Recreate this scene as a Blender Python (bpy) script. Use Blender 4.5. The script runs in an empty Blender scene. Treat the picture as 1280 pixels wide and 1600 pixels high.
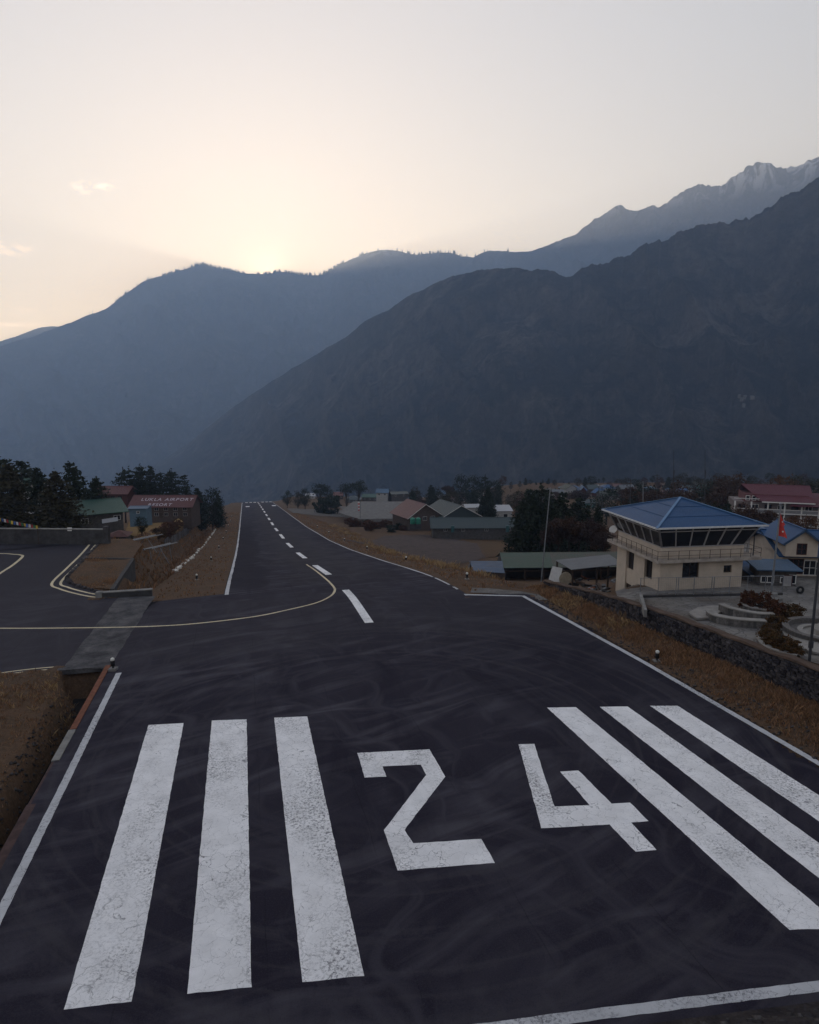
import bpy, bmesh, math, random
import numpy as np
from mathutils import Vector, Matrix

# ------------------------------------------------------------------ camera
F, CX, CY = 1050.0, 640.0, 800.0            # focal length and centre in photo pixels (1280 x 1600)
PITCH = math.atan(170.0 / F); HCAM = 15.0
sc = bpy.context.scene
C = sc.collection
cam = bpy.data.cameras.new('camera'); camo = bpy.data.objects.new('camera', cam); C.objects.link(camo)
cam.sensor_fit = 'HORIZONTAL'; cam.sensor_width = 36.0; cam.lens = 36.0 * F / 1280.0
cam.clip_start = 0.1; cam.clip_end = 60000.0
camo.location = (0, 0, HCAM); camo.rotation_euler = (math.pi / 2 - PITCH, 0, 0)
sc.camera = camo

# ------------------------------------------------------------------ sky, sun, exposure
SUN_AZ, SUN_EL = math.radians(-11.35), math.radians(9.75)     # just under the ridge, left of centre
W = bpy.data.worlds.new('World'); sc.world = W; W.use_nodes = True
def build_world():
    nt = W.node_tree; nt.nodes.clear(); N = nt.nodes.new; L = nt.links.new
    sky = N('ShaderNodeTexSky'); sky.sky_type = 'NISHITA'; sky.sun_disc = False
    sky.sun_elevation = SUN_EL; sky.sun_rotation = SUN_AZ
    sky.altitude = 2800; sky.air_density = 1.0; sky.dust_density = SKY_DUST; sky.ozone_density = 1.0
    gm = N('ShaderNodeGamma'); gm.inputs['Gamma'].default_value = SKY_GAMMA; L(sky.outputs[0], gm.inputs['Color'])    # film-like roll-off of the aureole
    hs = N('ShaderNodeHueSaturation'); hs.inputs['Saturation'].default_value = SKY_SAT; L(gm.outputs[0], hs.inputs['Color'])
    mul = N('ShaderNodeMix'); mul.data_type = 'RGBA'; mul.blend_type = 'MULTIPLY'; mul.inputs[0].default_value = 1
    L(hs.outputs[0], mul.inputs[6]); mul.inputs[7].default_value = (*SKY_TINT, 1)
    # thin cirrus low in the sunward sky
    tc = N('ShaderNodeTexCoord'); mp = N('ShaderNodeMapping'); mp.inputs['Scale'].default_value = (1.0, 1.0, 5.5)
    L(tc.outputs['Generated'], mp.inputs[0])
    nz = N('ShaderNodeTexNoise'); nz.inputs['Scale'].default_value = 9.0; nz.inputs['Detail'].default_value = 7; nz.inputs['Roughness'].default_value = .62
    nz.inputs['Distortion'].default_value = .6
    L(mp.outputs[0], nz.inputs['Vector'])
    cr = N('ShaderNodeValToRGB'); cr.color_ramp.elements[0].position = .56; cr.color_ramp.elements[1].position = .80
    L(nz.outputs[0], cr.inputs[0])
    def puff(px, py, rad, flat):
        d = pixray(px, py); d.normalize()
        sub = N('ShaderNodeVectorMath'); sub.operation = 'SUBTRACT'; L(tc.outputs['Generated'], sub.inputs[0]); sub.inputs[1].default_value = d
        sc_ = N('ShaderNodeVectorMath'); sc_.operation = 'MULTIPLY'; L(sub.outputs[0], sc_.inputs[0]); sc_.inputs[1].default_value = (1 / rad, 1 / rad, flat / rad)
        ln = N('ShaderNodeVectorMath'); ln.operation = 'LENGTH'; L(sc_.outputs[0], ln.inputs[0])
        mr = N('ShaderNodeMapRange'); mr.interpolation_type = 'SMOOTHSTEP'; mr.inputs[1].default_value = 1.0; mr.inputs[2].default_value = 0.15
        L(ln.outputs['Value'], mr.inputs[0])
        return mr.outputs[0]
    n2 = N('ShaderNodeTexNoise'); n2.inputs['Scale'].default_value = 64.0; n2.inputs['Detail'].default_value = 6; n2.inputs['Roughness'].default_value = .6
    m2 = N('ShaderNodeMapping'); m2.inputs['Scale'].default_value = (1, 1, 1.9); L(tc.outputs['Generated'], m2.inputs[0]); L(m2.outputs[0], n2.inputs['Vector'])
    c2 = N('ShaderNodeValToRGB'); c2.color_ramp.elements[0].position = .45; c2.color_ramp.elements[1].position = .68; L(n2.outputs[0], c2.inputs[0])
    tot = None
    for px, py, rad, flat, tex in ((130, 292, .020, 1.9, c2), (167, 292, .026, 2.4, c2), (14, 388, .036, 3.2, c2), (30, 498, .16, 7.0, cr)):
        p = puff(px, py, rad, flat)
        m = N('ShaderNodeMath'); m.operation = 'MULTIPLY'; L(p, m.inputs[0]); L(tex.outputs[0], m.inputs[1])
        if tot is None: tot = m.outputs[0]
        else:
            a = N('ShaderNodeMath'); a.operation = 'MAXIMUM'; L(tot, a.inputs[0]); L(m.outputs[0], a.inputs[1]); tot = a.outputs[0]
    lit = N('ShaderNodeMix'); lit.data_type = 'RGBA'; lit.blend_type = 'MULTIPLY'; lit.inputs[0].default_value = 1
    L(mul.outputs[2], lit.inputs[6]); lit.inputs[7].default_value = (2.6, 2.3, 2.2, 1)
    mx = N('ShaderNodeMix'); mx.data_type = 'RGBA'; L(tot, mx.inputs[0]); L(mul.outputs[2], mx.inputs[6]); L(lit.outputs[2], mx.inputs[7])
    # circumsolar glow of the hazy air
    dt = N('ShaderNodeVectorMath'); dt.operation = 'DISTANCE'; L(tc.outputs['Generated'], dt.inputs[0])
    dt.inputs[1].default_value = (math.sin(SUN_AZ) * math.cos(SUN_EL), math.cos(SUN_AZ) * math.cos(SUN_EL), math.sin(SUN_EL))
    fac = None
    for wd, am in ((.016, 22.0), (.07, 1.6), (.45, 1.8)):
        m1 = N('ShaderNodeMath'); m1.operation = 'MULTIPLY'; L(dt.outputs['Value'], m1.inputs[0]); m1.inputs[1].default_value = -1 / wd
        m2_ = N('ShaderNodeMath'); m2_.operation = 'EXPONENT'; L(m1.outputs[0], m2_.inputs[0])
        m3 = N('ShaderNodeMath'); m3.operation = 'MULTIPLY_ADD'; L(m2_.outputs[0], m3.inputs[0]); m3.inputs[1].default_value = am
        if fac is not None: L(fac, m3.inputs[2])
        else: m3.inputs[2].default_value = 0
        fac = m3.outputs[0]
    # the low sunset band: hugs the horizon and fades away from the sun
    sz = N('ShaderNodeSeparateXYZ'); L(tc.outputs['Generated'], sz.inputs[0])
    az_ = N('ShaderNodeMath'); az_.operation = 'ABSOLUTE'; L(sz.outputs[2], az_.inputs[0])
    lo_ = N('ShaderNodeMath'); lo_.operation = 'MULTIPLY_ADD'; L(az_.outputs[0], lo_.inputs[0]); lo_.inputs[1].default_value = -1 / .15
    ds_ = N('ShaderNodeMath'); ds_.operation = 'MULTIPLY'; L(dt.outputs['Value'], ds_.inputs[0]); ds_.inputs[1].default_value = -1 / 1.0; L(ds_.outputs[0], lo_.inputs[2])
    ex_ = N('ShaderNodeMath'); ex_.operation = 'EXPONENT'; L(lo_.outputs[0], ex_.inputs[0])
    bn_ = N('ShaderNodeMath'); bn_.operation = 'MULTIPLY_ADD'; L(ex_.outputs[0], bn_.inputs[0]); bn_.inputs[1].default_value = BAND; L(fac, bn_.inputs[2]); fac = bn_.outputs[0]
    gl = N('ShaderNodeMix'); gl.data_type = 'RGBA'; gl.blend_type = 'MULTIPLY'; gl.inputs[0].default_value = 1
    gl.inputs[7].default_value = (1.0, .87, .71, 1); cb = N('ShaderNodeCombineColor'); [L(fac, cb.inputs[k]) for k in range(3)]; L(cb.outputs[0], gl.inputs[6])
    ad = N('ShaderNodeMix'); ad.data_type = 'RGBA'; ad.blend_type = 'ADD'; ad.inputs[0].default_value = 1; ad.clamp_result = False
    L(mx.outputs[2], ad.inputs[6]); L(gl.outputs[2], ad.inputs[7]); mx = ad
    bg = N('ShaderNodeBackground'); bg.inputs['Strength'].default_value = SKY_STRENGTH; L(mx.outputs[2], bg.inputs['Color'])
    out = N('ShaderNodeOutputWorld'); L(bg.outputs[0], out.inputs['Surface'])
BAND = 23.0
SKY_STRENGTH, SKY_SAT, SKY_DUST, SKY_GAMMA, SKY_TINT = 0.12, 1.45, 3.0, 0.25, (4.6, 4.05, 3.82)

_rt = Vector((1, 0, 0)); _up = Vector((0, math.sin(PITCH), math.cos(PITCH))); _fw = Vector((0, math.cos(PITCH), -math.sin(PITCH)))
def pixray(px, py):
    return _rt * ((px - CX) / F) + _up * ((CY - py) / F) + _fw
build_world()
sun = bpy.data.lights.new('sun', 'SUN'); suno = bpy.data.objects.new('sun', sun); C.objects.link(suno)
sun.energy = 5.0; sun.angle = math.radians(.5); sun.color = (1.0, .72, .48)
sd = Vector((math.sin(SUN_AZ) * math.cos(SUN_EL), math.cos(SUN_AZ) * math.cos(SUN_EL), math.sin(SUN_EL)))
suno.rotation_euler = sd.to_track_quat('Z', 'Y').to_euler()
sc.view_settings.view_transform = 'Standard'; sc.view_settings.look = 'None'
sc.view_settings.gamma = 1.0; sc.view_settings.use_curve_mapping = False
sc.view_settings.exposure = 0.0
sc.render.engine = 'CYCLES'
cy = sc.cycles
cy.use_denoising = True; cy.max_bounces = 5; cy.diffuse_bounces = 2; cy.glossy_bounces = 2; cy.transmission_bounces = 4
cy.transparent_max_bounces = 8; cy.volume_bounces = 2; cy.sample_clamp_indirect = 4.0
cy.caustics_reflective = False; cy.caustics_refractive = False

# ------------------------------------------------------------------ geometry of the place
_d = pixray(378, 661); _h = math.hypot(_d.x, _d.y)
SLOPE = -_d.z / _h; UX, UY = _d.x / _h, _d.y / _h        # runway direction (horizontal) ; right-hand normal is (UY, -UX)
PS = np.array([-400, 0, 48, 56, 64, 73, 90, 119, 150, 179, 210, 245, 274, 325, 350, 400, 461, 490, 560])
PZ = np.array([0, 0, 0, 0, 0, 0, 0, 0, 0, 0, 0, 0, 0, 0, 0, 0, 0, 0, 0.])
PZ[:] = [-SLOPE * -400, 0, -SLOPE * 48, -SLOPE * 56, -2.5, -3.9, -6.75, -11.4, -15.9, -19.5, -23.4, -27.3, -30.6, -36.2, -39.0, -44.6, -51.6, -55, -63]
_ss = np.arange(-20, 560, .5); _zz = np.interp(_ss, PS, PZ); _k = np.hanning(19); _k /= _k.sum()
_zz = np.convolve(np.pad(_zz, 9, mode='edge'), _k, 'valid'); _zz[:142] = -SLOPE * _ss[:142]
def prof(s): return np.interp(s, _ss, _zz)
def st2xy(s, t): return UX * s + UY * t, UY * s - UX * t
def xy2st(x, y): return UX * x + UY * y, UY * x - UX * y
def plane_z(x, y): return -SLOPE * (UX * x + UY * y)
def on_plane(px, py, dz=0.0):
    """photo pixel -> point on the threshold plane"""
    d = pixray(px, py); k = -(HCAM - dz) / (d.z + SLOPE * (UX * d.x + UY * d.y))
    return Vector((d.x * k, d.y * k, HCAM + d.z * k))
def at(px, py, Y):
    d = pixray(px, py); k = Y / d.y
    return Vector((d.x * k, Y, HCAM + d.z * k))
def pix(p):
    v = Vector(p) - Vector((0, 0, HCAM)); w = v.dot(_fw)
    return CX + F * v.dot(_rt) / w, CY - F * v.dot(_up) / w

# ---- numpy noise
def _hash(ix, iy, seed):
    n = (ix.astype(np.int64) * 374761393 + iy.astype(np.int64) * 668265263 + seed * 974634777) & 0x7fffffff
    n = ((n ^ (n >> 13)) * 1274126177) & 0x7fffffff
    n = n ^ (n >> 16)
    return (n & 0xffff) / 65535.0
def vnoise(x, y, seed=0):
    x = np.asarray(x, float); y = np.asarray(y, float)
    ix = np.floor(x); iy = np.floor(y); fx = x - ix; fy = y - iy
    fx = fx * fx * fx * (fx * (fx * 6 - 15) + 10); fy = fy * fy * fy * (fy * (fy * 6 - 15) + 10)
    a = _hash(ix, iy, seed); b = _hash(ix + 1, iy, seed); c = _hash(ix, iy + 1, seed); d = _hash(ix + 1, iy + 1, seed)
    return (a * (1 - fx) + b * fx) * (1 - fy) + (c * (1 - fx) + d * fx) * fy
def fbm(x, y, oct=5, seed=0, gain=.5, ridged=False):
    s = 0; a = 1.0; tot = 0
    for o in range(oct):
        v = vnoise(x * 2 ** o + 17.3 * o, y * 2 ** o - 9.1 * o, seed + o)
        if ridged: v = 1 - np.abs(2 * v - 1)
        s = s + a * v; tot += a; a *= gain
    return s / tot
def sstep(a, b, x):
    x = np.clip((np.asarray(x, float) - a) / (b - a), 0, 1); return x * x * (3 - 2 * x)

# ------------------------------------------------------------------ object helpers
def mesh_obj(name, verts, faces, material, parent=None, smooth=False):
    me = bpy.data.meshes.new(name); me.from_pydata([tuple(v) for v in verts], [], [tuple(f) for f in faces]); me.update()
    if material is not None: me.materials.append(material)
    if smooth: me.polygons.foreach_set('use_smooth', [True] * len(me.polygons))
    o = bpy.data.objects.new(name, me); C.objects.link(o)
    if parent is not None: o.parent = parent
    return o
def np_mesh(name, verts, faces, material, parent=None, smooth=False):
    """verts (n,3) array, faces (m,3|4) array"""
    me = bpy.data.meshes.new(name); k = faces.shape[1]
    me.vertices.add(len(verts)); me.vertices.foreach_set('co', np.ascontiguousarray(verts, np.float32).ravel())
    me.loops.add(len(faces) * k); me.loops.foreach_set('vertex_index', np.ascontiguousarray(faces, np.int32).ravel())
    me.polygons.add(len(faces)); me.polygons.foreach_set('loop_start', np.arange(0, len(faces) * k, k, dtype=np.int32))
    me.polygons.foreach_set('loop_total', np.full(len(faces), k, np.int32))
    if smooth: me.polygons.foreach_set('use_smooth', np.ones(len(faces), bool))
    me.update(calc_edges=True); me.validate()
    if material is not None: me.materials.append(material)
    o = bpy.data.objects.new(name, me); C.objects.link(o)
    if parent is not None: o.parent = parent
    return o
def grid_faces(nr, nc):
    i = np.arange(nr - 1)[:, None] * nc + np.arange(nc - 1)[None, :]
    return np.stack([i, i + 1, i + nc + 1, i + nc], -1).reshape(-1, 4)
def structure(o): o['kind'] = 'structure'; return o
def stuff(o, label=None, cat=None):
    o['kind'] = 'stuff'
    if label: o['label'] = label
    if cat: o['category'] = cat
    return o
def tag(o, label, cat, group=None):
    o['label'] = label; o['category'] = cat
    if group: o['group'] = group
    return o

# ------------------------------------------------------------------ materials
MATS = {}
def mat(name, base, rough=.8, var=.25, scale=6.0, bump=.0, bscale=40.0, metal=0.0, dark=None, spec=.3, detail=5):
    """plain procedural material: base colour with two octaves of tone variation and fine relief"""
    if name in MATS: return MATS[name]
    m = bpy.data.materials.new(name); m.use_nodes = True; nt = m.node_tree; N = nt.nodes.new; L = nt.links.new
    b = nt.nodes['Principled BSDF']; b.inputs['Roughness'].default_value = rough; b.inputs['Metallic'].default_value = metal
    b.inputs['Specular IOR Level'].default_value = spec
    g = N('ShaderNodeNewGeometry')
    nz = N('ShaderNodeTexNoise'); nz.inputs['Scale'].default_value = scale; nz.inputs['Detail'].default_value = detail; nz.inputs['Roughness'].default_value = .65
    L(g.outputs['Position'], nz.inputs['Vector'])
    cr = N('ShaderNodeValToRGB'); e = cr.color_ramp.elements; e[0].position = .3; e[1].position = .7
    lo = dark if dark else tuple(c * (1 - var) for c in base); hi = tuple(min(1, c * (1 + var * .7)) for c in base)
    e[0].color = (*lo, 1); e[1].color = (*hi, 1)
    L(nz.outputs[0], cr.inputs[0]); L(cr.outputs[0], b.inputs['Base Color'])
    if bump > 0:
        n2 = N('ShaderNodeTexNoise'); n2.inputs['Scale'].default_value = bscale; n2.inputs['Detail'].default_value = 4
        L(g.outputs['Position'], n2.inputs['Vector'])
        bp = N('ShaderNodeBump'); bp.inputs['Strength'].default_value = bump; bp.inputs['Distance'].default_value = .03
        L(n2.outputs[0], bp.inputs['Height']); L(bp.outputs[0], b.inputs['Normal'])
    MATS[name] = m; return m
class NG:
    """tiny node-graph helper"""
    def __init__(self, name):
        self.m = bpy.data.materials.new(name); self.m.use_nodes = True; self.nt = self.m.node_tree
        self.b = self.nt.nodes['Principled BSDF']; self.geo = self.nt.nodes.new('ShaderNodeNewGeometry'); self.pos = self.geo.outputs['Position']
    def n(self, t): return self.nt.nodes.new(t)
    def l(self, a, b): self.nt.links.new(a, b)
    def mapping(self, scale=(1, 1, 1), rot=0.0, src=None, loc=(0, 0, 0)):
        r = self.n('ShaderNodeMapping'); r.vector_type = 'POINT'; self.l(src or self.pos, r.inputs[0])
        r.inputs['Rotation'].default_value = (0, 0, rot)
        if scale == (1, 1, 1) and loc == (0, 0, 0): return r.outputs[0]
        s = self.n('ShaderNodeMapping'); s.inputs['Scale'].default_value = scale; s.inputs['Location'].default_value = loc; self.l(r.outputs[0], s.inputs[0])
        return s.outputs[0]
    def noise(self, vec, scale, detail=5, rough=.6, dist=0.0):
        z = self.n('ShaderNodeTexNoise'); z.inputs['Scale'].default_value = scale; z.inputs['Detail'].default_value = detail
        z.inputs['Roughness'].default_value = rough; z.inputs['Distortion'].default_value = dist; self.l(vec, z.inputs['Vector']); return z.outputs[0]
    def vor(self, vec, scale, feature='DISTANCE_TO_EDGE', rnd=1.0):
        z = self.n('ShaderNodeTexVoronoi'); z.feature = feature; z.inputs['Scale'].default_value = scale; z.inputs['Randomness'].default_value = rnd
        self.l(vec, z.inputs['Vector']); return z
    def ramp(self, fac, stops):
        r = self.n('ShaderNodeValToRGB'); e = r.color_ramp.elements
        while len(e) < len(stops): e.new(.5)
        for k, (p, c) in enumerate(stops):
            e[k].position = p; e[k].color = (c, c, c, 1) if isinstance(c, (int, float)) else (*c, 1)
        self.l(fac, r.inputs[0]); return r.outputs[0]
    def mix(self, fac, a, b, mode='MIX'):
        x = self.n('ShaderNodeMix'); x.data_type = 'RGBA'; x.blend_type = mode
        for v, s in ((fac, 0), (a, 6), (b, 7)):
            if isinstance(v, (int, float)): x.inputs[s].default_value = v if s == 0 else (v, v, v, 1)
            elif isinstance(v, tuple): x.inputs[s].default_value = (*v, 1)
            else: self.l(v, x.inputs[s])
        return x.outputs[2]
    def math(self, op, a, b=None):
        x = self.n('ShaderNodeMath'); x.operation = op
        for v, s in ((a, 0), (b, 1)):
            if v is None: continue
            if isinstance(v, (int, float)): x.inputs[s].default_value = v
            else: self.l(v, x.inputs[s])
        return x.outputs[0]
    def bump(self, h, strength, dist):
        x = self.n('ShaderNodeBump'); x.inputs['Strength'].default_value = strength; x.inputs['Distance'].default_value = dist
        self.l(h, x.inputs['Height']); self.l(x.outputs[0], self.b.inputs['Normal'])
    def done(self, col, rough=.85, spec=.3, metal=0):
        if isinstance(col, tuple): self.b.inputs['Base Color'].default_value = (*col, 1)
        else: self.l(col, self.b.inputs['Base Color'])
        if isinstance(rough, (int, float)): self.b.inputs['Roughness'].default_value = rough
        else: self.l(rough, self.b.inputs['Roughness'])
        self.b.inputs['Specular IOR Level'].default_value = spec; self.b.inputs['Metallic'].default_value = metal
        MATS[self.m.name] = self.m; return self.m
RW_ROT = -math.atan2(UY, UX)      # turns world x onto the runway direction

def asphalt_colour(g):
    rp = g.mapping(rot=RW_ROT)                                      # x along the runway, y across
    fine = g.noise(g.pos, 60, 3)
    blot = g.noise(g.mapping((.35, .9, 1), RW_ROT), .35, 6, .6, .6)
    # wind-blown dust: bent streaks
    warp = g.noise(g.pos, .11, 2)
    wv = g.n('ShaderNodeVectorMath'); wv.operation = 'MULTIPLY_ADD'; wc = g.n('ShaderNodeCombineXYZ'); g.l(warp, wc.inputs[0]); g.l(warp, wc.inputs[1])
    g.l(wc.outputs[0], wv.inputs[0]); wv.inputs[1].default_value = (9, 9, 0); g.l(g.pos, wv.inputs[2])
    st = g.noise(g.mapping((.20, 1.1, 1), -.5, wv.outputs[0]), .62, 6, .55, 1.0)
    st2 = g.noise(g.mapping((.16, .9, 1), 1.1, wv.outputs[0]), .7, 5, .52, .8)
    dust = g.math('MULTIPLY', g.ramp(st, [(.46, 0), (.66, 1)]), g.ramp(blot, [(.36, .2), (.62, 1)]))
    dust2 = g.math('MULTIPLY', g.ramp(st2, [(.50, 0), (.74, 1)]), .7)
    d = g.math('MAXIMUM', dust, dust2)
    base = g.mix(g.ramp(blot, [(.3, 0), (.7, 1)]), (.0120, .0098, .0200), (.0275, .0240, .0360))
    base = g.mix(g.math('MULTIPLY', d, .85), base, (.074, .069, .084))
    # runway frame: x along, -y to the right
    sx = g.n('ShaderNodeSeparateXYZ'); g.l(rp, sx.inputs[0]); al, ac = sx.outputs[0], sx.outputs[1]
    def band(v, a, b, c, d):
        m1 = g.n('ShaderNodeMapRange'); m1.interpolation_type = 'SMOOTHSTEP'; m1.inputs[1].default_value = a; m1.inputs[2].default_value = b; g.l(v, m1.inputs[0])
        m2 = g.n('ShaderNodeMapRange'); m2.interpolation_type = 'SMOOTHSTEP'; m2.inputs[1].default_value = d; m2.inputs[2].default_value = c; g.l(v, m2.inputs[0]); return g.math('MULTIPLY', m1.outputs[0], m2.outputs[0])
    acn = g.math('ADD', ac, g.math('MULTIPLY', g.math('SUBTRACT', g.noise(g.pos, .10, 4), .5), 6.0)); aln = g.math('ADD', al, g.math('MULTIPLY', g.math('SUBTRACT', g.noise(g.pos, .12, 4), .5), 12.0))
    newer = g.math('MULTIPLY', band(acn, -2.8, -1.6, 40, 50), band(aln, 63, 67, 190, 300))           # newer black surfacing on the left of the slope
    newer2 = g.math('MULTIPLY', band(acn, -40, -30, -16, -10), band(aln, 20, 34, 50, 56))             # dark surfacing on the right of the pad
    base = g.mix(g.math('MULTIPLY', g.math('MAXIMUM', newer, g.math('MULTIPLY', newer2, .7)), .72), base, (.0105, .0088, .0175))
    track = g.math('MULTIPLY', band(acn, -17, -13, -7, -3), band(aln, 56, 75, 600, 700)); base = g.mix(g.math('MULTIPLY', track, .40), base, (.046, .042, .046))   # traffic-polished middle
    taxi = g.math('MAXIMUM', band(acn, 7, 12, 200, 220), g.math('MULTIPLY', band(aln, 40, 46, 56, 62), .6)); base = g.mix(g.math('MULTIPLY', taxi, .55), base, (.050, .046, .054))
    # turning sweeps of dust on the pad
    cc = g.n('ShaderNodeVectorMath'); cc.operation = 'SUBTRACT'; g.l(g.pos, cc.inputs[0]); cc.inputs[1].default_value = (-1.0, 31.0, 0)
    ln_ = g.n('ShaderNodeVectorMath'); ln_.operation = 'LENGTH'; g.l(cc.outputs[0], ln_.inputs[0]); cb = g.n('ShaderNodeCombineXYZ'); g.l(ln_.outputs['Value'], cb.inputs[0]); g.l(g.math('MULTIPLY', blot, 1.6), cb.inputs[1])
    ring = g.math('MULTIPLY', g.ramp(g.noise(cb.outputs[0], 1.5, 4, .6, .3), [(.50, 0), (.66, 1)]), band(ln_.outputs['Value'], 7, 11, 20, 30)); base = g.mix(g.math('MULTIPLY', ring, .52), base, (.060, .056, .064))
    fr = g.math('FRACT', g.math('MULTIPLY', g.math('ADD', ac, g.math('MULTIPLY', g.noise(g.pos, .4, 3), .25)), 1 / 3.9)); seam = g.math('MULTIPLY', g.ramp(fr, [(.0, 1), (.012, 0)]), g.ramp(g.noise(g.pos, .15, 3), [(.42, 0), (.6, 1)]))
    base = g.mix(g.math('MULTIPLY', seam, .7), base, (.006, .0055, .009))                            # paving joints
    grain = g.noise(g.pos, 26, 2, .7); base = g.mix(g.math('MULTIPLY', g.ramp(grain, [(.52, 0), (.74, 1)]), .42), base, (.058, .054, .062)); base = g.mix(g.math('MULTIPLY', g.ramp(grain, [(.28, 1), (.45, 0)]), .35), base, (.005, .0045, .008))
    base = g.mix(g.math('MULTIPLY', g.ramp(fine, [(.35, 0), (.75, 1)]), .22), base, (.048, .045, .052))
    return base, fine
def make_asphalt():
    g = NG('asphalt'); col, fine = asphalt_colour(g); g.bump(fine, .35, .01); return g.done(col, .95, .08)
def make_paint(name, tint, wear=.5):
    g = NG(name); asp, fine = asphalt_colour(g)
    crack = g.vor(g.mapping(src=g.pos), 1.5); d = g.noise(g.pos, 3, 4)
    # wobbly crack net at two sizes
    wob = g.n('ShaderNodeVectorMath'); wob.operation = 'MULTIPLY_ADD'; cx = g.n('ShaderNodeTexNoise'); cx.inputs['Scale'].default_value = 2.2; cx.inputs['Detail'].default_value = 4
    g.l(g.pos, cx.inputs['Vector']); g.l(cx.outputs['Color'], wob.inputs[0]); wob.inputs[1].default_value = (.8, .8, 0); g.l(g.pos, wob.inputs[2])
    v1 = g.vor(wob.outputs[0], 1.9).outputs['Distance']; v2 = g.vor(wob.outputs[0], 4.6).outputs['Distance']
    area = g.noise(g.pos, .33, 3)
    c1 = g.math('MULTIPLY', g.ramp(v1, [(.0, .9), (.015, 0)]), g.ramp(area, [(.38, .15), (.55, 1)]))
    c2 = g.math('MULTIPLY', g.ramp(v2, [(.0, .8), (.020, 0)]), g.ramp(g.noise(g.pos, 1.4, 3), [(.42, 0), (.62, .85)]))
    oi = g.n('ShaderNodeObjectInfo'); ov = g.n('ShaderNodeVectorMath'); ov.operation = 'MULTIPLY_ADD'; oc = g.n('ShaderNodeCombineXYZ'); [g.l(oi.outputs['Random'], oc.inputs[k]) for k in range(3)]; g.l(oc.outputs[0], ov.inputs[0]); ov.inputs[1].default_value = (37, 91, 13); g.l(g.pos, ov.inputs[2])
    big = g.noise(g.mapping((.35, .8, 1), RW_ROT, ov.outputs[0]), .42, 3)
    flake = g.math('MULTIPLY', g.ramp(g.noise(g.pos, 10, 9, .75), [(.49, 0), (.60, 1)]), g.ramp(big, [(.51 - .1 * wear, 0), (.66 - .1 * wear, 1)]))
    speck = g.ramp(g.noise(g.pos, 30, 4, .7), [(.62, 0), (.78, .38)])
    gone = g.math('MAXIMUM', g.math('MAXIMUM', c1, c2), g.math('MAXIMUM', g.math('MULTIPLY', flake, .82), speck))
    tone = g.mix(g.ramp(g.noise(g.pos, 1.1, 6), [(.3, 0), (.7, 1)]), tuple(c * .80 for c in tint), tint)
    col = g.mix(gone, tone, asp); g.bump(fine, .3, .01); return g.done(col, .8, .25)
def make_drygrass(name, a, b, c):
    g = NG(name); n1 = g.noise(g.pos, .45, 6, .65); n2 = g.noise(g.mapping((1, 1, 1)), 6, 6, .7)
    col = g.mix(g.ramp(n1, [(.35, 0), (.65, 1)]), a, b); col = g.mix(g.ramp(n2, [(.45, 0), (.68, 1)]), col, c)
    col = g.mix(g.ramp(g.noise(g.pos, 22, 4, .7), [(.4, 0), (.7, .6)]), col, tuple(x * .35 for x in a)); g.bump(n2, .8, .12); return g.done(col, .95, .1)
def make_mountain():
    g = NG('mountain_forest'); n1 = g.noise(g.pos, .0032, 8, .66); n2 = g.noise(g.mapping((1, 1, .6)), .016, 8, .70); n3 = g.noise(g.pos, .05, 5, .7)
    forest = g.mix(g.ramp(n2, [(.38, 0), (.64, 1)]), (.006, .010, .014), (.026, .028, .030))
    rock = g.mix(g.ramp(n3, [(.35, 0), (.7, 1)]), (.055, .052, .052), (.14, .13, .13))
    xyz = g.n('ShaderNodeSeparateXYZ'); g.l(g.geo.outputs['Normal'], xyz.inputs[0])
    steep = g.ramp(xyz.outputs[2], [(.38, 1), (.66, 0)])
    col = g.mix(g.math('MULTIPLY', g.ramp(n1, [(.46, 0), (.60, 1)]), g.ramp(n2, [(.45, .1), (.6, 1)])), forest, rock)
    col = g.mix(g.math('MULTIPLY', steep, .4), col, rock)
    sp = g.n('ShaderNodeSeparateXYZ'); g.l(g.pos, sp.inputs[0])
    hi = g.n('ShaderNodeMapRange'); hi.inputs[1].default_value = 1050; hi.inputs[2].default_value = 1500; g.l(sp.outputs[2], hi.inputs[0])
    alpine = g.mix(g.ramp(n3, [(.35, 0), (.65, 1)]), (.07, .065, .062), (.15, .14, .135))
    col = g.mix(hi.outputs[0], col, alpine)
    sn = g.n('ShaderNodeMapRange'); sn.inputs[1].default_value = 1250; sn.inputs[2].default_value = 1500; g.l(sp.outputs[2], sn.inputs[0])
    streak = g.noise(g.mapping((1, 1, .25), .6), .011, 7, .66, .5)
    snow = g.math('MULTIPLY', g.ramp(streak, [(.50, 0), (.56, 1)]), sn.outputs[0])
    col = g.mix(snow, col, (.88, .89, .92)); g.bump(n2, 1.0, 60.0); return g.done(col, .95, .05)

M_ASPH = make_asphalt(); M_WHITE = make_paint('white_paint', (.87, .85, .85)); M_YELLOW = make_paint('yellow_paint', (.68, .57, .38), .45)
M_LINE = make_paint('edge_line_paint', (.54, .54, .56), .6)
M_GROUND = make_drygrass('dry_ground', (.112, .066, .042), (.072, .050, .034), (.165, .102, .062))
M_MOUNT = make_mountain()

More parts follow.
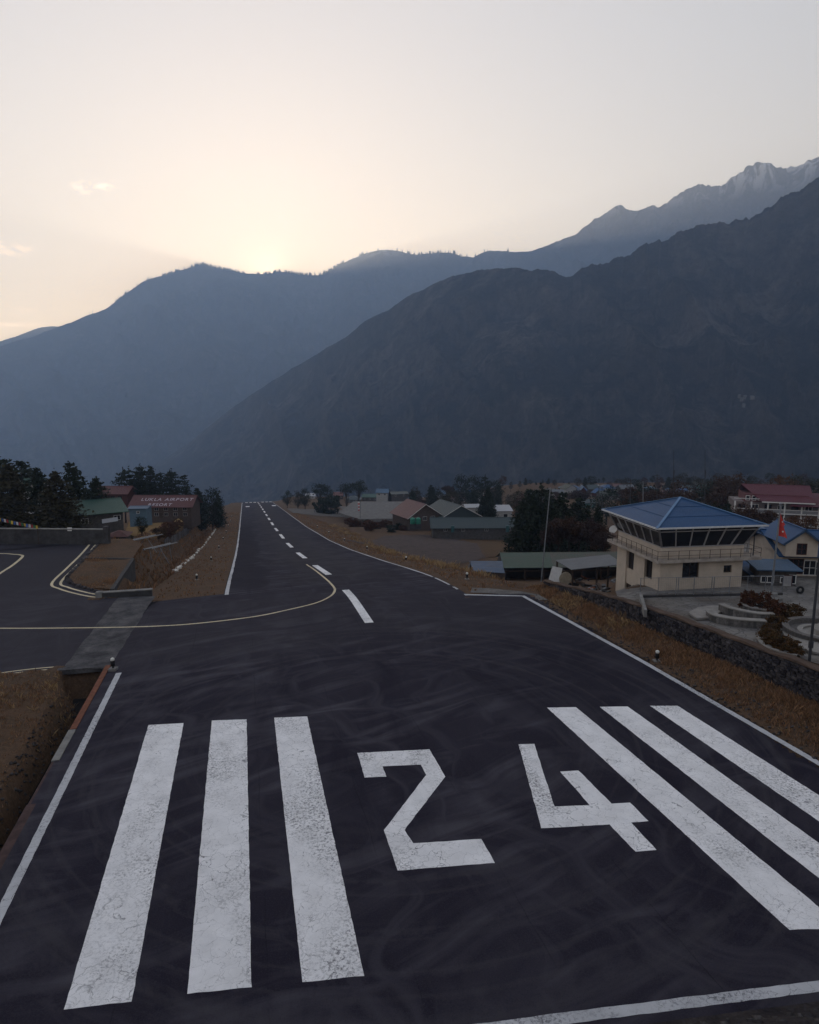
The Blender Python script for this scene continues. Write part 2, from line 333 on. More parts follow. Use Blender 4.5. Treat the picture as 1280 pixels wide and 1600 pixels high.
# ------------------------------------------------------------------ terrain
TWR, TNR, TNL, TWL = 24.0, 18.43, -2.0, -8.0        # right edge of the wide pad, right / left edge of the runway proper, left edge of the pad
S_END, S_FAR = 12.9, 490.0
def t_wall(s): return np.interp(s, [0, 25.8, 52.7, 80], [29.2, 27.5, 25.8, 24.2])
RYT = np.array([-50, 54, 56, 60, 68, 75, 84, 90, 105, 135, 170, 200, 240, 280, 340, 400, 470, 520, 800, 1500, 3000])
RZT = np.array([1.5, 0, -2.2, -4.1, -5.0, -5.9, -7.5, -8.6, -11, -16, -20, -23, -28.5, -35, -35.3, -38, -40, -52, -260, -640, -700.])
LST = np.array([-50, 92, 96, 103, 115, 150, 180, 220, 250, 300, 400, 490, 520, 800, 1500, 3000])
LZT = np.array([1.4, -2.6, -3.0, -4.6, -6.6, -11, -15.4, -21.6, -26.4, -34, -46, -57, -66, -280, -640, -700.])
def ground(x, y, paved=True):
    x = np.asarray(x, float); y = np.asarray(y, float)
    s, t = xy2st(x, y); zr = prof(np.minimum(s, 558)); pl = -SLOPE * s
    n = (fbm(x * .22, y * .22, 4, 5) - .5)
    big = (fbm(x * .02, y * .02, 3, 9) - .5)
    # ---- right side
    zc = 1.45 - .05 * (s - 28); zc = zc - .95 * sstep(42, 52, s) * (1 - sstep(t_wall(s) + 1.5, t_wall(s) + 5.5, t)) - 2.0 * sstep(46.5, 51.0, s) * (1 - sstep(18.6, 19.8, x))
    zt = np.interp(y, RYT, RZT) + big * np.interp(y, [60, 130, 300], [0, 2, 3]) * sstep(30, 70, t) - 10 * sstep(260, 450, y) * (1 - sstep(.02, .20, x / np.maximum(y, 1)))
    w2 = sstep(25, 31, x) * (1 - sstep(72, 100, y)); zt = zt * (1 - w2) + (.1 - .07 * (y - 54)) * w2
    zR = np.where(y < 54, zc, zt); bl = sstep(53, 55.5, y); zR = zc * (1 - bl) + zt * bl
    tw = t_wall(s)
    bank = zr + .75 * sstep(24.45, 26.7, t) + n * .35 * sstep(24.5, 25.3, t)
    near = np.where(t > tw + .25, np.minimum(zc, 1.6), bank)
    w = sstep(TNR + 2.2, TNR + 15, t)
    far = (zr - .06) * (1 - w) + zR * w + n * .5 * sstep(TNR + .8, TNR + 3, t)
    q = sstep(53.0, 58.5, s)
    right = near * (1 - q) + far * q
    # ---- left side
    zL = np.interp(s, LST, LZT) + big * np.interp(s, [95, 150, 300], [0, 1.5, 3])
    ditch = zr - 1.35
    verge = zr - .06 + n * .18 * sstep(-2.6, -3.4, t)
    a = sstep(-9.2, -10.8, t); zl = verge * (1 - a) + ditch * a
    e0 = np.interp(s, [60, 78, 95, 130, 490], [-10.3, -10.3, -11.0, -13.0, -12]); e1 = np.interp(s, [60, 70, 80, 95, 130, 490], [-12.2, -12.2, -15.5, -18.5, -17.5, -16])
    b = np.clip((e0 - t) / (e0 - e1), 0, 1); b = b * b * (3 - 2 * b)
    lf = zl * (1 - b) + zL * b + n * .4 * sstep(-9.5, -11, t)
    # apron, taxiway: flat ; near patch with drain
    dch = sstep(-8.15, -8.55, t) * (1 - sstep(np.interp(s, [30, 40, 43], [9.5, 9.7, 10.9]), np.interp(s, [30, 40, 43], [10.3, 10.9, 11.5]), -t))
    ln = np.where((t > -9.3) & (s > 50), np.minimum(zr, pl) - .06, pl) + .12 * sstep(-11, -13, t) + n * .3 * sstep(-11.5, -12.5, t) - 1.9 * dch * sstep(43.7, 42.6, s)
    r_ = sstep(61.2, 61.9, s); left = ln * (1 - r_) + lf * r_
    flat = (t < e1) & (s < 92)
    left = np.where(flat & (s > 60), pl + n * .25, left)
    z = np.where(t > 8, right, left)
    # beyond the runway end: drop into the valley
    drop = np.maximum(0, s - 496)
    mid = (t > -19) & (t < 36)
    z = np.where(mid & (drop > 0), np.minimum(z, -55.6 - drop * .75), z)
    z = np.maximum(z, -700)
    # the hillside under the camera
    ee = np.interp(t, [-60, 5, 15, 60], [12.9, 12.85, 11.75, 6.9])
    hs = np.clip((ee - s), 0, 15)
    z = z + np.where(hs > 0, hs * .93 + n * .8 * np.clip(hs, 0, 1), 0)
    if paved:
        es = np.interp(t, [-60, 5, 15, 60], [13.3, 13.4, 12.3, 7.4])
        ins = (t > TNL + .5) & (t < TNR - .5) & (s > es - .42) & (s < 489)
        ins |= (t > TWL - .1) & (t < TWR - .5) & (s > es - .42) & (s < 53)
        ins |= (t > -100) & (t < TNL + 1) & (s > 44.2) & (s < 60.6)
        ins |= (t < -11.9) & (t > -100) & (s > np.interp(t, [-30, -24, -18, -12], [41.2, 42.2, 43.0, 43.6])) & (s < 60.6)
        isl = (t < -13.6) & (s > 44.6) & (s < 92) & (t > -100)
        z = np.where(ins, np.minimum(z, np.minimum(zr, pl)) - .35, z); z = np.where(isl & ~ins, np.minimum(z, pl) - .3, z)
    return z
def gz(x, y): return float(ground(np.array([x]), np.array([y]))[0])
def on_ground(px, py, y0=16.0, y1=700.0):
    """photo pixel -> first point of the terrain along that ray"""
    d = pixray(px, py); k = np.geomspace(y0, y1, 2500) / d.y
    X = d.x * k; Y = d.y * k; Z = HCAM + d.z * k; i = int(np.argmax(Z < ground(X, Y, False)))
    return Vector((X[i], Y[i], Z[i]))

def build_terrain():
    ys = [-45.0]
    while ys[-1] < 2600:
        y = ys[-1]; ys.append(y + max(.45, .013 * max(y, 0)) if y < 560 else y * 1.07)
    ys = np.array(ys)
    # columns share a fan so that the near ground is finer
    a = np.concatenate([np.linspace(-1.75, -.95, 40)[:-1], np.linspace(-.95, .95, 420), np.linspace(.95, 1.75, 40)[1:]])
    Y = np.repeat(ys[:, None], len(a), 1); X = a[None, :] * (np.maximum(Y, -8) + 22.0)
    Z = ground(X, Y)
    V = np.stack([X, Y, Z], -1).reshape(-1, 3)
    o = np_mesh('terrain', V, grid_faces(len(ys), len(a)), M_GROUND, smooth=True)
    return structure(o)
build_terrain()

# ------------------------------------------------------------------ mountains
def crest_fn(pts):
    az = []; el = []
    for px, py in pts:
        d = pixray(px, py); az.append(math.atan2(d.x, d.y)); el.append(d.z / math.hypot(d.x, d.y))
    return np.array(az), np.array(el)
def mountain(name, pts, lo, hi, dist, base_r, base_z, seed, amp, jag, power=1.25, ncol=900, nrow=110):
    az0, el0 = crest_fn(pts)
    az0 = np.concatenate([[a for a, e in lo], az0, [a for a, e in hi]]); el0 = np.concatenate([[e for a, e in lo], el0, [e for a, e in hi]])
    A = np.concatenate([np.linspace(-1.35, -.60, 60)[:-1], np.linspace(-.60, .60, ncol), np.linspace(.60, 1.35, 60)[1:]])
    el = np.interp(A, az0, el0); ag = np.linspace(-1.6, 1.6, 1601); rg = np.interp(ag, [d[0] for d in dist], [d[1] for d in dist]); kk = np.hanning(161); kk /= kk.sum(); rg = np.convolve(np.pad(rg, 80, mode='edge'), kk, 'valid'); rc = np.interp(A, ag, rg)
    jg = (fbm(A * 60, A * 0, 5, seed + 50, .55) - .5) * 2
    jg2 = (fbm(A * 260, A * 0 + 3, 3, seed + 70, .6) - .5)
    zc = HCAM + el * rc + jg * np.interp(A, [j[0] for j in jag], [j[1] for j in jag]) + jg2 * np.interp(A, [j[0] for j in jag], [j[1] for j in jag]) * .6
    br = np.minimum(np.full_like(A, base_r), rc - 900)
    T = np.concatenate([np.linspace(0, 1, nrow), np.linspace(1, 1.5, 22)[1:]])[:, None]
    R = br + (rc - br) * T
    up_ = np.clip(T, 0, 1)
    Zf = base_z + (zc - base_z) * up_ ** power
    Zb = zc - (T - 1) * (rc - br) * .9
    Z = np.where(T <= 1, Zf, Zb)
    X = np.sin(A) * R; Y = np.cos(A) * R
    rid = fbm(X / 620.0, Y / 620.0 + Z / 900.0, 6, seed, .52, True) - .55
    # spurs that run down the fall line
    sp = fbm((A * rc + .8 * Z) / 420.0, (R - .5 * Z) / 1500.0, 5, seed + 20, .5, True) - .55
    env = np.clip(up_ * 6, 0, 1) * np.clip((1 - up_) * 7, 0, 1); env = np.where(T > 1, np.clip((T - 1) * 5, 0, 1), env)
    dv = (rid * .9 + sp * 1.0 + (fbm(X / 150.0, Y / 150.0 + Z / 160.0, 4, seed + 90, .55, True) - .55) * .35) * amp * env
    R2 = R - dv * 1.1
    X = np.sin(A) * R2; Y = np.cos(A) * R2; Z = Z + dv * .35
    # back side goes down to the valley floor again
    V = np.stack([X, Y, np.maximum(Z, -720)], -1).reshape(-1, 3)
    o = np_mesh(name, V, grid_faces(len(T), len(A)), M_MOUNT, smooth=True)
    return structure(o), A, zc, rc
RA = math.radians
CREST_A = [(180, 770), (240, 728), (300, 688), (352, 645), (400, 612), (450, 580), (500, 550), (540, 527), (572, 500), (606, 484), (640, 462), (670, 447), (700, 433), (740, 424), (780, 418), (815, 419),
           (850, 423), (880, 429), (896, 431), (908, 420), (925, 414), (950, 411), (965, 402), (985, 397), (1010, 379), (1040, 373), (1070, 363), (1100, 352), (1130, 347), (1160, 345), (1178, 335), (1200, 327), (1222, 309), (1250, 297), (1280, 277)]
CREST_B = [(0, 541), (25, 533), (50, 527), (75, 516), (100, 508), (128, 496), (155, 487), (168, 481), (186, 466), (205, 453), (222, 441), (240, 434), (262, 429), (285, 422), (303, 416), (318, 413), (335, 418), (350, 421), (375, 426),
           (400, 428), (420, 428), (438, 424), (455, 427), (480, 430), (500, 430), (520, 420), (540, 409), (565, 398), (590, 391), (605, 390), (625, 393), (650, 398), (680, 396), (700, 394), (720, 400), (740, 402), (752, 395), (765, 391), (785, 393),
           (805, 394), (830, 393), (850, 385), (868, 378), (890, 371), (905, 360), (925, 347), (945, 331), (965, 320), (978, 324), (990, 328), (1003, 327), (1015, 323), (1028, 326), (1042, 319), (1052, 309), (1070, 300), (1085, 296), (1098, 289), (1110, 291), (1125, 286),
           (1140, 279), (1152, 272), (1165, 264), (1180, 256), (1192, 254), (1210, 258), (1225, 260), (1245, 259), (1252, 256), (1265, 247), (1280, 240)]
CREST_C = [(0, 534), (20, 527), (40, 520), (62, 512), (85, 510), (120, 512), (160, 512)]
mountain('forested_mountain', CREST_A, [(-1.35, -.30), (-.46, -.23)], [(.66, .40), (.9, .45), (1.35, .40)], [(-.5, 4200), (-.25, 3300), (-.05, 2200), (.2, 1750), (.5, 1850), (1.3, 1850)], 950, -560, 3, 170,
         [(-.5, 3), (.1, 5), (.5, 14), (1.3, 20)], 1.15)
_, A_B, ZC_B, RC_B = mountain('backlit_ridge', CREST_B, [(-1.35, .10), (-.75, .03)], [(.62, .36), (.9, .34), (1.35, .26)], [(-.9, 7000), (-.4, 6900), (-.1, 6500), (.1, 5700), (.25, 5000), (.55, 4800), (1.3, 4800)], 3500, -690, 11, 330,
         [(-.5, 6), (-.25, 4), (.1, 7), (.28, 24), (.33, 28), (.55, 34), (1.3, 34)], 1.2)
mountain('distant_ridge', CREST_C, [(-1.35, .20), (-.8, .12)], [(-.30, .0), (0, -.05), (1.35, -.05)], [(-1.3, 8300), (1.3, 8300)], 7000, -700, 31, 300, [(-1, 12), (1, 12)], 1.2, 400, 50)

def ridge_trees():
    """little firs standing on the skyline of the backlit ridge"""
    rng = np.random.default_rng(4); V = []; Fc = []
    crowd = lambda a: np.interp(a, [-.56, -.40, -.385, -.30, -.24, -.10, -.06, .0, .12, .14], [.1, .15, .8, 1, 1, 1, .6, .3, .25, 0])
    for i in range(1500):
        a = rng.uniform(-.56, .14)
        if rng.random() > crowd(a): continue
        if vnoise(np.array([a * 90]), np.array([1.0]), 8)[0] < .38 and rng.random() < .8: continue
        r = np.interp(a, A_B, RC_B) + rng.uniform(-20, 25); z = np.interp(a, A_B, ZC_B) - 8; h = rng.uniform(16, 34); w = h * rng.uniform(.16, .26)
        x0, y0 = math.sin(a) * r, math.cos(a) * r; k = len(V)
        for j in range(5): V.append((x0 + w * math.cos(j * 1.2566), y0 + w * math.sin(j * 1.2566), z + 3))
        V.append((x0, y0, z + h + 6)); V.append((x0, y0, z - 10))
        for j in range(5): Fc.append((k + j, k + (j + 1) % 5, k + 5)); Fc.append((k + (j + 1) % 5, k + j, k + 6))
    o = np_mesh('ridge_forest', np.array(V), np.array(Fc), mat('far_fir', (.02, .028, .02), .95, .3, .05))
    stuff(o, 'row of tiny dark firs along the backlit ridge skyline', 'forest')
ridge_trees()

# ------------------------------------------------------------------ haze
def haze():
    x0, x1, y0, y1, z0, z1 = -9000, 9000, -900, 9000, -725, 2150
    v = [(x0, y0, z0), (x1, y0, z0), (x1, y1, z0), (x0, y1, z0), (x0, y0, z1), (x1, y0, z1), (x1, y1, z1), (x0, y1, z1)]
    f = [(0, 3, 2, 1), (4, 5, 6, 7), (0, 1, 5, 4), (1, 2, 6, 5), (2, 3, 7, 6), (3, 0, 4, 7)]
    m = bpy.data.materials.new('haze_air'); m.use_nodes = True; nt = m.node_tree
    for n_ in list(nt.nodes):
        if n_.type != 'OUTPUT_MATERIAL': nt.nodes.remove(n_)
    pv = nt.nodes.new('ShaderNodeVolumePrincipled'); pv.inputs['Density'].default_value = HAZE_D; pv.inputs['Color'].default_value = (*HAZE_C, 1); pv.inputs['Absorption Color'].default_value = (.3, .3, .3, 1); pv.inputs['Anisotropy'].default_value = HAZE_G
    nt.links.new(pv.outputs[0], nt.nodes['Material Output'].inputs['Volume'])
    o = mesh_obj('haze', v, f, m); stuff(o, 'pale blue evening haze filling the valley air', 'haze')
HAZE_D, HAZE_C, HAZE_G = 1.9e-4, (.46, .65, 1.0), .42
haze()

# ------------------------------------------------------------------ runway, apron and markings
def strip(name, segs, z_off, material, parent=None, skirt=0.0):
    """segs: list of (s, t0, t1) ; a sheet following the runway profile"""
    V = []; Fc = []
    for s, t0, t1 in segs:
        for t in np.linspace(t0, t1, 9):
            x, y = st2xy(s, t); V.append((x, y, float(prof(s)) + z_off))
    n = len(segs)
    for i in range(n - 1):
        for j in range(8): Fc.append((i * 9 + j, i * 9 + j + 1, i * 9 + 10 + j, i * 9 + 9 + j))
    return mesh_obj(name, V, Fc, material, parent)
def end_s(t): return float(np.interp(t, [-60, 5, 15, 60], [13.3, 13.4, 12.3, 7.4]))
def build_runway():
    V = []; Fc = []
    # pad: columns in t, rows between the curved near end and s = 53
    rows = []
    ts = np.linspace(TWL - .75, TWR + .38, 40)
    for k in np.linspace(0, 1, 18):
        rows.append([(end_s(t) - .5 + (S_MID - end_s(t) + .5) * k, t) for t in ts])
    nc = len(ts)
    for r in rows:
        for s, t in r:
            x, y = st2xy(s, t); V.append((x, y, float(prof(s))))
    for i in range(len(rows) - 1):
        for j in range(nc - 1): Fc.append((i * nc + j, i * nc + j + 1, (i + 1) * nc + j + 1, (i + 1) * nc + j))
    k0 = len(V)
    ss = np.concatenate([[S_MID, 52.8], np.arange(54, S_FAR + 1, 2.0)])
    for s in ss:
        tl = TWL - .75 if s <= 61 else TNL - .2; tr = TWR + .38 if s < 53 else TNR + .12
        for t in np.linspace(tl, tr, 12):
            x, y = st2xy(s, t); V.append((x, y, float(prof(s))))
    for i in range(len(ss) - 1):
        for j in range(11): Fc.append((k0 + i * 12 + j, k0 + i * 12 + j + 1, k0 + i * 12 + 13 + j, k0 + i * 12 + 12 + j))
    return structure(mesh_obj('runway', V, Fc, M_ASPH, smooth=True))
S_MID = 44.0
RUNWAY = build_runway()
def plane_poly(name, pts, dz, material, parent, pixels=True, conv=None):
    P3 = []
    for p in pts:
        if pixels: v = on_plane(*p)
        else:
            x, y = st2xy(*p); v = Vector((x, y, float(-SLOPE * p[0])))
        P3.append((v.x, v.y, v.z + dz))
    bm = bmesh.new(); f = bm.faces.new([bm.verts.new(p) for p in P3]); f.normal_update()
    if f.normal.z < 0: f.normal_flip()
    bmesh.ops.triangulate(bm, faces=bm.faces[:]); me = bpy.data.meshes.new(name); bm.to_mesh(me); bm.free(); me.materials.append(material)
    o = bpy.data.objects.new(name, me); C.objects.link(o)
    if parent is not None: o.parent = parent
    return o
def jag_edges(pts, step=.5, amp=.012, seed=1):
    """subdivide an (s,t) outline and rough its edges like hand-rolled paint"""
    rng = random.Random(seed); out = []
    for i, (a, b) in enumerate(zip(pts, pts[1:] + pts[:1])):
        L = math.hypot(b[0] - a[0], b[1] - a[1]); n = max(1, int(L / step))
        for k in range(n):
            q = k / n; out.append((a[0] + (b[0] - a[0]) * q + rng.uniform(-amp, amp), a[1] + (b[1] - a[1]) * q + rng.uniform(-amp, amp)))
    return out
def to_st(p):
    v = on_plane(*p); return tuple(float(c) for c in xy2st(v.x, v.y))
DZ = .006
def marking(name, pts, material, seed, dz=DZ, pixels=True):
    st = [to_st(p) for p in pts] if pixels else pts
    return plane_poly(name, jag_edges(st, .25, .011, seed), dz, material, RUNWAY, pixels=False)
def build_markings():
    # threshold bars
    for i, q in enumerate([[(232, 1133), (287, 1130), (206, 1565), (100, 1578)], [(331, 1126), (385.5, 1124), (393, 1543), (292.5, 1553)], [(428.5, 1121.5), (480, 1119.5), (569, 1525), (472.5, 1535.5)]]):
        marking('threshold_stripe', q, M_WHITE, 10 + i)
    for i, (a, b) in enumerate([((855, 1106), (900, 1105)), ((937, 1104.5), (981, 1104)), ((1016, 1103), (1059, 1103))]):
        s0, t0 = to_st(a); s1, t1 = to_st(b); e = 14.45 - .3 * i
        marking('threshold_stripe', [(s0, t0), (s1, t1), (e - .35, t1 + .25), (e, t0 + .12)], M_WHITE, 20 + i, pixels=False)
    marking('numeral_two', [(558.5, 1176.5), (671, 1171), (696, 1213.5), (632, 1297), (646, 1318), (752.5, 1311), (773.5, 1348.5), (621.5, 1360.5), (600, 1297.5), (666, 1211), (657.5, 1195), (597.5, 1197.5), (604, 1213.5), (570, 1215)], M_WHITE, 31)
    marking('numeral_four', [(810.5, 1163), (835, 1162.5), (866.5, 1260.5), (921.5, 1258), (875.5, 1206), (904, 1204), (956, 1256), (985, 1254.5), (1013.5, 1283.5), (986, 1285.5), (1026.5, 1328.5), (993, 1331), (952.5, 1288.5), (846, 1294.5)], M_WHITE, 32)
    # edge lines of the pad
    l0 = to_st((180, 1052)); l1 = to_st((188.5, 1052)); w = l1[1] - l0[1]
    marking('edge_line', [(l0[0], -8.0), (l0[0], -8.0 + w), (12.9, -8.0 + w), (12.9, -8.0)], M_LINE, 33, pixels=False)
    rl = [(13.0, 24.0), (22.4, 24.05), (35.2, 23.85), (44, 23.45), (52.1, 23.05)]
    marking('edge_line', [(s, t - .18) for s, t in rl] + [(s, t + .16) for s, t in rl[::-1]], M_LINE, 34, pixels=False)
    marking('edge_line', [(52.0, 23.2), (52.3, 23.2), (54.2, 18.3), (53.8, 18.3)], M_LINE, 35, pixels=False)
    en = [(end_s(t) + .06, float(t)) for t in np.linspace(3, 24, 12)]
    marking('end_line', [(s, t) for s, t in en] + [(s + .33, t) for s, t in en[::-1]], M_LINE, 36, pixels=False)
    # sloping part: follows the profile
    rng = random.Random(5)
    def sheet(name, segs, m, dz=DZ): return strip(name, segs, dz, m, RUNWAY)
    sheet('edge_line', [(s, TNR - .14 + rng.uniform(-.04, .04), TNR + .1) for s in np.arange(53.7, 489, 3)], M_LINE)
    sheet('edge_line', [(s, TNL - .12, TNL + .2 + rng.uniform(-.05, .05)) for s in np.arange(61.4, 489, 3)], M_LINE)
    s0 = 73.0
    sheet('centreline_dash', [(s, 8.37 + .07 * (60 - s) / 12 - .02, 9.02 + .07 * (60 - s) / 12) for s in np.arange(48.0, 59.9, .9)], M_WHITE)
    while s0 < 470:
        sheet('centreline_dash', [(s, 8.42, 9.15) for s in np.linspace(s0, s0 + 15.5, 12)], M_WHITE); s0 += 30.2
    # far threshold bars
    for t in (0.2, 3.0, 5.8, 11.2, 14.0, 16.6): sheet('threshold_stripe', [(s, t, t + 1.7) for s in np.linspace(474, 487, 6)], M_WHITE)
    for t in (.3, 15.3): sheet('touchdown_mark', [(s, t, t + 2.2) for s in np.linspace(392, 404, 5)], M_WHITE)
def polyline(name, pts, w, m, parent, seed=0, dz=DZ + .003, st=False, zf=None):
    """ribbon of width w through (s,t) points"""
    P = [(a if st else to_st(a)) for a in pts]
    # Catmull-Rom smoothing
    Q = []
    for i in range(len(P) - 1):
        p0 = P[max(i - 1, 0)]; p1 = P[i]; p2 = P[i + 1]; p3 = P[min(i + 2, len(P) - 1)]
        for k in range(8):
            q = k / 8
            Q.append(tuple(.5 * ((2 * p1[c]) + (-p0[c] + p2[c]) * q + (2 * p0[c] - 5 * p1[c] + 4 * p2[c] - p3[c]) * q * q + (-p0[c] + 3 * p1[c] - 3 * p2[c] + p3[c]) * q ** 3) for c in (0, 1)))
    Q.append(P[-1]); V = []; Fc = []
    for i, p in enumerate(Q):
        a = Q[max(i - 1, 0)]; b = Q[min(i + 1, len(Q) - 1)]; dx, dy = b[0] - a[0], b[1] - a[1]; L = math.hypot(dx, dy) or 1
        nx, ny = -dy / L * w / 2, dx / L * w / 2
        for sg in (-1, 1):
            s, t = p[0] + sg * nx, p[1] + sg * ny; x, y = st2xy(s, t)
            V.append((x, y, float(zf(s) if zf else (prof(s) if t > -12 else -SLOPE * s)) + dz))
        if i: k = 2 * i; Fc.append((k - 2, k - 1, k + 1, k))
    return mesh_obj(name, V, Fc, m, parent)
build_markings()
def on_profile(px, py):
    d = pixray(px, py); k = np.geomspace(14, 600, 4000) / d.y; X, Y, Z = d.x * k, d.y * k, HCAM + d.z * k
    s = UX * X + UY * Y; i = int(np.argmax(Z < prof(s))); return (float(s[i]), float(UY * X[i] - UX * Y[i]))
# apron and taxiway on the left
M_APRON = M_ASPH
def build_apron():
    isl = ISLAND
    outer = [(43.6, -8.75), (61.0, -8.75), (61.0, -11.9)] + isl + [(92.2, -17.3), (97.0, -38.0), (110, -100), (60, -100), (44.2, -100)] + [to_st(p) for p in [(-60, 1071), (0, 1060), (50, 1052), (98, 1047)]]
    ap = plane_poly('apron', outer, 0.0, M_APRON, None, pixels=False)
    structure(ap)
    return ap
ISLAND = [to_st(p) for p in [(172, 929), (140, 922), (118, 915), (101, 907), (108, 897), (128, 876), (146, 857), (160, 843)]]
APRON = build_apron()
def apron_lines():
    polyline('taxi_line', [on_profile(*p) for p in [(479, 882), (491, 890), (502.5, 899), (511, 906), (518, 913), (522, 918), (523.4, 922), (519.7, 929), (509, 936), (490, 943.4), (449, 953.4), (402.5, 963), (340, 971), (275, 977), (200, 980), (100, 981.5), (0, 982), (-150, 982)]],
             .21, M_YELLOW, RUNWAY, st=True)
    def dbl(pts, off, w=.15):
        P = [to_st(p) for p in pts]
        for k in (-.5, .5):
            Q = []
            for i, p in enumerate(P):
                a = P[max(i - 1, 0)]; b = P[min(i + 1, len(P) - 1)]; dx, dy = b[0] - a[0], b[1] - a[1]; L = math.hypot(dx, dy)
                Q.append((p[0] - dy / L * off * k, p[1] + dx / L * off * k))
            polyline('apron_edge_line', Q, w, M_YELLOW, APRON, st=True)
    dbl([(148, 847), (132, 866), (110, 888), (88, 911), (100, 919), (124, 926), (150, 931), (188, 934)], .75, .24)
    dbl([(-40, 1061), (0, 1053.5), (50, 1047), (97, 1043)], .4, .14)
    polyline('stand_line', [(-60, 866), (0, 865), (20, 866), (31, 867), (35, 870), (20, 883), (0, 896), (-40, 925)], .3, M_YELLOW, APRON)
    polyline('stand_line', [(-60, 840), (0, 841), (60, 843), (128, 845)], .35, M_LINE, APRON)
    for k in range(14): marking('stand_dash', [(68 - k * 8 - 5.2, 845.2), (68 - k * 8, 845.2), (68 - k * 8 - 2, 847.2), (68 - k * 8 - 7, 847.2)], M_LINE, 60 + k).parent = APRON
    marking('stand_arrow', [(89, 847), (95, 847), (93, 849.3), (91, 848)], M_LINE, 90).parent = APRON
apron_lines()

# ------------------------------------------------------------------ mesh builder and thing helpers
class MB:
    def __init__(self): self.v = []; self.f = []
    def add(self, vs, fs):
        k = len(self.v); self.v += [tuple(p) for p in vs]; self.f += [tuple(i + k for i in q) for q in fs]; return self
    def box(self, x0, x1, y0, y1, z0, z1):
        return self.add([(x0, y0, z0), (x1, y0, z0), (x1, y1, z0), (x0, y1, z0), (x0, y0, z1), (x1, y0, z1), (x1, y1, z1), (x0, y1, z1)],
                        [(0, 3, 2, 1), (4, 5, 6, 7), (0, 1, 5, 4), (1, 2, 6, 5), (2, 3, 7, 6), (3, 0, 4, 7)])
    def slab(self, quad, th):
        """panel with real thickness: quad lies on the upper side, th goes against its normal"""
        q = [Vector(p) for p in quad]; n = (q[1] - q[0]).cross(q[-1] - q[0]).normalized(); m = len(q)
        vs = q + [p - n * th for p in q]
        fs = [tuple(range(m)), tuple(range(2 * m - 1, m - 1, -1))] + [(i, i + m, (i + 1) % m + m, (i + 1) % m) for i in range(m)]
        return self.add(vs, fs)
    def tube(self, p0, p1, r0, r1=None, n=8):
        p0 = Vector(p0); p1 = Vector(p1); r1 = r0 if r1 is None else r1
        d = (p1 - p0).normalized(); a = d.orthogonal().normalized(); b = d.cross(a); vs = []
        for p, r in ((p0, r0), (p1, r1)):
            for i in range(n):
                t = 2 * math.pi * i / n; vs.append(p + a * (r * math.cos(t)) + b * (r * math.sin(t)))
        fs = [(i, (i + 1) % n, n + (i + 1) % n, n + i) for i in range(n)] + [tuple(range(n - 1, -1, -1)), tuple(range(n, 2 * n))]
        return self.add(vs, fs)
    def bar(self, p0, p1, w, h):
        """rectangular bar between two points"""
        p0 = Vector(p0); p1 = Vector(p1); d = (p1 - p0).normalized(); up = Vector((0, 0, 1)) if abs(d.z) < .95 else Vector((0, 1, 0))
        a = d.cross(up).normalized() * (w / 2); b = a.cross(d).normalized() * (h / 2)
        vs = [p + s1 * a + s2 * b for p in (p0, p1) for s1, s2 in ((-1, -1), (1, -1), (1, 1), (-1, 1))]
        return self.add(vs, [(0, 1, 2, 3), (7, 6, 5, 4), (0, 4, 5, 1), (1, 5, 6, 2), (2, 6, 7, 3), (3, 7, 4, 0)])
    def lathe(self, prof_, n=16, c=(0, 0, 0)):
        vs = [(c[0] + r * math.cos(2 * math.pi * i / n), c[1] + r * math.sin(2 * math.pi * i / n), c[2] + z) for r, z in prof_ for i in range(n)]
        fs = [(j * n + i, j * n + (i + 1) % n, (j + 1) * n + (i + 1) % n, (j + 1) * n + i) for j in range(len(prof_) - 1) for i in range(n)]
        fs += [tuple(range(n - 1, -1, -1)), tuple(range((len(prof_) - 1) * n, len(prof_) * n))]
        return self.add(vs, fs)
    def wall(self, o, u, n_, Wd, H, opens, th):
        """upright wall panel from o along u (unit), thickness th against n_ (outer normal), with rectangular openings (u0,u1,z0,z1)"""
        o = Vector(o); u = Vector(u); n_ = Vector(n_)
        xs = sorted({0.0, Wd, *[a for q in opens for a in q[:2]]})
        def blk(a, b, z0, z1):
            if b - a < 1e-4 or z1 - z0 < 1e-4: return
            P = [o + u * a, o + u * b, o + u * b - n_ * th, o + u * a - n_ * th]
            self.add([p + Vector((0, 0, z)) for z in (z0, z1) for p in P], [(0, 3, 2, 1), (4, 5, 6, 7), (0, 1, 5, 4), (1, 2, 6, 5), (2, 3, 7, 6), (3, 0, 4, 7)])
        for a, b in zip(xs, xs[1:]):
            z = 0.0
            for q in sorted([q for q in opens if q[0] <= a + 1e-6 and q[1] >= b - 1e-6], key=lambda q: q[2]):
                blk(a, b, z, q[2]); z = q[3]
            blk(a, b, z, H)
        return self
    def mesh(self, name, m, smooth=False):
        me = bpy.data.meshes.new(name); me.from_pydata(self.v, [], self.f); me.update()
        bm = bmesh.new(); bm.from_mesh(me); bmesh.ops.recalc_face_normals(bm, faces=bm.faces[:]); bm.to_mesh(me); bm.free()
        if m is not None: me.materials.append(m)
        if smooth: me.polygons.foreach_set('use_smooth', [True] * len(me.polygons))
        return me
    def build(self, name, m, parent=None, smooth=False):
        o = bpy.data.objects.new(name, self.mesh(name, m, smooth)); C.objects.link(o)
        if parent is not None: o.parent = parent
        return o
def thing(name, label, cat, loc=(0, 0, 0), rz=0.0, group=None):
    o = bpy.data.objects.new(name, None); o.empty_display_size = .3; C.objects.link(o); o.location = loc; o.rotation_euler = (0, 0, rz)
    return tag(o, label, cat, group)
def kids(o): return [c for c in bpy.data.objects if c.parent == o]
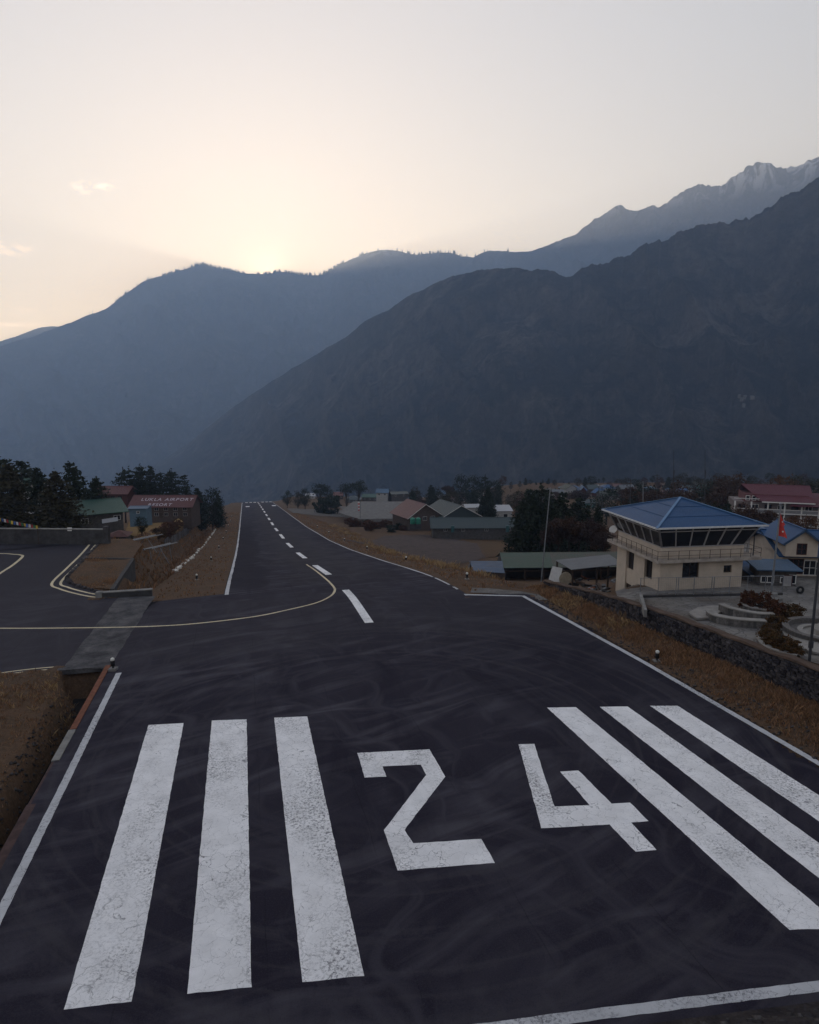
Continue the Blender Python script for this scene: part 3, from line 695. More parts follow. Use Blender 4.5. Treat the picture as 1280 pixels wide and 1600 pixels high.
def copy_tree(o, parent=None, table=None):
    if table is None:
        table = {}
        for c in bpy.data.objects:
            if c.parent: table.setdefault(c.parent.name, []).append(c)
    c = o.copy(); C.objects.link(c)
    if parent is not None: c.parent = parent
    for ch in table.get(o.name, []): copy_tree(ch, c, table)
    return c
def spot(px, Y, z=None):
    """world point at photo column px and forward distance Y, standing on the terrain"""
    x = (px - CX) / F * Y
    for _ in range(4):
        zz = gz(x, Y) if z is None else z
        dep = Y * math.cos(PITCH) - (zz - HCAM) * math.sin(PITCH); x = (px - CX) / F * dep
    return Vector((x, Y, zz))
def mpp(Y, z): return (Y * math.cos(PITCH) - (z - HCAM) * math.sin(PITCH)) / F      # metres per photo pixel there
def z_at(py, x, Y):
    """height seen at photo row py for a point at (x, Y)"""
    return at(CX + 0, py, Y).z
ORD = ['', 'second', 'third', 'fourth', 'fifth', 'sixth', 'seventh', 'eighth', 'ninth', 'tenth', 'eleventh', 'twelfth', 'thirteenth', 'fourteenth', 'fifteenth', 'sixteenth', 'seventeenth', 'eighteenth']
def nth(i, n, far='leftmost', last='rightmost', side='from the left'):
    return far if i == 0 else (last if i == n - 1 else f'{ORD[i]} {side}')

# ---- materials of the built things
M_CONC = mat('concrete', (.20, .19, .18), .9, .35, 1.6, .25, 30)
M_CONC_D = mat('weathered_concrete', (.050, .047, .049), .92, .5, 1.1, .3, 20)
M_CREAM = mat('cream_render', (.50, .415, .335), .85, .15, 1.2, .06, 40)
M_WOOD_D = mat('dark_wood', (.045, .028, .02), .75, .35, 3)
M_GLASS = mat('window_glass', (.012, .014, .02), .16, .2, 2, spec=.5)
M_FRAME_W = mat('white_frame', (.62, .60, .58), .6, .12, 4)
M_FRAME_G = mat('grey_frame', (.33, .31, .31), .55, .15, 4)
M_STEEL = mat('galvanised_steel', (.22, .23, .25), .5, .3, 5, metal=.5)
M_STEEL_D = mat('dark_steel', (.06, .062, .07), .5, .3, 5, metal=.3)
M_RUST = mat('rusty_steel', (.16, .055, .03), .85, .45, 3, .3, 40)
M_BLACK = mat('black_rubber', (.012, .012, .014), .6, .2, 8)
M_LAMPW = mat('lamp_glass', (.72, .70, .64), .3, .08, 8)
def corrugated(name, base, dirt, rust=(.10, .05, .03), amount=.35, rot=0.0, pitch=6.0, metal=0.0):
    g = NG(name); tc = g.n('ShaderNodeTexCoord'); ob = tc.outputs['Object']
    n1 = g.noise(ob, .7, 6, .65); n2 = g.noise(g.mapping((.25, 3.0, 1), rot, ob), 1.0, 5, .6)
    col = g.mix(g.ramp(n1, [(.35, 0), (.7, 1)]), base, dirt)
    col = g.mix(g.math('MULTIPLY', g.ramp(n2, [(.5, 0), (.72, 1)]), amount), col, rust)
    w = g.n('ShaderNodeTexWave'); w.wave_type = 'BANDS'; w.bands_direction = 'X' if rot == 0 else 'Y'; w.inputs['Scale'].default_value = pitch; g.l(ob, w.inputs['Vector'])
    g.bump(w.outputs['Fac'], .55, .04); return g.done(col, .55, .35, metal)
M_BLUE = corrugated('blue_roof_sheet', (.006, .052, .150), (.008, .062, .168), (.016, .048, .11), .3)
M_BLUE2 = corrugated('pale_blue_roof_sheet', (.040, .092, .165), (.055, .11, .185), (.07, .07, .085), .4)
M_BLUEW = corrugated('worn_blue_sheet', (.06, .095, .16), (.10, .13, .18), (.08, .065, .065), .5)
M_GREEN = corrugated('green_roof_sheet', (.016, .062, .048), (.023, .070, .052), (.05, .04, .03), .25)
M_GREENW = corrugated('worn_green_sheet', (.022, .050, .036), (.055, .048, .040), (.08, .045, .03), .8)
M_TEAL = corrugated('dull_teal_sheet', (.025, .044, .050), (.035, .052, .056), (.04, .04, .038), .4)
M_RED = corrugated('red_roof_sheet', (.085, .024, .025), (.105, .034, .034), (.05, .026, .023), .4)
M_MAROON = corrugated('maroon_roof_sheet', (.092, .016, .028), (.11, .022, .033), (.05, .02, .024), .3)
M_GREYR = corrugated('grey_roof_sheet', (.085, .095, .110), (.12, .13, .145), (.07, .06, .055), .5)
M_WALLST = mat('grey_stone_masonry', (.075, .068, .066), .92, .45, 2.2, .5, 9)
M_WALLBR = mat('brown_masonry', (.070, .050, .043), .92, .4, 2.0, .4, 9)
M_WALLW = mat('whitewashed_wall', (.34, .33, .32), .85, .18, 1.5)
M_WALLR = mat('dark_red_wall', (.065, .022, .02), .85, .3, 2)
def make_stone(name, lo, hi, sc_=2.5):
    g = NG(name); r = g.geo.outputs['Random Per Island']; n1 = g.noise(g.pos, 9, 6, .7)
    col = g.mix(r, lo, hi); col = g.mix(g.ramp(n1, [(.42, 0), (.7, .7)]), col, tuple(c * .35 for c in lo)); g.bump(n1, .5, .03); return g.done(col, .92, .15)
def make_objstone(name, lo, hi):
    g = NG(name); oi = g.n('ShaderNodeObjectInfo'); n1 = g.noise(g.pos, 9, 6, .7)
    col = g.mix(oi.outputs['Random'], lo, hi); col = g.mix(g.ramp(n1, [(.42, 0), (.7, .7)]), col, tuple(c * .35 for c in lo)); g.bump(n1, .5, .03); return g.done(col, .92, .15)
M_STONE_I = make_stone('wall_stone_mass', (.024, .021, .026), (.10, .088, .090)); M_STONE_O = make_objstone('wall_stone', (.024, .021, .026), (.10, .088, .090))
M_GRAV = make_stone('rubble_stone', (.035, .032, .035), (.10, .09, .088))
def make_flag():
    g = NG('courtyard_flagstones'); v = g.vor(g.pos, 1.7); d = g.ramp(v.outputs['Distance'], [(.0, 1), (.05, 0)]); v2 = g.vor(g.pos, 1.7, 'F1')
    col = g.mix(g.ramp(g.noise(g.pos, .5, 5), [(.35, 0), (.65, 1)]), (.13, .12, .115), (.22, .205, .19))
    col = g.mix(.35, col, g.ramp(v2.outputs['Color'], [(0, .25), (1, .75)]), 'OVERLAY'); col = g.mix(g.ramp(g.noise(g.pos, .23, 4), [(.5, 0), (.65, .6)]), col, (.10, .075, .055))
    col = g.mix(g.math('MULTIPLY', d, .8), col, (.05, .045, .042)); g.bump(d, -.4, .03); return g.done(col, .9, .15)
M_FLAG = make_flag()
def make_gravel(name, a, b):
    g = NG(name); v = g.vor(g.pos, 9, 'F1'); n1 = g.noise(g.pos, .8, 6)
    col = g.mix(g.ramp(n1, [(.35, 0), (.7, 1)]), a, b); col = g.mix(.35, col, g.ramp(v.outputs['Color'], [(0, .2), (1, .8)]), 'OVERLAY'); g.bump(v.outputs['Distance'], .6, .05); return g.done(col, .95, .1)
M_PLAZA = make_gravel('plaza_paving', (.12, .115, .112), (.19, .18, .172)); M_FIELD_G = make_gravel('grey_field_soil', (.058, .044, .042), (.10, .076, .068))
M_ROADC = make_gravel('pale_track', (.10, .095, .092), (.17, .155, .145)); M_CULV = make_gravel('culvert_concrete', (.045, .043, .048), (.115, .11, .113))
M_GOLD = make_drygrass('golden_field', (.20, .125, .05), (.15, .095, .04), (.27, .17, .07))
M_FIELD_B = make_drygrass('brown_field', (.10, .060, .035), (.075, .052, .032), (.15, .09, .05))
def make_blade(name, cols):
    g = NG(name); col = g.ramp(g.geo.outputs['Random Per Island'], [(i / (len(cols) - 1), c) for i, c in enumerate(cols)]); return g.done(col, .9, .1)
M_BLADE = make_blade('dry_blades', [(.11, .058, .036), (.28, .145, .080), (.41, .235, .125), (.20, .115, .064), (.12, .082, .046)])
M_BLADE_G = make_blade('straw_blades', [(.20, .12, .065), (.38, .25, .13), (.46, .32, .165), (.17, .105, .06)])
M_BLADE_R = make_blade('rusty_shrub', [(.045, .020, .014), (.09, .038, .022), (.065, .034, .02)])
M_BLADE_O = make_blade('ochre_shrub', [(.045, .024, .011), (.10, .05, .018), (.07, .042, .022), (.035, .03, .016)])

def drape(name, pixels, material, lift=.05, step=None, fn=None, top=True, pts=None):
    """sheet draped on the terrain inside a polygon given by photo pixels on the ground (or world xy points)"""
    W_ = [on_ground(*p) for p in pixels] if pts is None else [Vector((p[0], p[1], 0)) for p in pts]
    xs = [p.x for p in W_]; ys = [p.y for p in W_]; cx, cy_ = sum(xs) / len(xs), sum(ys) / len(ys)
    st = step or max(.6, .02 * cy_)
    bm = bmesh.new(); f = bm.faces.new([bm.verts.new((p.x, p.y, 0)) for p in W_])
    bmesh.ops.triangulate(bm, faces=[f])
    for ax in (0, 1):
        lo, hi = (min(xs), max(xs)) if ax == 0 else (min(ys), max(ys)); k = lo + st
        while k < hi:
            co = (k, 0, 0) if ax == 0 else (0, k, 0); no = (1, 0, 0) if ax == 0 else (0, 1, 0)
            bmesh.ops.bisect_plane(bm, geom=bm.verts[:] + bm.edges[:] + bm.faces[:], plane_co=co, plane_no=no); k += st
    co = np.array([v.co[:] for v in bm.verts]); zz = (fn or ground)(co[:, 0], co[:, 1])
    for v, z in zip(bm.verts, zz): v.co.z = float(z) + lift
    for f in bm.faces:
        f.normal_update(); f.smooth = True
        if f.normal.z < 0: f.normal_flip()
    me = bpy.data.meshes.new(name); bm.to_mesh(me); bm.free(); me.materials.append(material)
    o = bpy.data.objects.new(name, me); C.objects.link(o); return o

RNG = np.random.default_rng(77)
def blades(name, X, Y, H, material, label, cat='grass', per=5, lean=.5, wid=.02, zfn=None, dz=-.03):
    """tufts of blades: per blades each a bent two-triangle strip"""
    n = len(X); Z = (zfn or ground)(X, Y) + dz
    X = np.repeat(X, per); Y = np.repeat(Y, per); Z = np.repeat(Z, per); H = np.repeat(H, per) * RNG.uniform(.55, 1.15, n * per)
    a = RNG.uniform(0, 2 * np.pi, n * per); l = RNG.uniform(.1, lean, n * per) * H; w = wid * RNG.uniform(.7, 1.5, n * per)
    X = X + RNG.normal(0, .06, n * per); Y = Y + RNG.normal(0, .06, n * per)
    ca, sa = np.cos(a), np.sin(a); b = RNG.uniform(0, 2 * np.pi, n * per); cb, sb = np.cos(b) * w, np.sin(b) * w
    V = np.empty((n * per, 4, 3))
    V[:, 0] = np.stack([X - cb, Y - sb, Z], -1); V[:, 1] = np.stack([X + cb, Y + sb, Z], -1)
    V[:, 2] = np.stack([X + ca * l * .45 + cb * .6, Y + sa * l * .45 + sb * .6, Z + H * .62], -1); V[:, 3] = np.stack([X + ca * l, Y + sa * l, Z + H], -1)
    k = np.arange(n * per)[:, None] * 4
    Fc = np.concatenate([k + np.array([[0, 1, 2]]), k + np.array([[0, 2, 3]])], 0)
    o = np_mesh(name, V.reshape(-1, 3), Fc, material); return stuff(o, label, cat)
def in_poly(X, Y, P):
    ins = np.zeros(len(X), bool); j = len(P) - 1
    for i in range(len(P)):
        xi, yi = P[i][0], P[i][1]; xj, yj = P[j][0], P[j][1]
        c = ((yi > Y) != (yj > Y)) & (X < (xj - xi) * (Y - yi) / (yj - yi + 1e-12) + xi); ins ^= c; j = i
    return ins
def scatter(P, n, dens=None):
    xs = [p[0] for p in P]; ys = [p[1] for p in P]
    X = RNG.uniform(min(xs), max(xs), n * 3); Y = RNG.uniform(min(ys), max(ys), n * 3); k = in_poly(X, Y, P); X, Y = X[k][:n], Y[k][:n]
    if dens is not None: q = RNG.random(len(X)) < dens(X, Y); X, Y = X[q], Y[q]
    return X, Y
clump = lambda X, Y: .25 + .9 * sstep(.42, .62, fbm(X * .5, Y * .5, 3, 21))
def stz(pts): return [st2xy(*p) for p in pts]

# ------------------------------------------------------------------ left drain, culvert, island
def left_side():
    M_OPENING_SHADE = mat('opening_shade', (.03, .024, .022), .95, .4, 2, .5, 12)
    # deck over the drain between runway and apron, with its dark opening
    q = [to_st(p) for p in [(98, 1044.5), (170, 1044.5), (242, 931.5), (184, 934)]]
    o = plane_poly('culvert_deck', jag_edges(q, .8, .05, 3), .005, M_CULV, APRON, pixels=False)
    t = thing('culvert_headwall', 'pale concrete lip and dark opening where the drain enters under the apron', 'culvert', (0, 0, 0))
    def bx(m, s0, s1, t0, t1, z0, z1, pl=True):
        P = [st2xy(s0, t0), st2xy(s1, t0), st2xy(s1, t1), st2xy(s0, t1)]; ref = [-SLOPE * s0, -SLOPE * s1, -SLOPE * s1, -SLOPE * s0]
        vs = [(p[0], p[1], r + z0) for p, r in zip(P, ref)] + [(p[0], p[1], r + z1) for p, r in zip(P, ref)]
        m.add(vs, [(0, 3, 2, 1), (4, 5, 6, 7), (0, 1, 5, 4), (1, 2, 6, 5), (2, 3, 7, 6), (3, 0, 4, 7)]); return m
    m = MB(); bx(m, 43.15, 43.55, -11.7, -8.3, -.28, .03); m.build('lip', M_CULV, t)
    m = MB(); bx(m, 43.6, 43.9, -11.9, -8.3, -1.9, -.02); m.build('back_wall', M_OPENING_SHADE, t)  # dark panel: the shade inside the opening is put into its colour
    # steel beam and kerb pieces that edge the drain
    b = thing('drain_kerb', 'long rusty beam and broken kerb along the drain left of the white edge line', 'kerb', (0, 0, 0))
    m = MB(); bx(m, 34.2, 43.3, -8.85, -8.55, -1.9, .05); m.build('rusty_beam', M_RUST, b)
    m = MB(); bx(m, 31.0, 34.15, -8.88, -8.55, -1.9, .045); m.build('pale_block', M_CONC, b)
    rng = random.Random(8); s = 30.95; k = 0
    while s > 12.5:
        L = rng.uniform(3.0, 5.0); m = MB(); bx(m, s - L, s, -8.88 + rng.uniform(-.02, .02), -8.55, -1.9, .02 + rng.uniform(-.03, .02)); m.build('kerb_block', mat('reddish_kerb', (.060, .034, .032), .92, .5, 2, .3, 20), b); s -= L + .03; k += 1
    # the island: headwall towards the drain, retaining walls
    h = thing('drain_headwall', 'low dark concrete headwall across the ditch beyond the culvert deck', 'wall', (0, 0, 0))
    m = MB(); bx(m, 61.25, 61.7, -12.3, -8.3, -2.6, .42); m.build('wall_face', M_CONC_D, h)
    m = MB(); bx(m, 61.2, 61.75, -12.35, -8.25, .425, .50); m.build('coping', M_CONC, h)
    m = MB(); bx(m, 61.22, 61.8, -12.9, -12.38, -1.2, .52); m.build('end_post', M_CONC, h)
    r = thing('island_retaining_wall', 'dark retaining wall holding the grassy island above the ditch', 'wall', (0, 0, 0))
    a = on_plane(175, 924); c = on_plane(208, 875); d = on_plane(128, 874)
    for (p, q_, nm) in ((a, c, 'ditch_side'), (c, d, 'back_side')):
        m = MB(); m.bar((p.x, p.y, p.z - .95), (q_.x, q_.y, q_.z - .95), .35, 2.3); m.build(nm, M_CONC_D, r)
    # stones along the edge of the apron
    P = [on_plane(*p) for p in [(163, 842), (150, 856), (136, 870), (122, 886), (110, 898), (104, 905), (112, 913), (130, 919), (152, 925), (172, 929)]]
    rng = random.Random(2); k = 0; spots = []
    for p, q_ in zip(P, P[1:]):
        n = int((q_ - p).length / .55)
        for i in range(n): spots.append(p.lerp(q_, (i + .5) / n))
    ks = thing('island_kerb', 'row of rough kerb stones edging the grassy island by the yellow lines', 'kerb', (0, 0, 0))
    for p in spots:
        o = bpy.data.objects.new('kerb_stone', ROCKS[k % len(ROCKS)]); C.objects.link(o); o.parent = ks; o.location = (p.x, p.y, p.z + .08); s_ = rng.uniform(.30, .46); o.scale = (s_, s_ * .8, s_ * .75); o.rotation_euler = (0, 0, rng.uniform(0, 6)); k += 1
    # grass of the island and near patch
    isl = [(p.x, p.y) for p in [on_plane(*p) for p in [(104, 905), (118, 915), (140, 921), (174, 923), (206, 876), (225, 852), (205, 842), (163, 843), (128, 880)]]]
    X, Y = scatter(isl, 11000, clump); blades('island_grass', X, Y, RNG.uniform(.10, .28, len(X)), M_BLADE, 'short brown grass on the island beside the apron', zfn=lambda x, y: np.maximum(ground(x, y, False), plane_z(x, y) - .1))
    drape('island_turf', None, M_GROUND, .0, 1.0, lambda x, y: plane_z(x, y) + .10 + .25 * (fbm(x * .4, y * .4, 3, 3) - .4), pts=[(p.x, p.y) for p in [on_plane(*p) for p in [(105, 905), (118, 914), (140, 920), (173, 922), (205, 877), (222, 852), (205, 843), (164, 844), (128, 878)]]])['kind'] = 'structure'
    near = stz([(12, -10.1), (40, -10.0), (43.0, -10.8), (43.6, -22), (43, -45), (12, -34)])
    X, Y = scatter(near, 26000, clump); blades('near_grass', X, Y, RNG.uniform(.08, .24, len(X)), M_BLADE, 'dry brown grass patch left of the drain', per=6, wid=.014)
    X, Y = scatter(near, 2200, lambda X, Y: sstep(.50, .62, fbm(X * .35, Y * .35, 3, 55))); blades('near_straw', X, Y, RNG.uniform(.2, .42, len(X)), M_BLADE_G, 'paler straw tufts in the grass patch left of the drain', per=9, wid=.014, lean=1.0)
    # left verge of the sloping runway
    vg = stz([(62, -2.6), (62, -8.6), (130, -9.0), (330, -9.3), (330, -2.8), (130, -2.6)])
    X, Y = scatter(vg, 16000, clump); blades('verge_grass', X, Y, RNG.uniform(.10, .30, len(X)), M_BLADE, 'dry grass verge left of the sloping runway', wid=.03)
    dg = stz([(62, -9.2), (62, -11.6), (78, -12), (95, -18), (160, -17.2), (330, -15), (330, -9.6)])
    X, Y = scatter(dg, 15000, clump); blades('ditch_grass', X, Y, RNG.uniform(.2, .85, len(X)), M_BLADE, 'dry weeds lining the ditch beside the runway', wid=.045, lean=.7)
    # gravel bank of the near drain
    gp = stz([(12, -9.3), (12, -10.6), (42.5, -10.6), (42.5, -9.9), (30, -9.5)])
    X, Y = scatter(gp, 1500); V = []; Fc = []
    for x, y in zip(X, Y):
        s_ = RNG.uniform(.05, .14); k = len(V); z = float(ground(np.array([x]), np.array([y]))[0]) + s_ * .2
        for dx, dy, dz in ((1, 0, 0), (-.5, .8, 0), (-.5, -.8, 0), (0, 0, .8), (0, 0, -.6)): V.append((x + dx * s_, y + dy * s_, z + dz * s_))
        Fc += [(k, k + 1, k + 3), (k + 1, k + 2, k + 3), (k + 2, k, k + 3), (k + 1, k, k + 4), (k + 2, k + 1, k + 4), (k, k + 2, k + 4)]
    stuff(np_mesh('drain_gravel', np.array(V), np.array(Fc), M_GRAV), 'loose grey stones on the bank of the near drain', 'gravel')
def rock_mesh(seed, m, n=1):
    rng = random.Random(seed); bm = bmesh.new(); bmesh.ops.create_cube(bm, size=1.0)
    bmesh.ops.bevel(bm, geom=bm.edges[:], offset=.16, segments=1, affect='EDGES')
    for v in bm.verts: v.co += Vector((rng.uniform(-.09, .09), rng.uniform(-.09, .09), rng.uniform(-.09, .09)))
    me = bpy.data.meshes.new('stone'); bm.to_mesh(me); bm.free(); me.materials.append(m); return me
ROCKS = [rock_mesh(i, M_STONE_O) for i in range(10)]
left_side()

# ------------------------------------------------------------------ right side: stone wall, bank, courtyard
def right_side():
    wall_top = lambda s: float(np.interp(s, [16, 26, 38, 44.5, 48, 52, 54], [2.3, 1.85, 1.18, .58, .12, -.48, -.7]))
    t = thing('stone_wall', 'long dry stone wall with brown cap between runway bank and courtyard', 'wall', (0, 0, 0))
    ss = np.arange(16, 54.2, 1.0); core = MB(); cap = MB()
    def sec(s, off, z):
        x, y = st2xy(s, float(t_wall(s)) + off); return (x, y, z)
    for a, b in zip(ss, ss[1:]):
        za, zb = wall_top(a) - .06, wall_top(b) - .06; la, lb = float(prof(a)) - .3, float(prof(b)) - .3
        core.add([sec(a, .10, la), sec(b, .10, lb), sec(b, .5, lb), sec(a, .5, la), sec(a, .10, za), sec(b, .10, zb), sec(b, .5, zb), sec(a, .5, za)], [(0, 3, 2, 1), (4, 5, 6, 7), (0, 1, 5, 4), (2, 3, 7, 6)])
        j = .05 * math.sin(a * 2.1); k_ = .05 * math.sin(b * 2.1)
        cap.add([sec(a, -.04 + j, za), sec(b, -.04 + k_, zb), sec(b, .58, zb), sec(a, .58, za), sec(a, 0 + j, za + .10 + j), sec(b, 0 + k_, zb + .10 + k_), sec(b, .54, zb + .10 + k_), sec(a, .54, za + .10 + j)], [(0, 3, 2, 1), (4, 5, 6, 7), (0, 1, 5, 4), (2, 3, 7, 6)])
    core.build('core', M_STEEL_D if False else mat('wall_mortar', (.03, .027, .03), .95, .3, 3), t); cap.build('earth_cap', mat('wall_cap_earth', (.085, .055, .04), .95, .4, 1.5, .5, 14), t)
    rng = random.Random(6); S = []
    s = 16.2
    cols = {}
    z_rows = []
    hrow = 0.0
    # courses measured from the bank up
    for course in range(14):
        s = 16 + rng.uniform(0, .3); h = .145
        while s < 54:
            L = rng.uniform(.20, .48); zb = float(prof(s)) + .55 + course * h
            if zb + h < wall_top(s) - .04: S.append((s + L / 2, L, zb + h / 2, h * rng.uniform(.82, 1.05)))
            s += L + .015
    vis = sorted([q for q in S if q[0] > 25.2], key=lambda q: q[0])[:300]; vs = set(vis); inst = []
    ang = math.atan2(UY, UX)
    for (s, L, z, h) in vis:
        o = bpy.data.objects.new('stone', ROCKS[rng.randrange(10)]); C.objects.link(o); o.parent = t
        p = sec(s, .08 + rng.uniform(-.03, .03), z); o.location = p; o.scale = (L, .22, h); o.rotation_euler = (rng.uniform(-.08, .08), rng.uniform(-.06, .06), ang - .06 + rng.uniform(-.08, .08))
    V = []; Fc = []; base = [np.array([v.co[:] for v in r.vertices]) for r in ROCKS]; bf = [[tuple(p.vertices) for p in r.polygons] for r in ROCKS]
    for q in S:
        if q in vs: continue
        s, L, z, h = q; k = rng.randrange(10); p = np.array(sec(s, .08 + rng.uniform(-.03, .03), z)); c, sn = math.cos(ang - .06), math.sin(ang - .06)
        v = base[k] * np.array([L, .22, h]); v = np.stack([v[:, 0] * c - v[:, 1] * sn, v[:, 0] * sn + v[:, 1] * c, v[:, 2]], -1) + p; n = len(V); V += [tuple(r) for r in v]; Fc += [tuple(i + n for i in f) for f in bf[k]]
    o = mesh_obj('stone_facing', V, Fc, M_STONE_I, t); o['kind'] = 'stuff'
    # bank between runway edge and wall
    bank = [st2xy(s, TWR + .45) for s in (13, 52)] + [st2xy(54, 22)] + [st2xy(56, 26)] + [st2xy(s, float(t_wall(s)) + .0) for s in (52, 40, 26, 13)]
    X, Y = scatter(bank, 42000, lambda X, Y: clump(X, Y) * sstep(24.4, 25.3, xy2st(X, Y)[1])); blades('bank_grass', X, Y, RNG.uniform(.10, .34, len(X)), M_BLADE, 'dry rusty grass on the bank below the stone wall', per=5, wid=.014, lean=.8)
    X, Y = scatter(bank, 2600, lambda X, Y: sstep(.52, .62, fbm(X * .3, Y * .3, 3, 33))); blades('straw_tufts', X, Y, RNG.uniform(.25, .5, len(X)), M_BLADE_G, 'pale straw tufts on the bank below the stone wall', per=9, wid=.014, lean=1.0)
    eg = [st2xy(s, t_) for s, t_ in ((13, TWR + .2), (40, TWR + .1), (52, 23.4), (52, 24.2), (40, 25.0), (26, 25.7), (13, 25.6))]
    X, Y = scatter(eg, 1500); V = []; Fc = []
    for x, y in zip(X, Y):
        s_ = RNG.uniform(.03, .13) ** 1.0; k = len(V); z = float(ground(np.array([x]), np.array([y]))[0]) + s_ * .2
        for dx, dy, dz in ((1, .1, 0), (-.5, .8, 0), (-.5, -.8, .1), (.1, 0, .8), (0, 0, -.6)): V.append((x + dx * s_, y + dy * s_, z + dz * s_))
        Fc += [(k, k + 1, k + 3), (k + 1, k + 2, k + 3), (k + 2, k, k + 3), (k + 1, k, k + 4), (k + 2, k + 1, k + 4), (k, k + 2, k + 4)]
    stuff(np_mesh('bank_rubble', np.array(V), np.array(Fc), M_GRAV), 'loose rubble along the right edge of the asphalt', 'gravel')
    # rocky foot in the lower right corner
    X, Y = scatter(stz([(5, 1), (13.0, 1), (12.7, 8), (11.7, 15), (9.5, 30), (2, 30)]), 3400); V = []; Fc = []
    for x, y in zip(X, Y):
        s_ = RNG.uniform(.04, .22); k = len(V); z = float(ground(np.array([x]), np.array([y]))[0]) + s_ * .2
        for dx, dy, dz in ((1, .1, 0), (-.5, .8, 0), (-.5, -.8, .1), (.1, 0, .8), (0, 0, -.6)): V.append((x + dx * s_, y + dy * s_, z + dz * s_))
        Fc += [(k, k + 1, k + 3), (k + 1, k + 2, k + 3), (k + 2, k, k + 3), (k + 1, k, k + 4), (k + 2, k + 1, k + 4), (k, k + 2, k + 4)]
    stuff(np_mesh('corner_rubble', np.array(V), np.array(Fc), M_GRAV), 'dark rubble below the end of the runway', 'gravel')
    structure(drape('rubble_slope', None, make_gravel('dark_rubble_soil', (.022, .019, .021), (.055, .046, .045)), .10, .35, lambda x, y: ground(x, y, False), pts=stz([(3, -3), (13.0, -3), (13.1, 5), (12.0, 15), (9.0, 26), (2, 30)])))
    # courtyard paving
    cy_ = [st2xy(14, 30.2), st2xy(44, 27.1), st2xy(47.5, 29.0), st2xy(49.0, 33), (21, 53.6), (28, 53.6), (32, 60), (60, 60), (75, 58), (75, 20)]
    structure(drape('courtyard', None, M_FLAG, .03, 2.0, lambda x, y: ground(x, y, False), pts=cy_))
    # track that leaves the runway on the right
    structure(drape('side_track', [(738, 919), (775, 921), (815, 925), (842, 930), (856, 938), (836, 939), (806, 932), (770, 928), (735, 927)], M_ROADC, .05, .8))
    rv = stz([(54.5, TNR + .8), (90, TNR + .6), (200, TNR + .6), (300, TNR + .6), (300, TNR + 9), (200, TNR + 12), (90, TNR + 13), (60, TNR + 9)])
    X, Y = scatter(rv, 14000, clump); blades('right_verge_grass', X, Y, RNG.uniform(.12, .4, len(X)), M_BLADE, 'dry grass verge right of the sloping runway', wid=.03)
    X, Y = scatter(stz([(72, TNR + 3), (130, TNR + 5), (220, TNR + 7), (220, TNR + 11), (120, TNR + 11), (66, TNR + 9)]), 3200, lambda X, Y: sstep(.45, .6, fbm(X * .2, Y * .2, 3, 41))); blades('straw_verge', X, Y, RNG.uniform(.4, .9, len(X)), M_BLADE_G, 'tall pale straw along the right verge of the runway', per=9, wid=.03, lean=.7)
right_side()

# ------------------------------------------------------------------ control tower
def window(parent, o, u, n_, w, h, mf=None, mp=None, bars=(1, 1), ft=.06, proud=.03, name='window'):
    """framed window: o = lower left corner on the wall face, u along the wall, n_ outward"""
    mf = mf or M_FRAME_W; mp = mp or M_GLASS
    o = Vector(o); u = Vector(u).normalized(); n_ = Vector(n_).normalized(); z = Vector((0, 0, 1)); m = MB()
    def blk(mm, a, b, c, d, d0, d1):
        P = [o + u * a + z * c, o + u * b + z * c, o + u * b + z * d, o + u * a + z * d]
        mm.add([p + n_ * d0 for p in P] + [p + n_ * d1 for p in P], [(0, 1, 2, 3), (7, 6, 5, 4), (0, 4, 5, 1), (1, 5, 6, 2), (2, 6, 7, 3), (3, 7, 4, 0)])
    blk(m, 0, w, 0, ft, -.04, proud); blk(m, 0, w, h - ft, h, -.04, proud); blk(m, 0, ft, ft, h - ft, -.04, proud); blk(m, w - ft, w, ft, h - ft, -.04, proud)
    for i in range(1, bars[0]): a = w * i / bars[0]; blk(m, a - ft * .4, a + ft * .4, ft, h - ft, -.03, proud * .8)
    for j in range(1, bars[1]): c = h * j / bars[1]; blk(m, ft, w - ft, c - ft * .35, c + ft * .35, -.02, proud * .7)
    f = m.build(name, mf, parent); p = MB(); blk(p, ft * .5, w - ft * .5, ft * .5, h - ft * .5, -.015, .006); p.build('pane', mp, f); return f
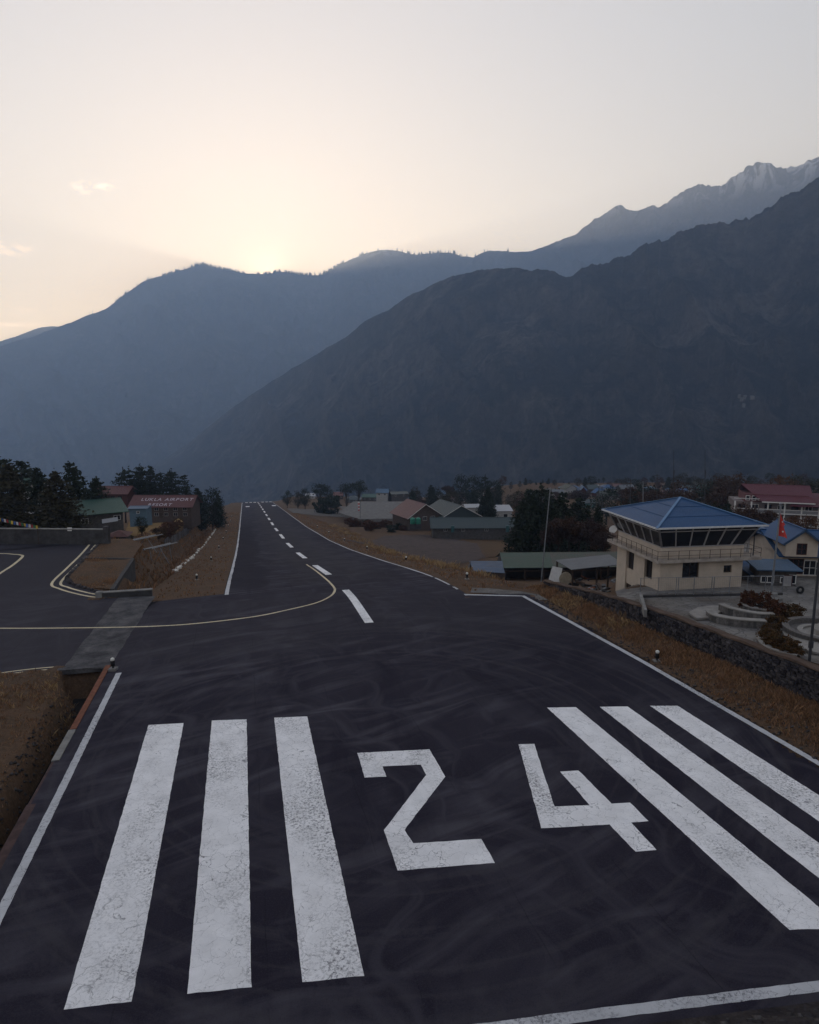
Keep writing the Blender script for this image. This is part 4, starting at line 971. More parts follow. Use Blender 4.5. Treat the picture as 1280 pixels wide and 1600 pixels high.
def control_tower():
    z0 = .25; c = at(1029.5, 930, 50.4); th_ = math.radians(9)
    T = thing('control_tower', 'cream airfield control tower with slanted glass cab and blue hipped roof', 'control tower', (c.x, c.y, z0), th_)
    Wd, Dp = 6.95, 7.2; H = 2.72; X = Vector((1, 0, 0)); Yv = Vector((0, 1, 0)); Z = Vector((0, 0, 1))
    # body: front (y=0) and left (x=0) faces have openings
    B = -4.6
    m = MB()
    fo = [(1.85, 3.25, 1.30 - B, 2.62 - B), (5.35, 6.05, 1.62 - B, 2.22 - B)]
    m.wall((0, 0, B), X, -Yv, Wd, H - B, fo, .3)
    lo = [(.9, 2.0, .95 - B, 2.45 - B), (3.9, 5.0, .95 - B, 2.45 - B), (4.1, 5.1, -1.9 - B, -.35 - B), (1.1, 2.3, -.75 - B, -.15 - B)]
    m.wall((0, .3, B), Yv, -X, Dp - .3, H - B, lo, .3)
    m.wall((Wd, .3, B), Yv, X, Dp - .3, H - B, [], .3); m.wall((.3, Dp, B), X, Yv, Wd - .6, H - B, [], .3)
    m.build('wall', M_CREAM, T)
    # pilasters on the left face
    for y in (2.25, 5.35): MB().box(-.10, 0.0, y, y + .45, B, H).build('pilaster', M_CREAM, T)
    for a, b, c_, d in fo: window(T, (a, .16, c_ + B), X, -Yv, b - a, d - c_, M_WOOD_D, M_GLASS, (2, 1), .07)
    for a, b, c_, d in lo[:2] + lo[3:]: window(T, (.16, b + .3, c_ + B), -Yv, -X, b - a, d - c_, M_WOOD_D, M_GLASS, (2, 1), .07)
    a, b, c_, d = lo[2]; dr = MB().box(.10, .16, a + .3, b + .3, c_ + B, d + B).build('door', M_WOOD_D, T); MB().box(.06, .10, a + .45, a + .50, -1.2, -1.05).build('handle', M_STEEL, dr)
    MB().box(-.10, .02, 3.0, 3.25, -.20, .05).build('vent', M_STEEL_D, T)
    # balcony slab, parapet, railing
    x0, x1, y0, y1 = -.65, Wd + 1.15, -.62, Dp + .7
    MB().box(x0, x1, y0, y1, H, H + .24).build('balcony_slab', mat('stained_concrete', (.36, .31, .27), .9, .4, 1.2, .2, 18), T)
    S = H + 1.12
    m = MB(); m.box(0, Wd, 0, .16, H + .24, S); m.box(0, .16, .16, Dp, H + .24, S); m.box(Wd - .16, Wd, .16, Dp, H + .24, S); m.box(.16, Wd - .16, Dp - .16, Dp, H + .24, S); m.build('cab_base', M_CREAM, T)
    r = MB(); rail = [(x0 + .06, y1 - .06), (x0 + .06, y0 + .06), (x1 - .06, y0 + .06), (x1 - .06, y1 - .06)]
    for z in (H + .55, H + .92):
        for p, q in zip(rail, rail[1:]): r.tube((*p, z), (*q, z), .022, n=6)
    R_ = r.build('railing', M_RUST if False else mat('railing_paint', (.14, .11, .10), .6, .3, 6), T)
    for p, q in zip(rail, rail[1:]):
        n = max(2, round(math.dist(p, q) / .85))
        for i in range(n):
            x, y = p[0] + (q[0] - p[0]) * i / n, p[1] + (q[1] - p[1]) * i / n; MB().tube((x, y, H + .24), (x, y, H + .95), .020, n=6).build('rail_post', M_WOOD_D, R_)
    # slanted cab glazing
    lean = .72; hg = 1.62; E = S + hg
    bl = [(0, 0), (Wd, 0), (Wd, Dp), (0, Dp)]; tl = [(-lean, -lean), (Wd + lean, -lean), (Wd + lean, Dp + lean), (-lean, Dp + lean)]
    MB().box(.3, Wd - .3, .3, Dp - .3, S - .05, S - .02).build('cab_floor', M_WOOD_D, T)
    def face(i, n):
        j = (i + 1) % 4; b0 = Vector((*bl[i], S)); b1 = Vector((*bl[j], S)); t0 = Vector((*tl[i], E)); t1 = Vector((*tl[j], E)); nn = (b1 - b0).cross(t0 - b0).normalized()
        for k in range(n + 1):
            q = k / n; MB().bar(b0.lerp(b1, q), t0.lerp(t1, q), .09 if 0 < k < n else .13, .10).build('mullion', M_FRAME_G, T)
        for k in range(n):
            a, b = k / n, (k + 1) / n
            P = [b0.lerp(b1, a), b0.lerp(b1, b), t0.lerp(t1, b), t0.lerp(t1, a)]; P = [P[0].lerp(P[3], .0), P[1].lerp(P[2], .0), P[1].lerp(P[2], .80), P[0].lerp(P[3], .80)]
            MB().slab([p - nn * .02 for p in P], .02).build('pane', M_GLASS, T)
            Q = [b0.lerp(b1, a), b0.lerp(b1, b), t0.lerp(t1, b), t0.lerp(t1, a)]; Q = [Q[0].lerp(Q[3], .83), Q[1].lerp(Q[2], .83), Q[1].lerp(Q[2], 1.0), Q[0].lerp(Q[3], 1.0)]
            MB().slab([p - nn * .02 for p in Q], .02).build('top_light', M_GLASS, T)
        MB().bar(b0.lerp(t0, .815), b1.lerp(t1, .815), .07, .07).build('transom', M_FRAME_G, T); MB().bar(b0, b1, .12, .08).build('sill', M_FRAME_G, T); MB().bar(t0, t1, .12, .10).build('head', M_FRAME_G, T)
    face(0, 6); face(1, 6); face(2, 6); face(3, 6)
    # rooms contents hinted: console
    MB().box(.5, Wd - .5, .35, .9, S - .02, S + .32).build('console', M_STEEL_D, T)
    # roof
    o = 1.12; e = E + .06; ap = (Wd / 2, Dp / 2, e + 1.62); R4 = [(-o, -o, e), (Wd + o, -o, e), (Wd + o, Dp + o, e), (-o, Dp + o, e)]
    rf = MB().add(R4 + [ap], [(0, 1, 4), (1, 2, 4), (2, 3, 4), (3, 0, 4), (3, 2, 1, 0)]).build('roof', M_BLUE, T)
    m = MB()
    for p, q in zip(R4, R4[1:] + R4[:1]): m.bar(Vector(p) + Vector((0, 0, .0)), Vector(q), .05, .13)
    m.build('fascia', mat('fascia_white', (.55, .55, .56), .6, .15, 4), rf)
    for p in R4: MB().bar(Vector(p) + Vector((0, 0, .05)), Vector(ap) + Vector((0, 0, .04)), .20, .04).build('hip_cap', mat('hip_cap_blue', (.07, .16, .30), .5, .15, 4), rf)
    for k in (.35, .68):          # sheet laps across the slopes
        m = MB()
        for p, q in zip(R4, R4[1:] + R4[:1]): m.bar(Vector(p).lerp(Vector(ap), k) + Vector((0, 0, .012)), Vector(q).lerp(Vector(ap), k) + Vector((0, 0, .012)), .05, .02)
        m.build('sheet_lap', M_BLUE, rf)
    MB().tube((x1 - .4, y0 + .5, H + .24), (x1 - .4, y0 + .5, E), .05, n=6).build('roof_post', M_STEEL_D, T)
    d = MB(); d.lathe([(.02, 0), (.32, .10), (.36, .14), (.02, .08)], 14); ds = d.build('dish', M_FRAME_W, T); ds.location = (-.3, Dp + .3, H + 1.1); ds.rotation_euler = (1.1, 0, -.9)
    # concrete ramp down the left side
    rp = thing('concrete_ramp', 'pale concrete ramp dropping along the left side of the control tower', 'ramp', (c.x, c.y, z0), th_)
    MB().add([(-2.4, -1.0, .1), (-.7, -1.0, .1), (-.7, 5.6, -1.55), (-2.4, 5.6, -1.55), (-2.4, -1.0, -2.6), (-.7, -1.0, -2.6), (-.7, 5.6, -3.2), (-2.4, 5.6, -3.2)], [(0, 1, 2, 3), (7, 6, 5, 4), (0, 4, 5, 1), (1, 5, 6, 2), (2, 6, 7, 3), (3, 7, 4, 0)]).build('deck', M_CONC, rp)
    MB().add([(-2.62, -1.0, .45), (-2.42, -1.0, .45), (-2.42, 5.6, -1.2), (-2.62, 5.6, -1.2), (-2.62, -1.0, -2.6), (-2.42, -1.0, -2.6), (-2.42, 5.6, -3.2), (-2.62, 5.6, -3.2)], [(0, 1, 2, 3), (7, 6, 5, 4), (0, 4, 5, 1), (1, 5, 6, 2), (2, 6, 7, 3), (3, 7, 4, 0)]).build('parapet', M_CONC, rp)
    # yard fence in front
    f = thing('yard_fence', 'grey pipe and wire fence on a low kerb in front of the control tower', 'fence', (0, 0, 0))
    A = on_c(1000, 934); Bp = on_c(1222, 930); n = 8; zt = 1.28
    MB().bar((A.x, A.y, A.z + .03), (Bp.x, Bp.y, Bp.z + .03), .22, .30).build('kerb', M_CONC_D, f)
    for i in range(n + 1):
        p = A.lerp(Bp, i / n); MB().tube((p.x, p.y, p.z), (p.x, p.y, p.z + .25 + zt), .028, n=6).build('post', M_STEEL, f)
        for dx in ((.16,) if i in (2, 4) else ()): MB().tube((p.x + dx, p.y, p.z), (p.x + dx, p.y, p.z + .25 + zt), .028, n=6).build('post', M_STEEL, f)
    for h in (.36, zt + .22): MB().tube((A.x, A.y, A.z + h), (Bp.x, Bp.y, Bp.z + h), .02, n=6).build('rail', M_STEEL, f)
    # welded wire: real thin wires
    w = MB(); L = (Bp - A).length; k = 0.0
    while k < L:
        p = A.lerp(Bp, k / L); w.tube((p.x, p.y, p.z + .36), (p.x, p.y, p.z + zt + .22), .0035, n=3); k += .14
    for h in np.arange(.5, zt + .2, .14): w.tube((A.x, A.y, A.z + h), (Bp.x, Bp.y, Bp.z + h), .0035, n=3)
    ww = w.build('wire_mesh', M_STEEL, f); ww['kind'] = 'stuff'
    p0 = A; MB().bar((p0.x, p0.y, p0.z + .2), (p0.x - 1.2, p0.y - 4.6, p0.z + .25), .22, .5).build('kerb', M_CONC, f)
def on_c(px, py, dz=0.0):
    """photo pixel -> point on the courtyard level"""
    d = pixray(px, py); k = np.linspace(20, 120, 3000) / d.y; X, Y, Z = d.x * k, d.y * k, HCAM + d.z * k
    s = UX * X + UY * Y; i = int(np.argmax(Z < np.where(Y < 54, 1.45 - .05 * (s - 28), .1) + dz)); return Vector((X[i], Y[i], Z[i]))
control_tower()

# ------------------------------------------------------------------ houses
def house(name, label, cat, px0, px1, py_base, py_eave, py_ridge, Y, depth, roof='gable_x', wall_m=None, roof_m=None, rot=0.0, over=.5, wins=(), door=None, group=None, found=3.0, trim=None, z_base=None, roof_th=.10, gutter=False):
    """a house whose front spans px0..px1 at distance Y; wins = (face, u centre 0..1, z bottom, w, h, bars)"""
    wall_m = wall_m or M_WALLST; roof_m = roof_m or M_BLUE; pm = (px0 + px1) / 2
    c = at(pm, py_base, Y); k = mpp(Y, c.z); w = (px1 - px0) * k; H = max(1.2, at(pm, py_eave, Y).z - c.z); rise = 0
    yr = Y + (depth / 2 if roof in ('gable_x', 'hip', 'pyramid') else 0); rise = max(.25, at(pm, py_ridge, yr).z - c.z - H)
    T = thing(name, label, cat, (c.x, c.y, c.z), rot, group); hx = w / 2
    X = Vector((1, 0, 0)); Yv = Vector((0, 1, 0)); th = .25
    m = MB(); m.wall((-hx, 0, -found), X, -Yv, w, H + found, [], th); m.wall((-hx, th, -found), Yv, -X, depth - th, H + found, [], th); m.wall((hx, th, -found), Yv, X, depth - th, H + found, [], th); m.wall((-hx + th, depth, -found), X, Yv, w - 2 * th, H + found, [], th)
    if roof == 'gable_x':       # gable triangles on left and right
        for s in (-1, 1): m.add([(s * hx, 0, H), (s * hx, depth, H), (s * hx, depth / 2, H + rise), (s * (hx - th), 0, H), (s * (hx - th), depth, H), (s * (hx - th), depth / 2, H + rise)], [(0, 1, 2), (5, 4, 3), (0, 3, 4, 1), (1, 4, 5, 2), (2, 5, 3, 0)])
    if roof == 'gable_y':
        for y, y2 in ((0, th), (depth, depth - th)): m.add([(-hx, y, H), (hx, y, H), (0, y, H + rise), (-hx, y2, H), (hx, y2, H), (0, y2, H + rise)], [(0, 1, 2), (5, 4, 3), (0, 3, 4, 1), (1, 4, 5, 2), (2, 5, 3, 0)])
    m.build('wall', wall_m, T); r = MB(); o = over; a = hx + o; g = .04
    if roof == 'gable_x':
        dz = rise / (depth / 2) * o
        r.slab([(-a, -o, H - dz + g), (a, -o, H - dz + g), (a, depth / 2, H + rise + g), (-a, depth / 2, H + rise + g)], -roof_th); r.slab([(a, depth + o, H - dz + g), (-a, depth + o, H - dz + g), (-a, depth / 2, H + rise + g), (a, depth / 2, H + rise + g)], -roof_th)
        ridge = ((-a, depth / 2, H + rise + g + roof_th), (a, depth / 2, H + rise + g + roof_th))
    elif roof == 'gable_y':
        dz = rise / hx * o
        r.slab([(-a, depth + o, H - dz + g), (-a, -o, H - dz + g), (0, -o, H + rise + g), (0, depth + o, H + rise + g)], -roof_th); r.slab([(a, -o, H - dz + g), (a, depth + o, H - dz + g), (0, depth + o, H + rise + g), (0, -o, H + rise + g)], -roof_th)
        ridge = ((0, -o, H + rise + g + roof_th), (0, depth + o, H + rise + g + roof_th))
    elif roof in ('hip', 'pyramid'):
        rl = 0 if roof == 'pyramid' else max(0, hx - depth / 2); e = H + .02
        P = [(-a, -o, e), (a, -o, e), (a, depth + o, e), (-a, depth + o, e)]; q0, q1 = (-rl, depth / 2, H + rise), (rl + (.05 if rl == 0 else 0), depth / 2, H + rise)
        r.add(P + [q0, q1], [(0, 1, 5, 4), (1, 2, 5), (2, 3, 4, 5), (3, 0, 4), (3, 2, 1, 0)]); ridge = (q0, q1)
    else:                       # shed: low edge at the front
        r.slab([(-a, -o, H + g), (a, -o, H + g), (a, depth + o, H + rise + g), (-a, depth + o, H + rise + g)], -roof_th); ridge = None
        m2 = MB(); m2.add([(-hx, 0, H - .001), (-hx, depth, H - .001), (-hx, depth, H + rise), (-hx + th, 0, H), (-hx + th, depth, H), (-hx + th, depth, H + rise)], [(0, 1, 2), (5, 4, 3), (0, 3, 4, 1), (1, 4, 5, 2), (2, 5, 3, 0)])
        m2.add([(hx, 0, H), (hx, depth, H), (hx, depth, H + rise), (hx - th, 0, H), (hx - th, depth, H), (hx - th, depth, H + rise)], [(0, 1, 2), (5, 4, 3), (0, 3, 4, 1), (1, 4, 5, 2), (2, 5, 3, 0)]); m2.build('gable', wall_m, T)
    R_ = r.build('roof', roof_m, T)
    if ridge and (Vector(ridge[1]) - Vector(ridge[0])).length > .2: MB().bar(Vector(ridge[0]) + Vector((0, 0, .02)), Vector(ridge[1]) + Vector((0, 0, .02)), .22, .05).build('ridge_cap', roof_m, R_)
    if roof == 'gable_y' and trim:
        t_ = MB(); t_.bar((-a, -o - .02, H - dz + .05), (0, -o - .02, H + rise + .05), .04, .16); t_.bar((a, -o - .02, H - dz + .05), (0, -o - .02, H + rise + .05), .04, .16); t_.build('barge_board', trim, R_)
    if trim and roof != 'gable_y': MB().bar((-a, -o - .03, ridge_z(H, rise, depth, o, roof)), (a, -o - .03, ridge_z(H, rise, depth, o, roof)), .04, .14).build('fascia', trim, R_)
    for q in wins:
        face, u, zb, ww, hh = q[:5]; bars = q[5] if len(q) > 5 else (2, 1); mf = q[6] if len(q) > 6 else M_FRAME_W
        if face == 'f': window(T, (-hx + u * w - ww / 2, -.005, zb), X, -Yv, ww, hh, mf, M_GLASS, bars)
        elif face == 'l': window(T, (-hx - .005, u * depth + ww / 2, zb), -Yv, -X, ww, hh, mf, M_GLASS, bars)
        elif face == 'r': window(T, (hx + .005, u * depth - ww / 2, zb), Yv, X, ww, hh, mf, M_GLASS, bars)
    if door:
        u, ww, hh, md = door; x = -hx + u * w; d_ = MB().box(x - ww / 2, x + ww / 2, -.06, -.005, 0, hh).build('door', md, T); MB().box(x + ww * .32, x + ww * .38, -.10, -.06, hh * .45, hh * .52).build('handle', M_STEEL, d_)
    return T
def ridge_z(H, rise, depth, o, roof):
    if roof == 'gable_x': return H - rise / (depth / 2) * o + .06
    return H + .05
def label_text(body, size, parent, mtx, m, name):
    cu = bpy.data.curves.new(name, 'FONT'); cu.body = body; cu.size = size; cu.extrude = .012; cu.resolution_u = 3; cu.space_character = 1.08
    tmp = bpy.data.objects.new('tmp', cu); me = bpy.data.meshes.new_from_object(tmp); bpy.data.objects.remove(tmp); me.name = name
    me.materials.clear(); me.materials.append(m); o = bpy.data.objects.new(name, me); C.objects.link(o); o.parent = parent; o.matrix_local = mtx; return o

def left_buildings():
    # lodge with painted roof
    T = house('resort_lodge', 'long stone lodge with red roof lettered LUKLA AIRPORT RESORT', 'lodge', 206, 299, 809, 790.5, 774.5, 172, 7.5, 'gable_x', M_WALLBR, M_RED, .0, .7,
              [('f', u, z, 1.1, .9, (2, 1), M_FRAME_G) for z in (.45, 2.0 - .15) for u in (.10, .26, .42, .58, .74, .90)], (.5, .9, 1.3, M_WOOD_D))
    rf = [c for c in kids(T) if c.name.startswith('roof')][0]
    v = rf.data.vertices; P = [Vector(v[i].co) for i in range(4)]          # front slope: low left, low right, high right, high left
    P = sorted([Vector(q.co) for q in v], key=lambda q: (round(q.y, 2), q.x)); hx = max(q.x for q in P); ylo = min(q.y for q in P); zlo = max(q.z for q in P if abs(q.y - ylo) < .12); zhi = max(q.z for q in P); ymid = [q.y for q in P if abs(q.z - zhi) < .05][0]
    e2 = (Vector((0, ymid, zhi)) - Vector((0, ylo, zlo))).normalized(); n_ = Vector((1, 0, 0)).cross(e2); L = (Vector((0, ymid, zhi)) - Vector((0, ylo, zlo))).length
    def put(txt, x, f, size):
        o = Vector((x, ylo, zlo)) + e2 * (L * f) + n_ * .03; M_ = Matrix(((1, e2.x, n_.x, o.x), (0, e2.y, n_.y, o.y), (0, e2.z, n_.z, o.z), (0, 0, 0, 1)))
        shear = Matrix(((1, .12, 0, 0), (0, 1, 0, 0), (0, 0, 1, 0), (0, 0, 0, 1))); cx_ = 0.0
        for ch in txt:                                  # one object per painted letter
            if ch == ' ': cx_ += size * .42; continue
            q = label_text(ch, size, rf, M_ @ Matrix.Translation((cx_, 0, 0)) @ shear, mat('roof_lettering', (.50, .46, .52), .7, .15, 3), 'letter'); cx_ += max(v.co.x for v in q.data.vertices) + size * .10
    put('LUKLA AIRPORT', -hx + 2.6, .54, 1.62); put('RESORT', -hx + 5.0, .12, 1.55)
    house('red_roof_lodge', 'low dark red lodge with red sheet roof behind the pines on the left', 'lodge', 143, 199, 785, 771, 760, 196, 7, 'gable_x', M_WALLR, M_RED, 0, .6, [('f', u, .9, 1.3, 1.0, (2, 1), M_WOOD_D) for u in (.2, .4, .6, .8)])
    T = house('green_roof_building', 'stone building with sloping green roof and white banner behind the apron wall', 'building', 118, 192, 838, 801, 781, 103, 9, 'gable_x', M_WALLST, M_GREEN, .62, .8, [('f', .88, 2.3, 1.0, .8), ('f', .25, 2.2, 1.0, .8)])
    house('blue_shed', 'small pale blue shed in front of the lettered lodge', 'shed', 203, 229, 806, 795, 792, 150, 4, 'gable_x', mat('pale_blue_wall', (.085, .135, .18), .8, .2, 2), M_BLUE2, .1, .4, [('f', .5, .5, .7, .6)])
    house('far_green_house', 'far small house with green roof between the left pines', 'house', 34, 64, 763, 757, 748, 185, 5, 'gable_x', M_WALLW, M_GREEN, .1, .5, [('f', .4, .4, .7, .5)], found=11)
    house('pyramid_hut', 'small hut with rusty pyramid roof at the corner of the apron wall', 'hut', 171, 197, 852, 842, 828, 91, 3.0, 'pyramid', M_WALLST, mat('rusty_red_sheet', (.075, .03, .028), .8, .4, 2, .2, 20), .2, .35)
    # apron boundary wall
    w = thing('boundary_wall', 'dark concrete boundary wall with pale coping behind the apron', 'wall', (0, 0, 0)); a = on_plane(-140, 848); b = on_plane(168, 851)
    n = 9
    for i in range(n):
        p, q = a.lerp(b, i / n), a.lerp(b, (i + 1) / n); d = (q - p).normalized() * .012
        MB().bar((p.x + d.x, p.y + d.y, p.z + .85), (q.x - d.x, q.y - d.y, q.z + .85), .35, 2.1).build('wall_panel', M_CONC_D, w)
    MB().bar((a.x, a.y, a.z + 1.96), (b.x, b.y, b.z + 1.96), .5, .10).build('coping', M_CONC, w)
    e = on_plane(164, 851.5); MB().box(-.3, .3, -.3, .3, -1, 2.35).build('end_pier', M_CONC_D, w).location = (b.x, b.y, b.z)
    pq = at(108, 826, a.lerp(b, .82).y - .3); MB().box(-.27, .27, -.03, .03, -.22, .22).build('plaque', M_FRAME_W, w).location = (pq.x, a.lerp(b, .805).y - .22, pq.z - .1)
    # green building banner
    B = [o for o in bpy.data.objects if o.name.startswith('green_roof_building')][0]; wl = [c for c in kids(B) if c.name.startswith('wall')][0]
    hx = max(v.co.x for v in wl.data.vertices); z0 = 1.7
    MB().slab([(hx * .15, -.06, z0 + .3), (hx * .78, -.06, z0 + .45), (hx * .78, -.06, z0 + 1.1), (hx * .15, -.06, z0 + .95)], -.04).build('banner', mat('banner_white', (.55, .57, .62), .7, .08, 2), B)
left_buildings()

def right_buildings():
    W_ = M_FRAME_W
    # open sheds beside the runway
    def open_shed(name, label, P, posts, m_roof, wall=None, th=.06):
        T = thing(name, label, 'shed', (0, 0, 0)); MB().slab(P, -th).build('roof', m_roof, T)
        for (x, y, zt) in posts: z = gz(x, y) - .3; MB().bar((x, y, z), (x, y, zt), .16, .16).build('post', M_WOOD_D, T)
        return T
    # green shed: front eave (792..1000, 889), ridge (775..1010, 863)
    Yf, Yr = 84.0, 89.5
    e0, e1, r0, r1 = at(787, 888, Yf), at(1005, 886, Yf), at(781, 864, Yr), at(1000, 862.5, Yr)
    b0, b1 = r0 + Vector((0, 4.5, -1.6)), r1 + Vector((0, 4.5, -1.6))
    T = thing('green_shed', 'long low shed with worn rusty green sheet roof beside the runway bend', 'shed', (0, 0, 0))
    n = 14
    for i in range(n):      # single roof sheets, slightly uneven
        a, b = i / n, (i + 1) / n + .003; j = .012 * (i % 2) + .01 * math.sin(i * 2.3)
        MB().slab([e0.lerp(e1, a) + Vector((0, j, 0)), e0.lerp(e1, b) + Vector((0, j, 0)), r0.lerp(r1, b) + Vector((0, 0, j * .5)), r0.lerp(r1, a) + Vector((0, 0, j * .5))], -.04).build('roof_sheet', M_GREENW if i > 4 else M_GREEN2, T)
    MB().slab([b1, b0, r0 + Vector((0, 0, -.02)), r1 + Vector((0, 0, -.02))], -.04).build('back_roof', M_GREENW, T); MB().bar(r0, r1, .25, .08).build('ridge_cap', M_GREENW, T)
    for i in range(8):
        p = e0.lerp(e1, .02 + i * .137); MB().bar((p.x, p.y + .3, gz(p.x, p.y) - .3), (p.x, p.y + .3, p.z - .02), .18, .18).build('post', M_WOOD_D if i else M_CONC_D, T)
    MB().bar(e0 + Vector((0, .2, -.45)), e1 + Vector((0, .2, -.45)), .08, .14).build('beam', M_WOOD_D, T)
    p, q = e0 + Vector((.3, 3.6, 0)), e1 + Vector((0, 3.6, 0)); MB().bar((p.x, p.y, -7.6), (q.x, q.y, -7.6), .2, 4).build('back_wall', mat('shed_boards', (.05, .045, .045), .9, .4, 3), T)
    MB().slab([Vector((e0.x + .1, e0.y + .5, -9.5)), Vector((e0.x + .1, e0.y + 8, -9.5)), Vector((b0.x + .1, e0.y + 8, b0.z)), Vector((r0.x + .1, r0.y, r0.z - .2)), Vector((e0.x + .1, e0.y + .5, e0.z - .1))], .1).build('end_wall', mat('shed_boards', (.05, .045, .045)), T)
    # blue tarpaulin lean-to
    T = thing('blue_lean_to', 'small lean-to under a faded blue sheet left of the green shed', 'shed', (0, 0, 0)); P = [at(741, 893, 83), at(789, 896, 83), at(785, 877, 86), at(733, 877, 86)]
    MB().slab(P, -.05).build('roof', M_BLUEW, T); MB().bar((P[0].x - .7, P[0].y + .5, P[0].z - 1.2), (P[0].x - .2, P[3].y, P[3].z - 1.2), .2, 2.6).build('end_wall', M_WALLST, T); MB().bar((P[0].x, P[0].y + .2, P[0].z - .9), (P[1].x, P[1].y + .2, P[1].z - .9), .15, 1.9).build('front_wall', M_WALLBR, T)
    # scrap shelter
    P = [at(893, 891, 66.5), at(975, 882, 67.5), at(952, 867, 73), at(868, 876, 72)]
    T = open_shed('scrap_shelter', 'open shelter with grey sheet roof over piles of scrap behind the stone wall', P, [(P[0].x + .2, P[0].y + .2, P[0].z), (P[1].x - .3, P[1].y + .2, P[1].z), (P[0].lerp(P[1], .5).x, P[0].lerp(P[1], .5).y + .2, P[0].lerp(P[1], .5).z), (P[2].x, P[2].y, P[2].z), (P[3].x + .2, P[3].y, P[3].z)], M_GREYR)
    rng = random.Random(12); ms = [M_RUST, M_STEEL_D, M_WOOD_D, M_STEEL, M_BLACK]
    sc_ = thing('scrap_pile', 'tangled heap of dark scrap metal under the grey shelter roof', 'scrap', (0, 0, 0))
    for i in range(85):
        p = spot(rng.uniform(880, 964), rng.uniform(58, 69)); L = rng.uniform(.4, 1.4); d = Vector((rng.uniform(-1, 1), rng.uniform(-1, 1), rng.uniform(-.2, .35))).normalized() * L; z = rng.uniform(.1, max(.2, -2.7 - p.z)); d.z = min(d.z, .3)
        MB().bar(p + Vector((0, 0, z)), p + d + Vector((0, 0, z)), rng.uniform(.05, .4), rng.uniform(.05, .35)).build('scrap_piece', ms[i % 5], sc_)
    p = at(868, 902, 61.5); s_ = thing('metal_sheet', 'tilted white metal panel leaning beside the scrap shelter', 'panel', tuple(p)); MB().slab([(-.75, 0, -.75), (.35, 0, -.9), (.75, .5, .75), (-.2, .5, .95)], .05).build('sheet', M_FRAME_W, s_); MB().bar((-.2, .5, .9), (.2, 1.0, -1.6), .06, .06).build('prop', M_WOOD_D, s_)
    p = at(884, 904, 61.5); d_ = thing('cable_drum', 'round pale drum end standing beside the tilted white panel', 'drum', tuple(p), .2); m = MB(); m.tube((0, 0, 0), (0, .08, 0), .62, n=18); m.build('disc', mat('drum_wood', (.34, .29, .22), .85, .3, 4), d_); m = MB(); m.tube((0, .08, 0), (0, .5, 0), .35, n=14); m.build('core', M_WOOD_D, d_); m = MB(); m.tube((0, .5, 0), (0, .58, 0), .62, n=18); m.build('disc', M_WOOD_D, d_)
    # stone hut with white door, beside the flagpole
    T = house('guard_hut', 'stone guard hut with flat pale blue roof and white panelled door', 'hut', 1186, 1240, 930, 892, 887.5, 51.6, 2.2, 'shed', M_WALLST, M_BLUE2, -.12, .35, [('f', .22, 1.0, 1.0, .55, (2, 1)), ('f', .62, 1.0, .3, .5, (1, 1)), ('f', .90, .95, .55, .75, (1, 1))], None)
    x = .10; d = MB().box(.42, 1.02, -.07, -.005, 0, 1.62).build('door', M_WALLW, T)
    for a in (.47, .745):
        for z0, z1 in ((.08, .55), (1.0, 1.55)): MB().box(a, a + .22, -.085, -.07, z0, z1).build('door_panel', mat('door_panel_grey', (.30, .29, .30), .7, .1, 4), d)
    m = MB(); m.box(.36, .42, -.09, -.004, 0, 1.68); m.box(1.02, 1.08, -.09, -.004, 0, 1.68); m.box(.42, 1.02, -.09, -.004, 1.62, 1.68); m.build('door_frame', M_WALLR, T)
    # blue-roofed houses on the right
    T = house('cream_gable_house', 'cream house with blue gabled roof and carved windows at right edge', 'house', 1222, 1310, 917, 866, 830, 55, 7, 'gable_x', M_CREAM, M_BLUE, -.10, .6, [('f', .22, 1.1, 1.3, 1.3, (3, 2), M_WALLR), ('f', .46, 1.0, 1.0, 1.3, (2, 2), W_), ('f', .66, 1.0, 1.0, 1.2, (2, 2), W_)])
    T = house('dormer_block', 'cream gabled dormer with dark red window under blue roof beside the red flag', 'house', 1228, 1276, 869, 860, 829, 54.3, 4.5, 'gable_y', M_CREAM, M_BLUE, -.10, .35, [('f', .5, .12, .8, .95, (2, 2), M_WALLR)], found=.05, trim=mat('dark_blue_trim', (.03, .06, .11), .6, .2, 4))
    house('long_blue_house', 'long white house under pale blue hip roof behind the flag', 'house', 1168, 1262, 880, 842, 826, 74, 7, 'hip', M_WALLW, M_BLUE2, -.1, .6, [('f', .16, 1.2, 1.1, 1.3, (2, 1), M_WALLR), ('f', .5, 1.2, 1.2, .9, (4, 1), M_WALLR)])
    house('low_blue_house', 'low house with blue hip roof right of the tower fence', 'house', 1172, 1216, 921, 890, 870, 56, 5, 'hip', M_WALLBR, M_BLUE, .12, .55, [('f', .3, .6, .8, .7), ('f', .7, .6, .8, .7)], trim=M_FRAME_W)
    house('blue_porch', 'small blue porch roof between control tower and guard hut', 'porch', 1172, 1190, 926, 899, 890, 53.2, 2.0, 'shed', M_WALLST, M_BLUE, .1, .3, [('f', .5, .6, .5, .5)], trim=M_FRAME_W)
    T = thing('white_awning', 'pale tilted awning sheet above the low blue roof', 'awning', (0, 0, 0)); P = [at(1190, 868, 60), at(1213, 858, 60), at(1205, 850, 62), at(1181, 859, 62)]; MB().slab(P, -.05).build('sheet', mat('awning_sheet', (.42, .40, .36), .8, .15, 2), T)
    for k in (0, 1): MB().bar(P[k] + Vector((0, .05, -.02)), P[k] + Vector((0, .05, -2.5)), .06, .06).build('post', M_STEEL_D, T)
    # hotel
    hotel()
